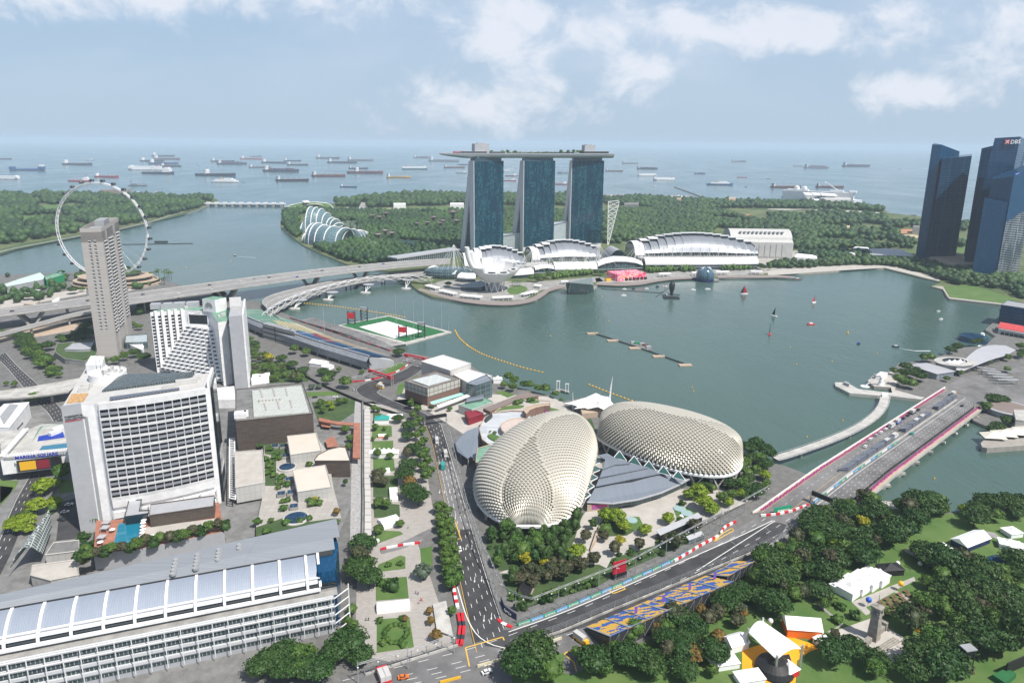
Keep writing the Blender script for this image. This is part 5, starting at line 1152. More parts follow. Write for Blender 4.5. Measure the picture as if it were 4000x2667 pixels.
 for k in range(11):a=R(10+k*16);mb.bar(c+u*(cos(a)*1.2)+V3((0,0,sin(a)*1.2)),c+u*(cos(a)*4.4)+V3((0,0,sin(a)*5)),.28,w2=.6)
 mb.tube([c+u*(cos(R(10+k*16))*4.5)+V3((0,0,sin(R(10+k*16))*5.1))for k in range(11)],.18,4)
 mb.b('fan_emblem','grey',r)
 for(x,y,w_,d_,h)in((280,240,11,7,5),(430,235,11,7,5),(600,225,11,7,5),(800,215,11,7,5)):
  mb=MB();mb.box(P(x,y,zt),(w_,d_,h),.3);mb.b('roof_screen','greyl',r)
 for(x,y,w_,d_,h)in((700,240,3,3,2.5),(1240,340,4,3,2),(860,320,5,2,1.5),(1180,360,2,7,1.2),(500,262,8,1,1)):
  mb=MB();mb.box(P(x,y,zt),(w_,d_,h),.5);mb.b('roof_plant','offwhite',r)
 mb=MB();mb.prism([P(1340,270,69.6),P(1510,260,69.6),P(1500,120,69.6),P(1330,130,69.6)],69.6,73);mb.b('slab_roof_room','offwhite',r)
 mb=MB();mb.prism([(-236,586),(-222,592),(-226,606),(-240,600)],G0,8);mb.b('side_annex','whitecl',r)
 mb=MB();mb.prism([t('C2',1110,1400,10),t('C2',1400,1370,10),t('C2',1410,1568,10),t('C2',1130,1568,10)],G0,10);mb.b('podium','white',r)
stepped()
# white hotel with the long balcony face
def balcony_hotel():
 r=thing('balcony_hotel','large white hotel with rows of balconies, hotel name on its grey end wall','hotel',(-215,380,G0));zt=77
 F_=resample(smooth([V3(p)for p in((-226.5,351.5,0),(-210,358,0),(-194.5,366.5,0),(-179.5,377,0))],2),4.35);nb=len(F_)-1
 Wn=[V3((-243,345,0)),V3((-235,349.5,0)),V3((-229.5,352,0)),F_[0]]
 dep=V3((-.42,.9,0))
 e0,e1=F_[-1]+V3((1.2,.5,0)),F_[-1]+V3((-7.5,27,0))
 mb=MB();mb.prism(Wn+F_+[e0,e1,V3((-238,396,0)),V3((-252,409,0)),V3((-264,422,0)),V3((-273,418,0))],G0,zt,cap_mi=1);mb.build('wall',[M.white,M.offwhite],r)
 mb=MB();u=(Wn[1]-Wn[0]).normalized();nn=V3((u.y,-u.x,0));mb.prism([Wn[0]+nn*.3,Wn[1]+nn*.3,Wn[1]+nn*.02,Wn[0]+nn*.02],G0,zt+1.5);mb.b('end_wall','greyl',r)
 mb=MB();u_=(Wn[2]-Wn[1]).normalized();n_2=V3((u_.y,-u_.x,0));mb.quad(Wn[1]+n_2*.1+u_*.6+UZ(G0),Wn[1]+n_2*.1+u_*2.2+UZ(G0),Wn[1]+n_2*.1+u_*2.2+UZ(70),Wn[1]+n_2*.1+u_*.6+UZ(70));mb.b('wall_slot','grey',r)
 for i,s in enumerate(('PARKROYAL','COLLECTION')):text('sign_letters',s,1.55,Wn[0]+u*.9+nn*.5+UZ(71.3-i*1.55),u,(0,0,1),M.dark,r,.08,.03)
 mb=MB();mb.bar(Wn[0]+u*.9+nn*.45+UZ(69.2),Wn[1]-u*.6+nn*.45+UZ(69.2),.25);mb.b('sign_underline','red',r)
 z0=19.5;nf=18;fh=(zt-3.2-z0)/nf
 nrm=[]
 for i in range(nb+1):d=(F_[min(nb,i+1)]-F_[max(0,i-1)]).normalized();nrm.append(V3((d.y,-d.x,0)))
 f0=F_;f1=[p+n*1.5 for p,n in zip(F_,nrm)];fg=[p+n*.15 for p,n in zip(F_,nrm)]
 mb=MB();mb.strip([p+UZ(z0)for p in fg],[p+UZ(zt-3)for p in fg]);mb.build('window_wall',grid('hotel_window_wall',(.012,.02,.028),(.03,.05,.06),(.10,.12,.13),1.1,3.1,.06,.1,.4),r)
 M.balg=mat('balcony_panel',(.30,.31,.34),.5)
 for k in range(nf):
  z=z0+k*fh;mb=MB();m2=1 if k%2 else 0
  for i in range(nb):
   a,b,c,d=f0[i],f0[i+1],f1[i+1],f1[i];mb.prism([a,b,c,d],z-.12,z+.12,bottom=True)
   oa,ob=d+nrm[i]*.25,c+nrm[i+1]*.25
   mb.add([d+UZ(z),c+UZ(z),ob+UZ(z+1.6),oa+UZ(z+1.6),d-nrm[i]*.12+UZ(z),c-nrm[i+1]*.12+UZ(z),ob-nrm[i+1]*.12+UZ(z+1.6),oa-nrm[i]*.12+UZ(z+1.6)],[[0,1,2,3],[5,4,7,6],[3,2,6,7]])
  mb.build('balcony',M.balg if k%2 else M.white,r)
 for i in range(nb+1):
  mb=MB();a,b=f0[i],f1[i]+nrm[i]*.25;d=V3((nrm[i].y,-nrm[i].x,0))*.14;mb.prism([a-d,a+d,b+d,b-d],z0,zt-2.9,bottom=True);mb.b('fin','white',r)
 mb=MB();mb.strip([p+UZ(zt-3)for p in f1],[p+n*.3+UZ(zt+.8)for p,n in zip(f1,nrm)]);mb.strip([p+UZ(zt+.8)for p in f1],[p+UZ(zt+.8)for p in F_]);mb.b('cornice','white',r);mb=MB();mb.strip([p+UZ(z0-5)for p in f1],[p+UZ(z0-.2)for p in f1]);mb.strip([p+UZ(z0-.2)for p in f1],[p+UZ(z0-.2)for p in F_]);mb.b('lower_cornice','white',r)
 for q,(za,zb_,o)in enumerate(((G0,7,3),(8.2,12,2.2))):
  mb=MB();mb.prism([p+n*o for p,n in zip(F_,nrm)]+[F_[-1]+V3((-4,10,0)),F_[0]+V3((-4,10,0))],za,zb_);mb.b('podium_ledge','white',r)
 for i in range(0,nb+1,2):mb=MB();mb.bar(F_[i]+nrm[i]*3.3+UZ(G0),F_[i]+nrm[i]*3.3+UZ(14),.5);mb.b('podium_pier','white',r)
 mb=MB();mb.prism([e0,e0+V3((1.2,.6,0)),e1+V3((1.2,.6,0)),e1],G0,zt+4);mb.b('end_fin','white',r);mb=MB();mb.prism([e0+V3((1.3,2,0)),e0+V3((2.4,2.4,0)),e1+V3((2.2,.4,0)),e1+V3((1.3,.2,0))],G0,zt);mb.b('end_glass','glassd',r)
 P=lambda x,y,z=zt+.1:t('C3',x,y,z)
 mb=MB();pl=[P(600,455),P(1500,335),P(1690,265),P(830,300)];mb.prism(pl,zt+.1,[zt+1.2,zt+1.2,zt+3,zt+3]);mb.build('atrium_roof',grid('atrium_roof_glass',(.025,.04,.045),(.05,.07,.075),(.22,.24,.25),1.4,1.4,.09,.15,.5),r)
 mb=MB();mb.prism([P(690,560),P(1510,435),P(1510,410),P(690,520)],zt+.3,zt+.7);mb.build('solar_panels',grid('solar_panel',(.015,.02,.05),(.02,.03,.06),(.35,.36,.38),1.8,1.1,.08,.15,.5),r)
 c=P(672,290);mb=MB();mb.smooth=False;mb.lathe(c,[(9.8,-1.0),(10.2,0),(10.2,4.4),(9.7,4.4),(9.7,3.4),(0,3.4)],36);mb.b('roof_drum','white',r)
 for k in range(9):a=RU(0,6.28);rr=RU(0,8.5);mb=MB();mb.box(c+V3((cos(a)*rr,sin(a)*rr,3.5)),(RU(.8,2),RU(.8,2),RU(1,2.6)),a);mb.b('roof_plant','offwhite',r)
 for k in range(7):a=RU(0,6.28);rr=RU(3,9);q=c+V3((cos(a)*rr,sin(a)*rr,3.4));mb=MB();mb.bar(q,q+V3((0,0,RU(4,8))),.16);mb.b('aerial','dark',r)
 mb=MB();mb.prism([P(180,590),P(380,565),P(440,470),P(240,480)],zt+.1,zt+.4);mb.build('timber_patch',mat('raw_timber',(.45,.27,.12),.8,var=.4,vs=.8),r)
 mb=MB();mb.prism([P(420,240),P(610,240),P(640,135),P(480,130)],zt,zt+6);mb.b('lift_room','white',r)
 for(x,y,w_,d_,h)in((380,440,5,3,2),(420,420,3,3,3),(450,400,3,2,2.6),(400,380,4,2,1.5),(1400,400,8,1.5,1.6),(1600,350,12,3,2.6),(1720,300,4,4,2),(1380,392,1.4,1.4,1.6),(1440,385,1.4,1.4,1.6),(1490,380,1.4,1.4,1.6),(560,180,3,2,3)):
  mb=MB();mb.box(P(x,y),(w_,d_,h),.45);mb.b('roof_plant','offwhite',r)
balcony_hotel()
# roads and ground of the near side
def tpw(L_,z=G0):return[t(n,x,y,z)for n,x,y in L_]
def road(name,A,B,m,dz=.05,z=G0,sm=1):
 A,B=smooth(tpw(A,z),sm),smooth(tpw(B,z),sm);n=40
 rs=lambda P:resample(P,sum((P[i+1]-P[i]).length for i in range(len(P)-1))/n)[:n+1]
 A,B=rs(A),rs(B);k=min(len(A),len(B));A,B=A[:k],B[:k];mb=MB();mb.strip(A,B,None,dz);o=mb.build(name,M[m]);o['kind']='structure'
 return A,B
def lanes(A,B,fr,m='line',w_=.11,dash=3,gap=6,dz=.12,s0=0,s1=1):
 mb=MB();n=len(A)
 for f in fr:
  P_=[a.lerp(b,f)for a,b in zip(A,B)][int(s0*n):max(2,int(s1*n))];P_=resample(P_,1.5);i=0
  while i<len(P_)-1:
   j=min(len(P_)-1,i+int(dash/1.5))if gap else min(len(P_)-1,i+6)
   d=(P_[j]-P_[i]);
   if d.length>.1:nn=V3((-d.y,d.x,0)).normalized()*w_;mb.quad(*[q+UZ(dz)for q in(P_[i]-nn,P_[j]-nn,P_[j]+nn,P_[i]+nn)])
   i=j+int(gap/1.5)
 if mb.f:o=mb.build('lane_marking',M[m]);o['kind']='structure'
def barrier(lab,L_,z=G0,h=1.1,cols=('white',),seg=6,w_=.5,grp='circuit barriers',name='barrier',cat='barrier'):
 P_=resample(tpw(L_,z),seg);mbs=MB()
 for i,(a,b)in enumerate(zip(P_,P_[1:])):mbs.at(i%len(cols)).bar(a+UZ(h/2),b+UZ(h/2),w_,h)
 return solo(name,mbs,[M[c]for c in cols],lab,cat,grp)
F=lambda*p:[('F',x,y)for x,y in p]
M.pavew=grid('park_paving',(.32,.295,.27),(.37,.345,.32),(.26,.245,.23),2.2,1.1,.06,.85,.85,offset=.5)
M.roofpave=grid('striped_roof_paving',(.50,.52,.54),(.36,.39,.42),(.44,.45,.46),9,3.2,.05,.8,.8)
patch('centre_paving',[V3(p)for p in((-420,120,0),(-110,120,0),(-95,260,0),(-100,480,0),(-150,560,0),(-260,640,0),(-420,560,0))],M.concd,.01)
patch('park_avenue',tpw(F((815,1500),(822,1250),(828,930),(900,930),(965,1000),(1000,1200),(960,1250),(990,1330),(1040,1480),(900,1520))),M.pavew,.03)
patch('promenade',tpw([('A7',1150,830),('A7',1420,900),('A7',1500,700),('B2',480,620),('B2',1180,650),('B2',1300,705),('B2',1480,1000),('B2',1650,1100),('B3',500,1450),('B3',350,1500),('A7',1950,1050),('A7',1720,900)]),M.plazap,.02)
for k,q in enumerate(([(0,330),(440,380),(680,280),(770,215),(700,430),(640,560),(480,650),(100,670),(0,500)],[(120,690),(330,700),(430,620),(900,620),(960,650),(1000,570),(1480,430),(1700,340),(1720,400),(1060,690),(900,790),(330,960),(170,860)],[(880,330),(960,230),(1100,290),(1190,350),(1120,390),(900,400)])):patch('planting_bed',tp('B5',q),M.grassd,.06+k*.01)
for k,(n,q)in enumerate((('A7',[(290,1140),(490,1140),(500,1290),(400,1300),(300,1280)]),('B1',[(0,400),(200,330),(240,380),(600,330),(640,350),(600,380),(0,470)]),('A7',[(300,1320),(400,1320),(400,1560),(300,1560)]))):patch('planting_bed',tp(n,q,5),M.grassd,.05+k*.01,5)
patch('forecourt',tpw([('B3',230,1430),('B3',700,1390),('B3',1200,1200),('B3',1500,1190),('B3',1900,1200),('B3',2000,1290),('B5',1650,300),('B5',1250,520),('B5',900,720),('B5',500,690),('B5',100,690),('B5',700,420),('B5',760,250)]),M.plazap,.04)
A,B=road('avenue_road',F((1092,1500),(1052,1330),(1030,1200),(1008,1100),(990,1010),(975,975)),F((1160,1440),(1128,1350),(1090,1230),(1058,1120),(1032,1030),(1015,975)),'asph')
lanes(A,B,(.22,.42,.62,.82));lanes(A,B,(.04,),'liney',gap=0);lanes(A,B,(.955,),'line',gap=0)
patch('old_surface',tpw(F((1003,1060),(1046,1060),(1088,1215),(1033,1215))),M.asphg,.075);lanes(A,B,(.22,.42,.62,.82),s0=.45,s1=.78,dz=.13)
A,B=road('circuit_road',F((975,978),(950,955),(880,930),(830,912),(812,895),(830,880),(880,868),(925,852),(945,838)),F((1018,978),(975,945),(915,925),(885,912),(862,900),(878,892),(905,884),(945,868),(975,845)),'asph',.06,sm=2)
lanes(A,B,(.03,.97),gap=0)
A,B=road('circuit_road',F((945,838),(930,822),(860,790),(780,762),(720,745),(690,735)),F((975,845),(975,828),(900,795),(850,770),(780,750),(720,728)),'asphg',.067,sm=2);lanes(A,B,(.5,))
A,B=road('straight_road',F((780,1556),(950,1512),(1090,1478),(1185,1440),(1330,1385),(1460,1325),(1600,1262),(1700,1212),(1790,1155),(1822,1118)),F((830,1600),(1000,1570),(1130,1535),(1260,1500),(1450,1440),(1650,1350),(1790,1262),(1900,1188),(1945,1165)),'asphg',.062,sm=2)
lanes(A,B,(.15,.5,.68,.85),dash=4.5)
patch('fresh_surface',tpw(F((1115,1430),(1165,1452),(1250,1423),(1330,1393),(1462,1336),(1600,1276),(1705,1230),(1775,1196),(1818,1207),(1720,1288),(1600,1348),(1450,1408),(1300,1452),(1190,1486),(1160,1490),(1100,1480)),G0),M.asph,.075,smoothit=1)
mb=MB()
for P_ in(F((1050,1345),(1075,1430),(1110,1475),(1180,1492),(1235,1500)),F((1168,1450),(1250,1422),(1330,1391),(1462,1334),(1600,1274),(1705,1228),(1775,1194)),F((1780,1195),(1600,1310))):
 q=resample(smooth(tpw(P_,G0+.14),2),4)
 for a,b in zip(q,q[1:]):d=(b-a).normalized();nn=V3((-d.y,d.x,0))*.22;mb.quad(a-nn,b-nn,b+nn,a+nn)
o=mb.build('edge_line',M.line);o['kind']='structure'
mb=MB()
def yl(*pts):
 q=tpw(list(pts),G0+.15)
 for a,b in zip(q,q[1:]):d=(b-a).normalized();nn=V3((-d.y,d.x,0))*.28;mb.quad(a-nn,b-nn,b+nn,a+nn)
yl(('B5',980,825),('B5',1015,850),('B5',1110,815),('B5',1080,790),('B5',980,825));yl(('B5',1810,440),('B5',1880,375),('B5',1960,330),('B5',1975,348),('B5',1810,440));yl(('B1',1435,362),('B1',1495,357),('B1',1535,485),('B1',1465,490));yl(('B1',1600,1440),('B1',1570,1300),('B1',1850,1220),('B1',1860,1245));yl(('B5',620,1330),('B5',700,1290),('B5',1000,1300));yl(('B5',850,1265),('B5',720,1400));yl(('B5',620,1330),('B5',700,1400),('B5',720,1470))
o=mb.build('box_marking',M.liney);o['kind']='structure'
mb=MB()
for x,y in((1377,128),(1415,128),(1453,122),(1488,122),(1575,545),(1618,543),(1640,785),(1692,780),(1710,1075),(1765,1060),(1450,315),(1495,318),(1535,310)):
 p=t('B1',x,y,G0+.16);mb.add([p+V3(v)for v in((-.12,-1.6,0),(.12,-1.6,0),(.12,1.8,0),(-.12,1.8,0),(0,-3.2,0),(.45,-1.5,0),(-.45,-1.5,0))],[[0,1,2,3],[4,5,6]])
o=mb.build('lane_arrow',M.line);o['kind']='structure'
A,B=road('left_road',[('C4',-60,-20),('C4',60,80),('C4',250,320),('C4',400,480),('C4',480,540),('C4',540,640)],[('C4',60,-60),('C4',180,80),('C4',400,270),('C4',560,430),('C4',640,520),('C4',680,640)],'asph',sm=2);lanes(A,B,(.25,.5,.75));lanes(A,B,(.03,.97),gap=0)
A,B=road('left_road',[('C4',300,1190),('C4',120,1500),('A8',0,500),('A8',-120,640)],[('C4',470,1190),('C4',330,1420),('A8',180,330),('A8',100,560),('A8',-20,800)],'asph',sm=1);lanes(A,B,(.3,.6));lanes(A,B,(.05,),gap=0)
A,B=road('access_yard',[('A8',460,210),('A8',440,330),('A8',420,500)],[('A8',600,170),('A8',610,330),('A8',600,480)],'asph')
for n,q,m_ in(('B1',[(900,785),(1130,770),(1145,930),(898,950)],'grass'),('B1',[(905,1090),(1150,1070),(1185,1300),(905,1340)],'grass'),('B1',[(915,680),(1080,610),(1120,620),(1120,710),(915,735)],'grass'),('B1',[(890,420),(1080,430),(1105,450),(890,530)],'grass'),('B1',[(880,210),(1075,230),(1080,320),(885,330)],'grassd'),('B1',[(880,20),(1060,10),(1070,180),(878,175)],'grassd'),('B1',[(1230,560),(1320,540),(1325,690),(1240,700)],'grass'),('A7',[(1245,900),(1395,960),(1400,1010),(1250,1010)],'grassd'),('A7',[(1240,1030),(1410,1035),(1415,1130),(1240,1140)],'grass'),('A7',[(1240,1170),(1425,1165),(1425,1260),(1240,1265)],'grass'),('A7',[(1250,1320),(1430,1320),(1440,1430),(1250,1445)],'grass'),('A7',[(1330,560),(1400,510),(1480,480),(1540,500),(1460,560),(1370,580)],'grass'),('A7',[(1450,760),(1470,680),(1640,590),(1640,610),(1530,680),(1500,760)],'grass'),('B2',[(600,600),(700,590),(820,630),(740,660)],'grass'),('B2',[(1175,760),(1260,780),(1340,870),(1240,890),(1175,880)],'grass'),('B2',[(1490,900),(1590,870),(1640,990),(1600,1070),(1500,950)],'grassd'),('A7',[(650,740),(940,735),(960,765),(690,785)],'grass'),('A7',[(160,560),(300,440),(520,520),(700,600),(680,650),(200,670)],'grassd'),('A7',[(710,830),(1090,800),(1085,920),(960,1000),(760,980)],'grassd'),('B3',[(1130,1420),(1250,1380),(1380,1450),(1400,1560),(1200,1600)],'grass'),('B5',[(1140,240),(1220,240),(1260,320),(1200,350),(1100,320)],'grass'),('C4',[(0,1230),(190,1250),(150,1330),(0,1480)],'grass'),('C4',[(600,1230),(760,1250),(770,1350),(600,1380)],'grass'),('A8',[(0,90),(100,100),(60,180),(0,240)],'grass'),('B1',[(0,470),(1,390),(160,385),(170,420)],'grassd'),('A6',[(0,180),(120,220),(120,260),(0,260)],'grassd')):
 patch('lawn',tp(n,q),M[m_],.09)
# spiked shell theatres
M.shade=mat('aluminium_sunshade',(.52,.49,.415),.42,.25);M.shellglass=mat('shell_glass',(.010,.030,.028),.10,spec=.8)
def shell(lab,Lp,Rp,zr,hf,nu,nv,pk,c0):
 Lp,Rp=smooth([V3((x,y,0))for x,y in Lp],3),smooth([V3((x,y,0))for x,y in Rp],3)
 def rs(P):
  n=60;return resample(P,sum((P[i+1]-P[i]).length for i in range(len(P)-1))/n)[:n+1]
 Lp,Rp=rs(Lp),rs(Rp);n=min(len(Lp),len(Rp))-1
 def at(P,s):k=min(n-1e-6,s*n);i=int(k);return P[i].lerp(P[i+1],k-i)
 def S(s,v):
  th=pi*v;a,b=at(Lp,s),at(Rp,s);p=a.lerp(b,(1-cos(th))/2);p.z=zr+hf(s)*sin(th)**.85;return p
 r=thing('spiked_shell',lab,'theatre',V3((c0[0],c0[1],G0)),'spiked shell theatres')
 mb=MB();mb.gridf(lambda i,j:S(i,j),50,36);mb.b('glass_shell','shellglass',r)
 mb=MB();V={}
 sp=lambda i:i/nu
 def g(i,j):
  if(i,j)not in V:V[(i,j)]=S(sp(i),j/nv)+UZ(.15)
  return V[(i,j)]
 for i in range(nu+1):
  for j in range(1,nv):
   if(i+j)%2:continue
   if i==0 or i==nu:continue
   q=[g(i-1,j),g(i,j+1),g(i+1,j),g(i,j-1)];c=(q[0]+q[1]+q[2]+q[3])/4
   n1=(q[2]-q[0]).cross(q[1]-q[3])
   if n1.length<1e-6:continue
   n1.normalize()
   if n1.z<0:n1=-n1
   k=min(range(4),key=lambda m_:q[m_].z);lo,hi,s1,s2=q[k],q[(k+2)%4],q[(k+1)%4],q[(k+3)%4]
   sz=(q[0]-q[2]).length+(q[1]-q[3]).length;st=(1-max(0,n1.z)**1.5)*min(1,.15+9*i/nu,.15+9*(1-i/nu));out=n1*(sz*(.08+.20*st));f=.98-.74*st*pk
   tip=c.lerp(lo,f)+out
   mb.add([hi,s1,tip,s2],[[0,1,2],[0,2,3]])
 mb.b('sunshades','shade',r)
 rim=[V3((p.x,p.y,zr))for p in Lp]+[V3((p.x,p.y,zr))for p in Rp[::-1]];c=sum(rim,V3())/len(rim);out=[p+(p-c).normalized()*1.2 for p in rim]
 mb=MB();m_=len(rim);pr=[[p+UZ(-.4)for p in rim],[p+UZ(-.9)for p in out],[p+UZ(.3)for p in out],[p+UZ(.9)for p in rim]]
 vs=[p for row in pr for p in row];mb.add(vs,[[a*m_+i,a*m_+(i+1)%m_,((a+1)%4)*m_+(i+1)%m_,((a+1)%4)*m_+i]for a in range(4)for i in range(m_)]);mb.b('rim','white',r)
 inn=[p+(c-p).normalized()*4.5 for p in rim];mb=MB();mb.add([V3((p.x,p.y,G0))for p in inn]+[V3((p.x,p.y,zr+1))for p in inn],[[i,(i+1)%m_,m_+(i+1)%m_,m_+i]for i in range(m_)]);mb.b('glass_base','shopglass',r)
 for k in range(20):
  i=int((k+.5)*m_/20);a=rim[i];b1,b2=rim[(i-2)%m_],rim[(i+2)%m_];o=a+(c-a).normalized()*.8;mb=MB()
  base=V3((o.x,o.y,G0+1.5));mb.bar(base,b1,.8);mb.bar(base,b2,.8);mb.box(V3((o.x,o.y,G0)),(1.4,1.4,2));mb.b('strut','concl',r)
 return r
shell('nearer spiked aluminium dome beside the boulevard, its front tip above the trees',[(4,345),(-6,349.5),(-15.5,361),(-21.5,377),(-22.5,395),(-17,415),(-6,436),(10,455),(30,467),(46,468)],[(17,345),(25,347.5),(37.5,359),(45,379),(51,404),(57,428),(60,443),(59,457),(54,466),(46,468)],8.5,lambda s:28*max(0,1-abs(1-2*s)**2.5)**.55*(1+.12*s),88,60,1.0,(17,405))
shell('farther spiked aluminium dome nearer the bay, lying lengthwise behind the grey roof',[(66,468),(62,458),(68,446),(82,428),(99,412),(116,402),(131,399),(143,402),(152,413),(156,425)],[(66,468),(71,483),(84,491),(100,491),(118,483),(134,472),(147,457),(155,441),(157,432),(156,425)],12,lambda s:24*max(0,1-abs(1-2*s)**2.6)**.5,92,54,1.0,(108,445))
def fan():
 P=lambda x,y,z:t('B3',x,y,z);r=thing('fan_roof_hall','low hall with a grey fan-shaped stepped metal roof between the two spiked domes','hall',P(700,1250,G0))
 M.zincr=grid('ribbed_zinc_roof',(.22,.25,.295),(.24,.27,.315),(.17,.195,.23),1.1,60,.10,.45,.5,metal=.2)
 edge=[P(245,1335,8),P(500,1350,8),P(760,1310,8),P(1000,1240,8),P(1180,1160,8),P(1285,1100,8.5)]
 strips=[[P(250,1332,9),P(330,1178,10),P(700,1130,10),P(1060,1030,10.5),P(1283,1098,9)],[P(335,1172,11.6),P(370,1085,11.6),P(620,1045,11.8),P(880,985,12),P(1060,1028,11.8)],[P(372,1082,13),P(405,1000,13),P(520,955,13),P(690,940,13),P(880,982,13)],[P(408,996,14.2),P(430,900,14),P(350,860,13),P(450,838,14),P(520,880,14),P(690,938,14.2),P(520,952,14.2)]]
 mb=MB();mb.add(edge[::-1]+[strips[0][1],strips[0][2],strips[0][3]],[list(range(9))]);mb.b('roof_leaf','zincr',r)
 for s in strips[1:]:mb=MB();mb.add(s,[list(range(len(s)))]);mb.build('roof_leaf',M.zincr,r,thick=.6)
 mb=MB()
 for i,s in enumerate(strips[:3]):
  q=[p-UZ(.2)for p in s];top=[p+UZ(1.6)for p in q[1:4]];mb.add(q[1:4]+top,[[0,1,4,3],[1,2,5,4]])
 mb.b('step_face','dark',r)
 mb=MB();g=[V3((p.x,p.y+3,G0))for p in edge];mb.add(g+[V3((p.x,p.y,7.6))for p in g],[[i,i+1,7+i,6+i]for i in range(5)]);mb.b('front_glazing','shopglass',r)
 mb=MB();mb.prism([P(243,1432,G0),P(470,1408,G0),P(475,1360,G0),P(250,1380,G0)],G0,6.5);mb.b('corner_wall','tan',r)
 mb=MB();a,b=P(255,1428,G0),P(445,1408,G0);mb.quad(a+V3((0,-.3,1)),b+V3((0,-.3,1)),b+V3((0,-.3,4.2)),a+V3((0,-.3,4.2)));mb.build('event_banner',mat('magenta_banner',(.55,.03,.12),.6,col2=(.25,.12,.40),vs=.4),r)
 mb=MB()
 for i in range(5):mb.bar(edge[i]+UZ(.1),edge[i+1]+UZ(.1),1.3,.5)
 mb.b('gutter','greyl',r)
 for k in range(5):
  a,b,c=P(345-k*27,870+k*88,10),P(440-k*40,908+k*88,10),P(330-k*27,950+k*88,10);mb=MB();mb.add([a,b,c],[[0,1,2]]);g=mb.b('glass_gusset','glassg',r);mb=MB()
  for u,v in((a,b),(b,c)):mb.bar(u,v,.5)
  mb.build('gusset_frame',M.white,g)
 for k in range(5):
  x=560+k*150;y=820+k*50;mb=MB();a,b,c=P(x-45,y+60,12),P(x+15,y-10,15),P(x+90,y+95,12);mb.add([a,b,c],[[0,1,2]]);g=mb.b('glass_gable','glassg',r);mb=MB();mb.bar(a,b,.45);mb.bar(b,c,.35);mb.bar(c,a,.3);mb.build('gable_frame',M.white,g)
fan()
def mall():
 P=lambda x,y,z=G0:t('B2',x,y,z);r=thing('terrace_mall','round brown-walled mall with paved roof terraces beside the near dome','mall',P(700,1050))
 def slab(nm,pts,z,side,top,z0=G0,par=True):
  mb=MB();q=tp('B2',pts,z);mb.prism(q,z0,z-.02,cap_mi=1);o=mb.build(nm,[M[side],M[top]],r)
  if par:mb=MB();q2=[V3((p.x,p.y,z+.4))for p in q];mb.tube(q2,.35,4,True);mb.build('coping',M.tan,o)
  return o
 rnd=lambda c,rx,ry,n=28:[(c[0]+rx*cos(2*pi*k/n),c[1]+ry*sin(2*pi*k/n))for k in range(n)]
 slab('terrace',[(450,985),(500,870),(590,818),(770,795),(900,780),(1000,870),(1080,900),(1000,1020),(800,1165),(700,1165),(560,1150),(480,1090)],10,'brick','roofpave')
 slab('drum',rnd((860,965),190,92),13.5,'tan','pinkroof')
 slab('garden_terrace',[(600,815),(760,700),(890,650),(1075,690),(1170,700),(1165,720),(1000,740),(900,800),(770,795)],10.5,'brick','plazap')
 o=slab('rotunda_wall',[(905,800),(930,760),(1010,738),(1100,728),(1172,724),(1175,745),(1110,745),(1020,765),(960,790),(930,830)],14.5,'brick','tan')
 q=tp('B2',[(912,835),(950,800),(1020,775),(1100,760),(1165,752)],10);mb=MB()
 for a,b in zip(q,q[1:]):d=(b-a).normalized();nn=V3((d.y,-d.x,0))*.4;mb.quad(a.lerp(b,.1)+nn,a.lerp(b,.9)+nn,a.lerp(b,.9)+nn+UZ(2.6),a.lerp(b,.1)+nn+UZ(2.6));mb.quad(*[x+UZ(-6)for x in(a.lerp(b,.2)+nn,a.lerp(b,.8)+nn,a.lerp(b,.8)+nn+UZ(2.6),a.lerp(b,.2)+nn+UZ(2.6))])
 mb.build('rotunda_windows',M.shopglass,o)
 mb=MB();q=tp('B2',[(925,880),(960,850),(1040,825),(1170,808)],6);g=[V3((p.x,p.y,G0))for p in q];mb.add(g+[V3((p.x,p.y,9))for p in q],[[i,i+1,5+i,4+i]for i in range(3)]);mb.b('lower_wall','tan',r)
 mb=MB();a,b=P(1120,880,G0+1),P(1158,878,G0+1);mb.quad(a,b,b+UZ(7),a+UZ(7));mb.build('event_banner',mat('blue_magenta_banner',(.10,.05,.45),.6,col2=(.65,.05,.25),vs=.5),r)
 slab('pergola_roof',[(490,768),(560,800),(880,672),(1055,640),(935,598),(820,640)],11.5,'brick','brownroof',8.5,False)
 slab('green_roof_room',[(415,1325),(430,1182),(550,1148),(700,1165),(560,1342)],15,'brick','rgreen')
 for pts in([(600,812),(740,742),(900,740),(910,755),(860,775),(700,785)],[(530,1050),(560,1032),(620,1045),(740,1100),(735,1120),(640,1120),(560,1085)],[(930,700),(1040,690),(1075,710),(980,725)]):mb=MB();mb.prism(smooth(tp('B2',pts,10.3),1,True),9.5,10.9);mb.b('roof_lawn','grass',r)
 mb=MB();mb.prism(tp('B2',[(510,880),(580,825),(585,850),(520,905)],11),10,12.2);mb.b('roof_plant','dark',r);mb=MB();mb.box(P(905,925,13.5),(7,3,1.2),.3);mb.b('roof_hatch','pinkroof',r)
 r2=thing('crescent_roof','crescent-shaped grey metal canopy curving round the mall, by the boulevard','canopy',P(330,1150));q=[(455,955),(330,1000),(235,1070),(204,1130),(225,1210),(330,1285),(360,1260),(425,1305),(440,1180),(435,1060)]
 mb=MB();mb.add([P(x,y,7 if i in(2,3,4)else 9.5)for i,(x,y)in enumerate(q)],[list(range(10))]);mb.build('roof_sheet',M.zincr,r2,thick=.7)
 for x,y in((325,1290),(250,1220),(215,1140)):mb=MB();p=P(x,y,7.5);mb.bar((p.x+.8,p.y+1,G0),(p.x+.8,p.y+1,8),.8,n=8);mb.build('column',M.concl,r2)
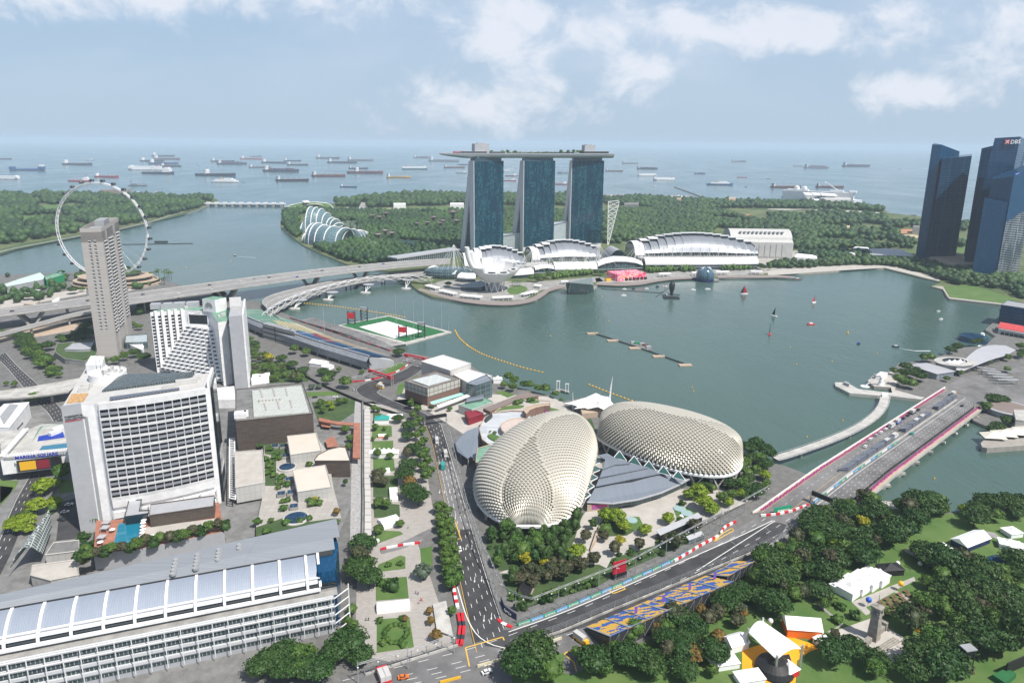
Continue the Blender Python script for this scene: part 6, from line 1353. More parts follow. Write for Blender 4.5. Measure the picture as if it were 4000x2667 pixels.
M.pinkroof=mat('pinkish_roof',(.50,.42,.38),.8,var=.06);M.brownroof=grid('brown_tile_roof',(.20,.16,.14),(.24,.19,.17),(.14,.11,.10),20,.8,.1,.8,.8)
mall()
def tent():
 P=lambda x,y,z:t('B2',x,y,z);r=thing('waterfront_tent','white tensile membrane roof with a tall mast on the waterfront behind the mall','stage canopy',P(1600,780,G0))
 pk=[P(1640,612,13),P(1778,645,15),P(1865,765,8),P(1820,800,8),P(1740,790,10),P(1560,775,8),P(1415,775,7),P(1440,745,8),P(1300,718,5),P(1410,695,7)];c=P(1680,690,15.5)
 K=5;mb=MB();mb.smooth=True;n=len(pk)
 rows=[[c.lerp(p,j/K)-V3((0,0,2.2*sin(pi*j/K)))for p in sum([[a,a.lerp(b,.5)+(c-a.lerp(b,.5)).normalized()*2.5]for a,b in zip(pk,pk[1:]+pk[:1])],[])]for j in range(K+1)];w_=2*n
 mb.add([p for row in rows for p in row],[[j*w_+i,j*w_+(i+1)%w_,(j+1)*w_+(i+1)%w_,(j+1)*w_+i]for j in range(K)for i in range(w_)]);mb.b('membrane','whitecl',r)
 b_=P(1775,690,G0+9);mb=MB();mb.bar((b_.x,b_.y,G0),ty('B2',1795,545,b_.y),1.8,n=8,w2=1.2);mb.bar(ty('B2',1795,545,b_.y),ty('B2',1812,445,b_.y),1.2,n=8,w2=.2);mb.b('main_mast','white',r)
 for x,y,yt in((1408,790,605),(1548,820,650),(1725,800,690)):g=P(x,y,G0);mb=MB();mb.bar(g,ty('B2',x-3,yt,g.y),.9,n=6,w2=.3);mb.b('mast','white',r)
 mb=MB();mb.prism([P(1500,830,6),P(1830,800,6),P(1740,720,6),P(1480,760,6)],G0,6.5);mb.b('stage_house','tan',r)
tent()
r=thing('ferry_jetty','small jetty with two tall white frames, on the bay before the tent','jetty',t('B2',1300,590,0));mb=MB();mb.prism(tp('B2',[(1180,600),(1270,565),(1370,590),(1365,608),(1280,580),(1190,612)],1.4),0,1.4);mb.b('deck','conc',r)
for x,y in((1255,575),(1345,605)):
 p=t('B2',x,y,1.4);mb=MB()
 for d in(-1.2,1.2):mb.bar(p+V3((d,0,0)),p+V3((d,0,8)),.6)
 mb.bar(p+V3((-1.8,0,8)),p+V3((1.8,0,8)),.7);mb.b('mooring_frame','white',r)
# simple blocks with a roof of their own
def block(lab,n,pts,z,side,top,cat='building',z0=G0,extra=None,par=.8,name='building',grp=None):
 q=tp(n,pts,z);c=sum(q,V3())/len(q);r=thing(name,lab,cat,(c.x,c.y,z0),grp);mb=MB();mb.prism(q,z0,z,top=False);mb.build('wall',M[side],r)
 mb=MB();mb.prism(q,z-.3,z+.01);mb.build('roof',M[top],r)
 if par:mb=MB();mb.tube([V3((p.x,p.y,z+par*.4))for p in q],par*.45,4,True);mb.build('parapet',M[side],r)
 if extra:extra(r)
 return r
M.boxw=grid('pale_panel_wall',(.45,.445,.425),(.49,.48,.46),(.34,.33,.32),3,9,.10,.7,.7);M.roofw=mat('white_roof',(.68,.68,.67),.6,var=.05,vs=.1);M.cream=mat('cream_roof',(.56,.51,.44),.7,var=.04,vs=.1)
M.slatb=grid('brown_timber_screen',(.085,.065,.055),(.14,.11,.09),(.045,.035,.03),4,.55,.12,.8,.8,offset=.5)
block('large white box building with a white roof by the water','A7',[(1670,475),(1925,555),(2105,492),(1862,418)],22,'boxw','roofw');
block('lower white box joined to the large one, grey roof edge facing the bay','A7',[(1930,580),(2090,668),(2290,600),(2060,535)],17,'boxw','roofw');block('grey entrance roof at the bay end of the white boxes','A7',[(2060,668),(2150,685),(2290,640),(2240,590)],17.6,'shopglass','zincr')
def ex2(r):
 P=lambda x,y,z:t('A7',x,y,z);mb=MB();mb.prism([P(1590,640,18.3),P(1730,690,18.3),P(1930,635,18.3),P(1800,590,18.3)],18.3,18.9);mb.build('glazed_roof',grid('pale_roof_lights',(.42,.45,.44),(.47,.50,.49),(.72,.72,.70),7,1.4,.14,.3,.5),r)
 q=tp('A7',[(1525,648),(1722,712),(2008,625)],18);mb=MB()
 for a,b in zip(q,q[1:]):d=(b-a).normalized();nn=V3((d.y,-d.x,0))*.4;mb.quad(a+nn-UZ(7),b+nn-UZ(7),b+nn,a+nn)
 mb.build('louvre_band',grid('vertical_louvres',(.40,.41,.37),(.44,.45,.41),(.20,.13,.11),4.5,7,.3,.6,.8),r)
block('brick hall with pale louvre band and glazed roof near the hairpin','A7',[(1525,648),(1722,712),(2008,625),(1800,562)],18,'brick','concd',extra=ex2)
block('grey low restaurant block with a curved roof by the brick hall','A7',[(1995,855),(2115,900),(2300,830),(2200,780)],9,'boxw','rgreen');block('dark red box pavilion projecting from the grey block','A7',[(2050,915),(2085,975),(2215,930),(2150,905)],8,'redbox','redbox')if M.setdefault('redbox',mat('dark_red_box',(.22,.015,.03),.6))else 0
mb=MB();mb.gridf(lambda i,j:t('A7',2065+i*150,840-i*30+j*-45,9.2+2.6*sin(pi*j)),4,8);solo('curved_roof',mb,M.zincr,'small arched grey roof on top of the restaurant block','roof',thick=.3)
for i,(a,b)in enumerate((((1760,850),(2110,745)),((1820,880),(2135,765)))):
 q=[t('A7',a[0],a[1],7),t('A7',b[0],b[1],7),t('A7',b[0]-15,b[1]-22,8),t('A7',a[0]-15,a[1]-22,8)];mb=MB();mb.add(q,[[0,1,2,3]]);solo('arcade_canopy',mb,(M.white if i else mat('pale_teal_canopy',(.30,.55,.48),.5)),['pale teal canopy strip along the brick hall','white segmented awning strip in front of the teal canopy'][i],'canopy',thick=.4)
def ex3(r):
 P=lambda x,y,z=25.2:t('A7',x,y,z);mb=MB();mb.prism([P(205,965),(P(690,925))[:2]and P(690,925),P(620,690),P(190,735)],25.1,26);mb.build('roof_light',grid('roof_glazing',(.38,.40,.36),(.44,.46,.42),(.56,.57,.54),3,3,.16,.3,.6),r)
 for x,y in((270,740),(380,730),(490,725),(305,905),(420,890),(530,880)):
  for k in range(5):mb=MB();mb.lathe(P(x+k*4,y-10+k*14 if y<800 else y-60+k*14,26),[(1.1,0),(1.1,1.2),(.2,1.3)],8);mb.b('vent','offwhite',r)
 for k in range(7):mb=MB();mb.lathe(P(262+k*30,822-k*2,26),[(1.5,0),(1.5,1.6),(.2,1.7)],8);mb.b('vent','offwhite',r)
 mb=MB();mb.box(P(90,960),(8,6,4),.3);mb.box(P(140,950),(3,3,4),.3);mb.b('roof_plant','white',r)
 mb=MB();q=[P(560,1070,8),P(720,1045,8),P(715,1010,8)];mb.quad(q[0]+V3((0,-.5,-3)),q[1]+V3((0,-.5,-3)),q[1]+V3((0,-.5,4)),q[0]+V3((0,-.5,4)));mb.b('long_window','glassd',r)
block('mall block with dark timber screen walls and a glazed roof','A7',[(45,1000),(722,930),(632,665),(50,720)],25,'slatb','concd',extra=ex3)
for i,(pts,z,lab)in enumerate((([(497,1130),(752,1103),(797,1255),(525,1293)],12,'cream flat-roofed pavilion behind the other on the mall roof garden'),([(552,1445),(838,1400),(882,1568),(560,1590)],12,'cream flat-roofed pavilion nearest the long hall on the roof garden'),([(40,1270),(280,1252),(300,1535),(45,1580)],14,'beige flat-roofed block left of the roof garden'))):
 if i==1:block(lab,'B1',[(275,-25),(520,-62),(568,100),(312,138)],z,'boxw','cream','pavilion',4)
 else:block(lab,'A7',pts,z,'boxw','cream' if i<2 else'plazap','pavilion',4)
patch('roof_garden_floor',tpw([('A7',290,1120),('A7',720,1090),('A7',850,1260),('A7',900,1568),('B1',640,330),('B1',0,400),('A7',300,1560)],5),M.plaza,0,5)
mb=MB();mb.prism(tpw([('A7',290,1120),('A7',720,1090),('A7',850,1260),('A7',900,1568),('B1',640,330),('B1',0,400),('A7',300,1560)],5),G0,4.9,top=False);solo('garden_podium',mb,M.conc,'podium wall carrying the mall roof garden','podium')
block('pointed brown pavilion with a cream curved roof beside the timber walk','A7',[(735,1335),(770,1290),(860,1245),(960,1222),(1010,1228),(1045,1330),(1040,1345),(740,1345)],14,'slatb','cream','pavilion')
mb=MB();q=tpw([('A7',770,990),('A7',930,1020),('A7',1080,1030),('A7',1070,1310),('A7',1135,1315),('A7',1135,1010),('A7',960,1000),('A7',790,975)],8);mb.prism(q,6.8,8,bottom=True);solo('timber_walk',mb,M.deck,'raised red timber walkway bending round the roof garden','walkway')
patch('timber_deck',tp('A7',[(830,1190),(905,1150),(950,1245),(850,1255)]),M.deck,.2,5);patch('timber_deck',tp('A7',[(775,990),(870,1010),(880,1080),(800,1070)]),M.deck,.2,5)
A,B=road('lane',[('A7',1090,820),('A7',1060,1400),('B1',712,100),('B1',705,500)],[('A7',1145,830),('A7',1140,1400),('B1',785,100),('B1',785,520)],'cobble' if M.setdefault('cobble',mat('grey_cobble',(.24,.24,.235),.85,col2=(.42,.41,.40),vs=.7))else 0,.1)
A,B=road('covered_walk',[('A7',1172,900),('A7',1172,1560),('B1',818,200),('B1',815,520)],[('A7',1225,900),('A7',1225,1560),('B1',862,200),('B1',868,525)],'walkr' if M.setdefault('walkr',grid('walkway_roof_panels',(.46,.44,.41),(.50,.48,.45),(.28,.27,.26),60,7.5,.5,.7,.7))else 0,3.2)
mb=MB();P_=tpw([('A7',1158,830),('A7',1160,1560),('B1',805,200),('B1',800,520)],G0)
for a,b in zip(P_,P_[1:]):mb.bar(a+UZ(1),b+UZ(1),1.2,2)
solo('lane_wall',mb,M.concd,'long dark wall between the cobbled lane and the park walk','wall')
for i,(n,x,y,rr)in enumerate((('A7',497,1400,5.2),('B1',300,335,6.5))):p=t(n,x,y,5.2);r=thing('round_skylight',['round dark skylight between the two cream pavilions','round dark skylight at the garden edge by the long hall'][i],'skylight',p,'round skylights');mb=MB();mb.lathe(p,[(rr+1.2,0),(rr+1,.7),(rr,.8)],28);mb.b('ring','concl',r);mb=MB();mb.disc(p+UZ(.75),rr,28);mb.b('pane','bg2',r)
its=[]
for n,x,y in(('A7',390,1225),('A7',465,1225),('A7',485,1310),('A7',515,1515),('B1',190,160),('B1',265,150),('B1',285,255)):
 p=t(n,x,y,5.2);mb=MB();mb.box(p,(5,5,1.6),.3);mb.at(1).box(p+UZ(1.62),(4.4,4.4,.1),.3);its.append((solo('square_skylight',mb,[M.conc,M.bg2],'','skylight','square skylights'),'square dark skylight among the beds of the roof garden',x if n=='A7' else x+200,y))
ord_labels(its)
# long convention hall, lower left
def longhall():
 f=FR((-236.6,204.7),math.atan2(.33,.944));r=thing('convention_hall','long silver-roofed convention hall with white ribs filling the lower left corner','convention hall',f.p(90,30,G0))
 M.zincw=grid('pale_ribbed_roof',(.29,.33,.40),(.31,.35,.42),(.24,.28,.33),.9,60,.10,.4,.5,metal=.2);M.zincg=grid('grey_ribbed_roof',(.28,.30,.325),(.31,.33,.355),(.22,.24,.26),60,1.0,.10,.4,.5,metal=.2)
 U0,U1=-62,171
 def sweep(nm,pr,m_,u0=U0,u1=U1,th=0):
  mb=MB()
  for a,b in zip(pr,pr[1:]):mb.quad(f.p(u0,a[0],a[1]),f.p(u1,a[0],a[1]),f.p(u1,b[0],b[1]),f.p(u0,b[0],b[1]))
  return mb.build(nm,m_,r,thick=th)
 UE=176
 M.win_hall=grid('office_windows',(.03,.05,.055),(.05,.08,.085),(.34,.36,.36),1.6,2.2,.14,.12,.5)
 for k,(d,z)in enumerate(((9.5,5),(7.5,9.2),(5.5,13.4),(3.5,17.6))):
  sweep('window_row',[(5,z),(5,z+2.5)],M.win_hall,U0,169+k*.1)
  sweep('sunshade_band',[(5,z+2.5),(4.2,z+2.55),(4.1,z+3),(4.1,z+4.15),(5,z+4.2)],grid('louvred_band_%d'%k,(.62,.63,.64),(.66,.67,.68),(.34,.36,.38),60,.42,.09,.5,.5)if k==0 else M.louvred_band_0 if'louvred_band_0' in M else MATS['louvred_band_0'],U0,169)
 sweep('base_wall',[(6,G0),(6,5)],grid('stone_base',(.22,.17,.13),(.26,.20,.16),(.06,.05,.045),5,2.4,.5,.7,.3),U0,170)
 sweep('gutter_terrace',[(5,21.8),(9,21.9),(9,23)],M.conc)
 sweep('clerestory',[(9,23),(9.2,26)],M.glassd)
 mb=MB()
 for k in range(0,39):uu=U0+k*6.05;mb.bar(f.p(uu,2.3,5),f.p(uu,2.3,22.3),.28)
 for z in(22.4,18.2):mb.bar(f.p(U0,2.2,z),f.p(169,2.2,z),.35)
 mb.b('outrigger_frame','white',r)
 vault=[(9+13*s,27+6*sin(s*pi/2))for s in[k/8 for k in range(9)]]
 sweep('vault_roof',vault[1:],M.zincw,U0,163);sweep('lower_louvres',[(9.3,26.2),vault[1]],MATS['louvred_band_0'],U0,163)
 for k in range(22):
  uu=U0+4+k*11.4
  if uu>164:break
  mb=MB();pts=[f.p(uu,d-.3,z+.35)for d,z in[(8.0,23.6)]+vault];
  for a,b in zip(pts,pts[1:]):mb.bar(a,b,1.1,.7)
  mb.b('roof_rib','white',r)
 mb=MB();mb.bar(f.p(U0,8,24),f.p(164,8,24),1.3,1.2);mb.b('eaves_beam','white',r);mb=MB();mb.bar(f.p(U0,vault[1][0]-.2,vault[1][1]+.3),f.p(164,vault[1][0]-.2,vault[1][1]+.3),.9,.6);mb.b('rib_purlin','white',r)
 mb=MB();mb.bar(f.p(164,8,25.2),f.p(164,22,33.4),1.1);mb.b('verge_beam','white',r)
 sweep('valley_gutter',[(22,31.2),(23.4,31),(24,32.6)],M.dark)
 dB=lambda u_:max(26,28+.12*u_)
 for k_,(s0,s1,uu)in enumerate(((0,.3,172),(.3,1,175))):
  mb=MB();q=[(24+(dB(U0+(uu-U0)*i/30)-24)*s0,24+(dB(U0+(uu-U0)*i/30)-24)*s1,U0+(uu-U0)*i/30)for i in range(31)]
  hz_=lambda s_:32.6+2.2*sin(pi*s_*.8)
  mb.strip([f.p(x[2],x[0],hz_(s0))for x in q],[f.p(x[2],x[1],hz_(s1))for x in q]);mb.b('rear_roof','zincg',r)
 mb=MB();mb.strip([f.p(x[2],x[1],hz_(1))for x in q],[f.p(x[2],x[1],G0)for x in q]);mb.b('rear_wall','greyl',r)
 mb=MB();mb.prism([f.p(163.3,10),f.p(171,10),f.p(174,30),f.p(173,48),f.p(163,47)],G0,31);mb.b('end_glass','bg1',r)
 mb=MB();mb.prism([f.p(U0,5.2),f.p(169.5,5.2),f.p(169.5,22),f.p(U0,22)],G0,21.6);mb.b('core','greyl',r)
 mb=MB();e=f.p(169.2,5,0)
 for k in range(5):mb.bar(f.p(169.2,2.5,5+k*4.2),f.p(176,8,5+k*4.2),.35)
 mb.bar(f.p(176,8,5),f.p(176,8,24),.4);mb.b('end_frame','white',r)
 for x,y,c in((1283,665,5),(1452,635,5),(1618,607,4),(1782,520,2)):
  uu=(t('A8',x,y,40.5)-f.o).dot(f.u)
  for k in range(c):q=f.p(uu,dB(uu)-5-k*2.7,34.3);mb=MB();mb.lathe(q,[(1.3,-.6),(1.3,.5),(1.0,.5),(.9,.2),(0,.2)],12);mb.b('roof_fan','grey',r)
longhall()
# circuit bridge over the river mouth
ZB=5.5
_ba,_bb,_bc,_bd=t('B4',190,1560,ZB),t('B4',1530,712,ZB),t('B4',985,1568,ZB),t('B4',1880,888,ZB)
def BR(s,f,z=0):q=_ba.lerp(_bb,s).lerp(_bc.lerp(_bd,s),f);return q+UZ(z-2.8*max(0,min(1,(.12-s)/.26)))
def cov(s0,s1,f,z=0,n=30):return[BR(s0+(s1-s0)*k/n,f,z)for k in range(n+1)]
def bridge():
 r=thing('road_bridge','wide low road bridge prepared as a race straight, crossing the river mouth','bridge',BR(.5,.5,-5));S0,S1=-.16,1.02
 mb=MB();mb.strip(cov(S0,S1,0),cov(S0,S1,1));mb.b('roadway','asphg',r)
 mb=MB()
 for f,g in((0,.04),(1,.96)):A,B=cov(S0,S1,f,-.1),cov(S0,S1,f,-1.5);C=cov(S0,S1,g,-2.4);n=len(A);mb.add(A+B+C,[[i,i+1,n+i+1,n+i]for i in range(n-1)]+[[n+i,n+i+1,2*n+i+1,2*n+i]for i in range(n-1)])
 mb.strip(cov(S0,S1,.04,-2.4),cov(S0,S1,.96,-2.4));mb.b('girder','concl',r)
 for k in range(8):
  s=.06+k*.125;mb=MB();a,b=BR(s,.03),BR(s,.97)
  mb.bar(V3((a.x,a.y,2)),V3((b.x,b.y,2)),3,4);e=BR(s,1.03);mb.bar(V3((b.x,b.y,1.6)),V3((e.x,e.y,2.4)),2.2,1.4);mb.b('pier','concl',r)
 for f,m_ in((.0,'white'),(1.0,'concl')):
  mb=MB();P_=cov(S0,S1,f,.5)
  for a,b in zip(P_,P_[1:]):mb.bar(a,b,.35,1)
  mb.build('balustrade',M[m_],r)
 mb=MB();mb.strip(cov(S0,S1,.93,.12),cov(S0,S1,.995,.12));mb.b('footpath','tan',r);mb=MB();mb.strip(cov(S0,S1,.005,.12),cov(S0,S1,.035,.12));mb.b('footpath','tan',r)
 for f,nm in((.045,'left'),(.915,'right')):
  mb=MB();random.seed(3)
  for k in range(150):s=S0+.02+(S1-S0-.04)*k/150;p=BR(s,f+RU(-.008,.008),.1);mb.add([p+V3((x,y,z))for x,y,z in((-1.3,0,0),(0,-1.1,0),(1.3,0,0),(0,1.1,0),(0,0,1.3))],[[0,1,4],[1,2,4],[2,3,4],[3,0,4]])
  o=mb.b('flower_bed','pink',r)
 mb=MB()
 for f,w_ in((.075,.25),(.34,.2)):mb.strip(cov(S0,S1,f,.06),cov(S0,S1,f+.004,.06))
 mb.strip(cov(S0,S1,.865,.06),cov(S0,S1,.869,.06));mb.b('yellow_line','liney',r)
 mb=MB()
 for f in(.20,.60,.68,.76,.83):
  for k in range(46):s=S0+(S1-S0)*k/46;mb.quad(BR(s,f,.07),BR(s+.009,f,.07),BR(s+.009,f+.004,.07),BR(s,f+.004,.07))
 mb.strip(cov(S0,S1,.535,.07),cov(S0,S1,.542,.07));mb.b('lane_marks','line',r)
 for f,m_,h in((.46,'concl',1.1),(.87,'dark',2.2)):
  mb=MB();P_=cov(S0+.05,S1-.06,f,h/2,60)
  for a,b in zip(P_,P_[1:]):mb.bar(a,b,.7 if f<.8 else.12,h)
  o=mb.build('track_wall' if f<.8 else'debris_fence',M[m_],r)
bridge()
def adwall(lab,pts,h=1.3,cols=('green','blue'),txt='aramco',n=14,size=1.25,seg=None,cat='barrier',parent=None):
 P_=resample(pts,1);tot=len(P_)-1;r=thing('sponsor_barrier',lab,'barrier',P_[tot//2]-UZ(0),'sponsor barriers');q=resample(pts,tot/n)
 for i,(a,b)in enumerate(zip(q,q[1:])):
  mb=MB();mb.bar(a+UZ(h/2),b+UZ(h/2),.35,h);p=mb.build('panel',M[cols[i%len(cols)]],r);d=(b-a).normalized();nn=V3((d.y,-d.x,0))
  if nn.dot(a)>0:nn=-nn
  xd=UZ(1).cross(nn);o=(a+b)/2+nn*.26+UZ(h*.25);text('panel_lettering',txt,size,o,xd,(0,0,1),M.white,p,.03,.02,'CENTER')
 return r
M.aqua=mat('aqua_panel',(.03,.28,.55),.5);M.agreen=mat('sponsor_green',(.01,.30,.16),.5)
adwall('green and blue sponsor wall with white lettering along the upper side of the straight',tpw([('B5',250,1112),('B5',500,1030),('B5',800,905),('B5',1050,798),('B5',1270,700),('B5',1490,598),('B5',1660,500)]),1.5,('agreen','aqua'),n=17,size=1.9)
adwall('blue and green sponsor wall running down the middle of the bridge',cov(-.12,.42,.49,.1),1.2,('aqua','agreen','white'),n=14,size=1.4)
r=thing('sponsor_board','green sponsor board behind the red and white barriers at the road split','signboard',t('B6',490,290));a,b=t('B6',428,300),t('B6',556,276);mb=MB();mb.quad(a,b,b+UZ(4),a+UZ(4));mb.build('panel',M.agreen,r,thick=.3);d=(b-a).normalized();text('lettering','aramco',3.0,a.lerp(b,.5)+V3((d.y,-d.x,1.2))*1+UZ(0),d,(0,0,1),M.white,r,.05,.04,'CENTER')
barrier('red and white barrier blocks at the road split',[('B6',330,318),('B6',440,310),('B6',560,285),('B6',690,235)],h=1.4,cols=('white','red'),seg=3,w_=.9)
barrier('red and white barrier blocks along the bend under the grandstand screen',[('B5',1500,600),('B5',1700,480),('B5',1850,400)],h=1.4,cols=('white','red'),seg=3,w_=.9);barrier('red and white barrier blocks farther along the straight',[('B5',1870,380),('B5',1900,330),('B5',1990,285)],h=1.4,cols=('white','red'),seg=3,w_=.9)
barrier('red and white kerb curling round the hairpin corner by the sponsor wall',[('B1',1815,1090),('B1',1850,1125),('B1',1919,1150)],h=.5,cols=('red','white'),seg=3,w_=1.6);barrier('red and white tyre wall left of the boulevard',[('B1',1478,845),('B1',1495,930),('B1',1512,1010)],h=1.2,cols=('red','white'),seg=3,w_=1.6)
for k,x in enumerate((0,22)):barrier(('left' if k==0 else'right')+' row of red safety blocks curving at the street corner',[('B1',1520+x,1055),('B1',1535+x,1150),('B1',1525+x,1235),('B1',1512+x,1290)],h=1.3,cols=('red','red','dark'),seg=3,w_=1.8)
barrier('white concrete wall along the near side of the street',[('B1',820,1510),('B1',1160,1400),('B1',1480,1300),('B1',1520,1285)],cols=('concl',),h=1.1);barrier('white concrete wall beside the straight, below the debris fence',[('B5',200,1290),('B5',600,1160),('B5',1000,990),('B5',1500,790),('B5',2000,580),('B6',400,540),('B6',700,380),('B6',840,290)],cols=('concl','conc'),h=1.1)
def fence(lab,L_,h=4.2,st=7):
 P_=resample(tpw(L_),st);r=thing('debris_fence',lab,'fence',P_[len(P_)//2],'debris fences');mb=MB()
 for a,b in zip(P_,P_[1:]):
  for z in(1.6,2.4,3.2,4.0):mb.bar(a+UZ(z),b+UZ(z),.07)
 mb.b('cable_mesh','grey',r)
 for p in P_:mb=MB();mb.bar(p,p+UZ(h),.28);mb.bar(p+UZ(h),p+V3((.3,-.9,h+.5)),.2);mb.b('post','grey',r)
fence('high debris fence on posts along the lower side of the straight',[('B5',190,1285),('B5',600,1150),('B5',1000,980),('B5',1500,780),('B5',2000,570),('B6',400,530),('B6',700,370),('B6',840,280)]);fence('debris fence above the near street at the bottom of the picture',[('B1',815,1500),('B1',1160,1385),('B1',1500,1280)]);fence('debris fence between the sponsor wall and the garden',[('B5',250,1095),('B5',800,890),('B5',1270,690),('B5',1500,580),('B5',1700,440),('B5',2040,220)]);fence('debris fence along the inside of the boulevard',[('B1',1500,0),('B1',1590,300),('B1',1720,700),('B1',1800,950),('B1',1840,1070)],3.6)
adwall('low cream sponsor board across the service road',tpw([('B1',1660,1450),('B1',1830,1400),('B5',600,1215)]),1.4,('cream_','cream_')if M.setdefault('cream_',mat('cream_board',(.62,.56,.36),.6))else 0,'MSC',9,1.3)
adwall('yellow sponsor board at the bottom edge',tpw([('B1',1380,1568),('B1',1535,1530)]),1.2,('yellow',),'',1,.5)
a,b=t('B1',1840,1005),t('B5',225,1050);r=thing('banner_board','dark navy banner board wrapped round the corner garden','banner');r.location=(a+b)/2;q=tpw([('B1',1835,960),('B1',1860,1030),('B1',1919,1075),('B5',240,1065)]);mb=MB()
for u,v in zip(q,q[1:]):mb.quad(u,v,v+UZ(3.4),u+UZ(3.4))
mb.build('panel',M.navy,r,thick=.2);d=(q[2]-q[1]).normalized();text('lettering','force',2.4,q[1].lerp(q[2],.5)+V3((d.y,-d.x,0))*.4+UZ(.8),d,(0,0,1),M.white,r,.05,.02,'CENTER')
def truss(lab,L_,z=9,st=24):
 P_=tpw(L_,G0);top=tpw(L_,G0+z);r=thing('light_truss',lab,'lighting truss',P_[len(P_)//2],'lighting trusses');q=resample(top,6);mb=MB();mb.tube(q,.12,4);mb.tube([p+UZ(.8)for p in q],.10,4)
 for a,b in zip(q,q[1:]):mb.bar(a,b+UZ(.9),.15)
 mb.b('truss','grey',r)
 for p in resample(top,st):mb=MB();mb.bar((p.x,p.y,G0),p+UZ(2),.4,n=6,w2=.25);mb.b('pole','grey',r)
 for p in resample(top,8):mb=MB();mb.box(p+V3((.3,-.6,-.9)),(.6,.4,.4));mb.b('floodlight','white',r)
truss('lighting truss on poles running round the dome gardens above the circuit',[('B3',2091,1180),('B5',1700,300),('B5',1150,590),('B5',740,750),('B5',340,905),('B5',135,810),('B5',20,560),('B1',1700,530),('B1',1580,200),('B2',220,1300),('B2',150,1000)][::-1]);truss('lighting truss crossing above the park lawn near the bottom',[('B7',225,1400),('B7',750,1250),('B7',1110,1130)]);truss('lighting truss beside the brick hall and hairpin',[('A7',950,640),('A7',1300,560),('A7',1640,420),('A7',1720,500)],7)
def row(lab,s0,s1,f0,f1,n):
 r=thing('team_stand',lab,'stand',BR((s0+s1)/2,(f0+f1)/2),'covered team stands on the bridge');
 for k in range(n):
  a,b=s0+(s1-s0)*k/n,s0+(s1-s0)*(k+.92)/n;q=[BR(a,f0),BR(b,f0),BR(b,f1),BR(a,f1)];mb=MB();mb.add([p+UZ(2.2)for p in q[:2]]+[p+UZ(3.4)for p in q[2:]]+[p for p in q],[[0,1,2,3],[4,5,1,0],[5,6,2,1],[6,7,3,2],[7,4,0,3]]);mb.build('stand_section',grid('stand_roof_rows',(.06,.07,.10),(.09,.10,.13),(.30,.32,.36),30,1.5,.22,.5,.5)if'stand_roof_rows' not in MATS else MATS['stand_roof_rows'],r)
row('nearest row of dark covered stands on the bridge',.12,.44,.30,.41,5);row('middle row of dark covered stands on the bridge',.52,.74,.30,.41,4);row('farthest row of dark covered stands on the bridge',.80,.985,.30,.41,4)
def gantry(lab,a,b,z,txt=None,col='black',h=2.6,cat='gantry',size=2.0,tower=True):
 a,b=V3(a),V3(b);d=(b-a).normalized();nn=V3((d.y,-d.x,0));r=thing('gantry',lab,cat,((a.x+b.x)/2,(a.y+b.y)/2,G0));mb=MB();mb.bar(a+UZ(z+h/2),b+UZ(z+h/2),1.4,h);mb.build('span',M[col],r)
 for p in(a,b):
  mb=MB();
  for s in(-1,1):mb.bar(p+nn*s*1.2,p+nn*s*1.2+UZ(z+h),.4)
  mb.bar(p+nn*1.2+UZ(z*.3),p-nn*1.2+UZ(z*.8),.25);mb.b('support_frame','grey',r)
 if txt:text('lettering',txt,size,a.lerp(b,.5)+nn*.8+UZ(z+h*.25),d,(0,0,1),M.white,r,.05,.03,'CENTER')
gantry('black gantry across the near end of the bridge straight',t('B6',705,215),t('B6',870,285),5.5,h=2.8);gantry('black overhead bridge across the boulevard by the brick hall',t('A7',1700,1040),t('A7',1890,1010),5.5)
gantry('red sponsor bridge with white lettering over the hairpin approach',t('A7',1212,620),t('A7',1418,690),6,'Emirates FLY BETTER','red',3.4,size=2.2);gantry('red sponsor bridge with white lettering by the bay, behind the big tree',t('A7',1525,480),t('A7',1712,520),6,'Emirates FLY BETTER','red',3.4,size=1.9)
barrier('long red sponsor wall between the track and the floating platform',[('A7',520,95),('A7',840,200),('A7',1060,275),('A7',1300,350),('A7',1400,385)],h=1.4,cols=('red','dark','dark'));barrier('red sponsor wall inside the hairpin',[('A7',1060,655),('A7',1180,645),('A7',1300,620),('A7',1460,565),('A7',1550,510),('A7',1560,490)],h=1.3,cols=('red','red','white'));barrier('dark fence wall snaking from the avenue trees to the hairpin',[('A7',560,560),('A7',800,690),('A7',1080,810),('A7',1250,880),('A7',1480,950)],h=2.4,cols=('black',))
barrier('red and white barrier line on the park cross road',[('B1',935,570),('B1',1080,540),('B1',1230,520)],h=1.2,cols=('red','white','white'),seg=3,w_=.9);road('cross_road',[('B1',925,575),('B1',1100,510),('B1',1300,410)],[('B1',940,600),('B1',1130,555),('B1',1310,450)],'asphg',.1)
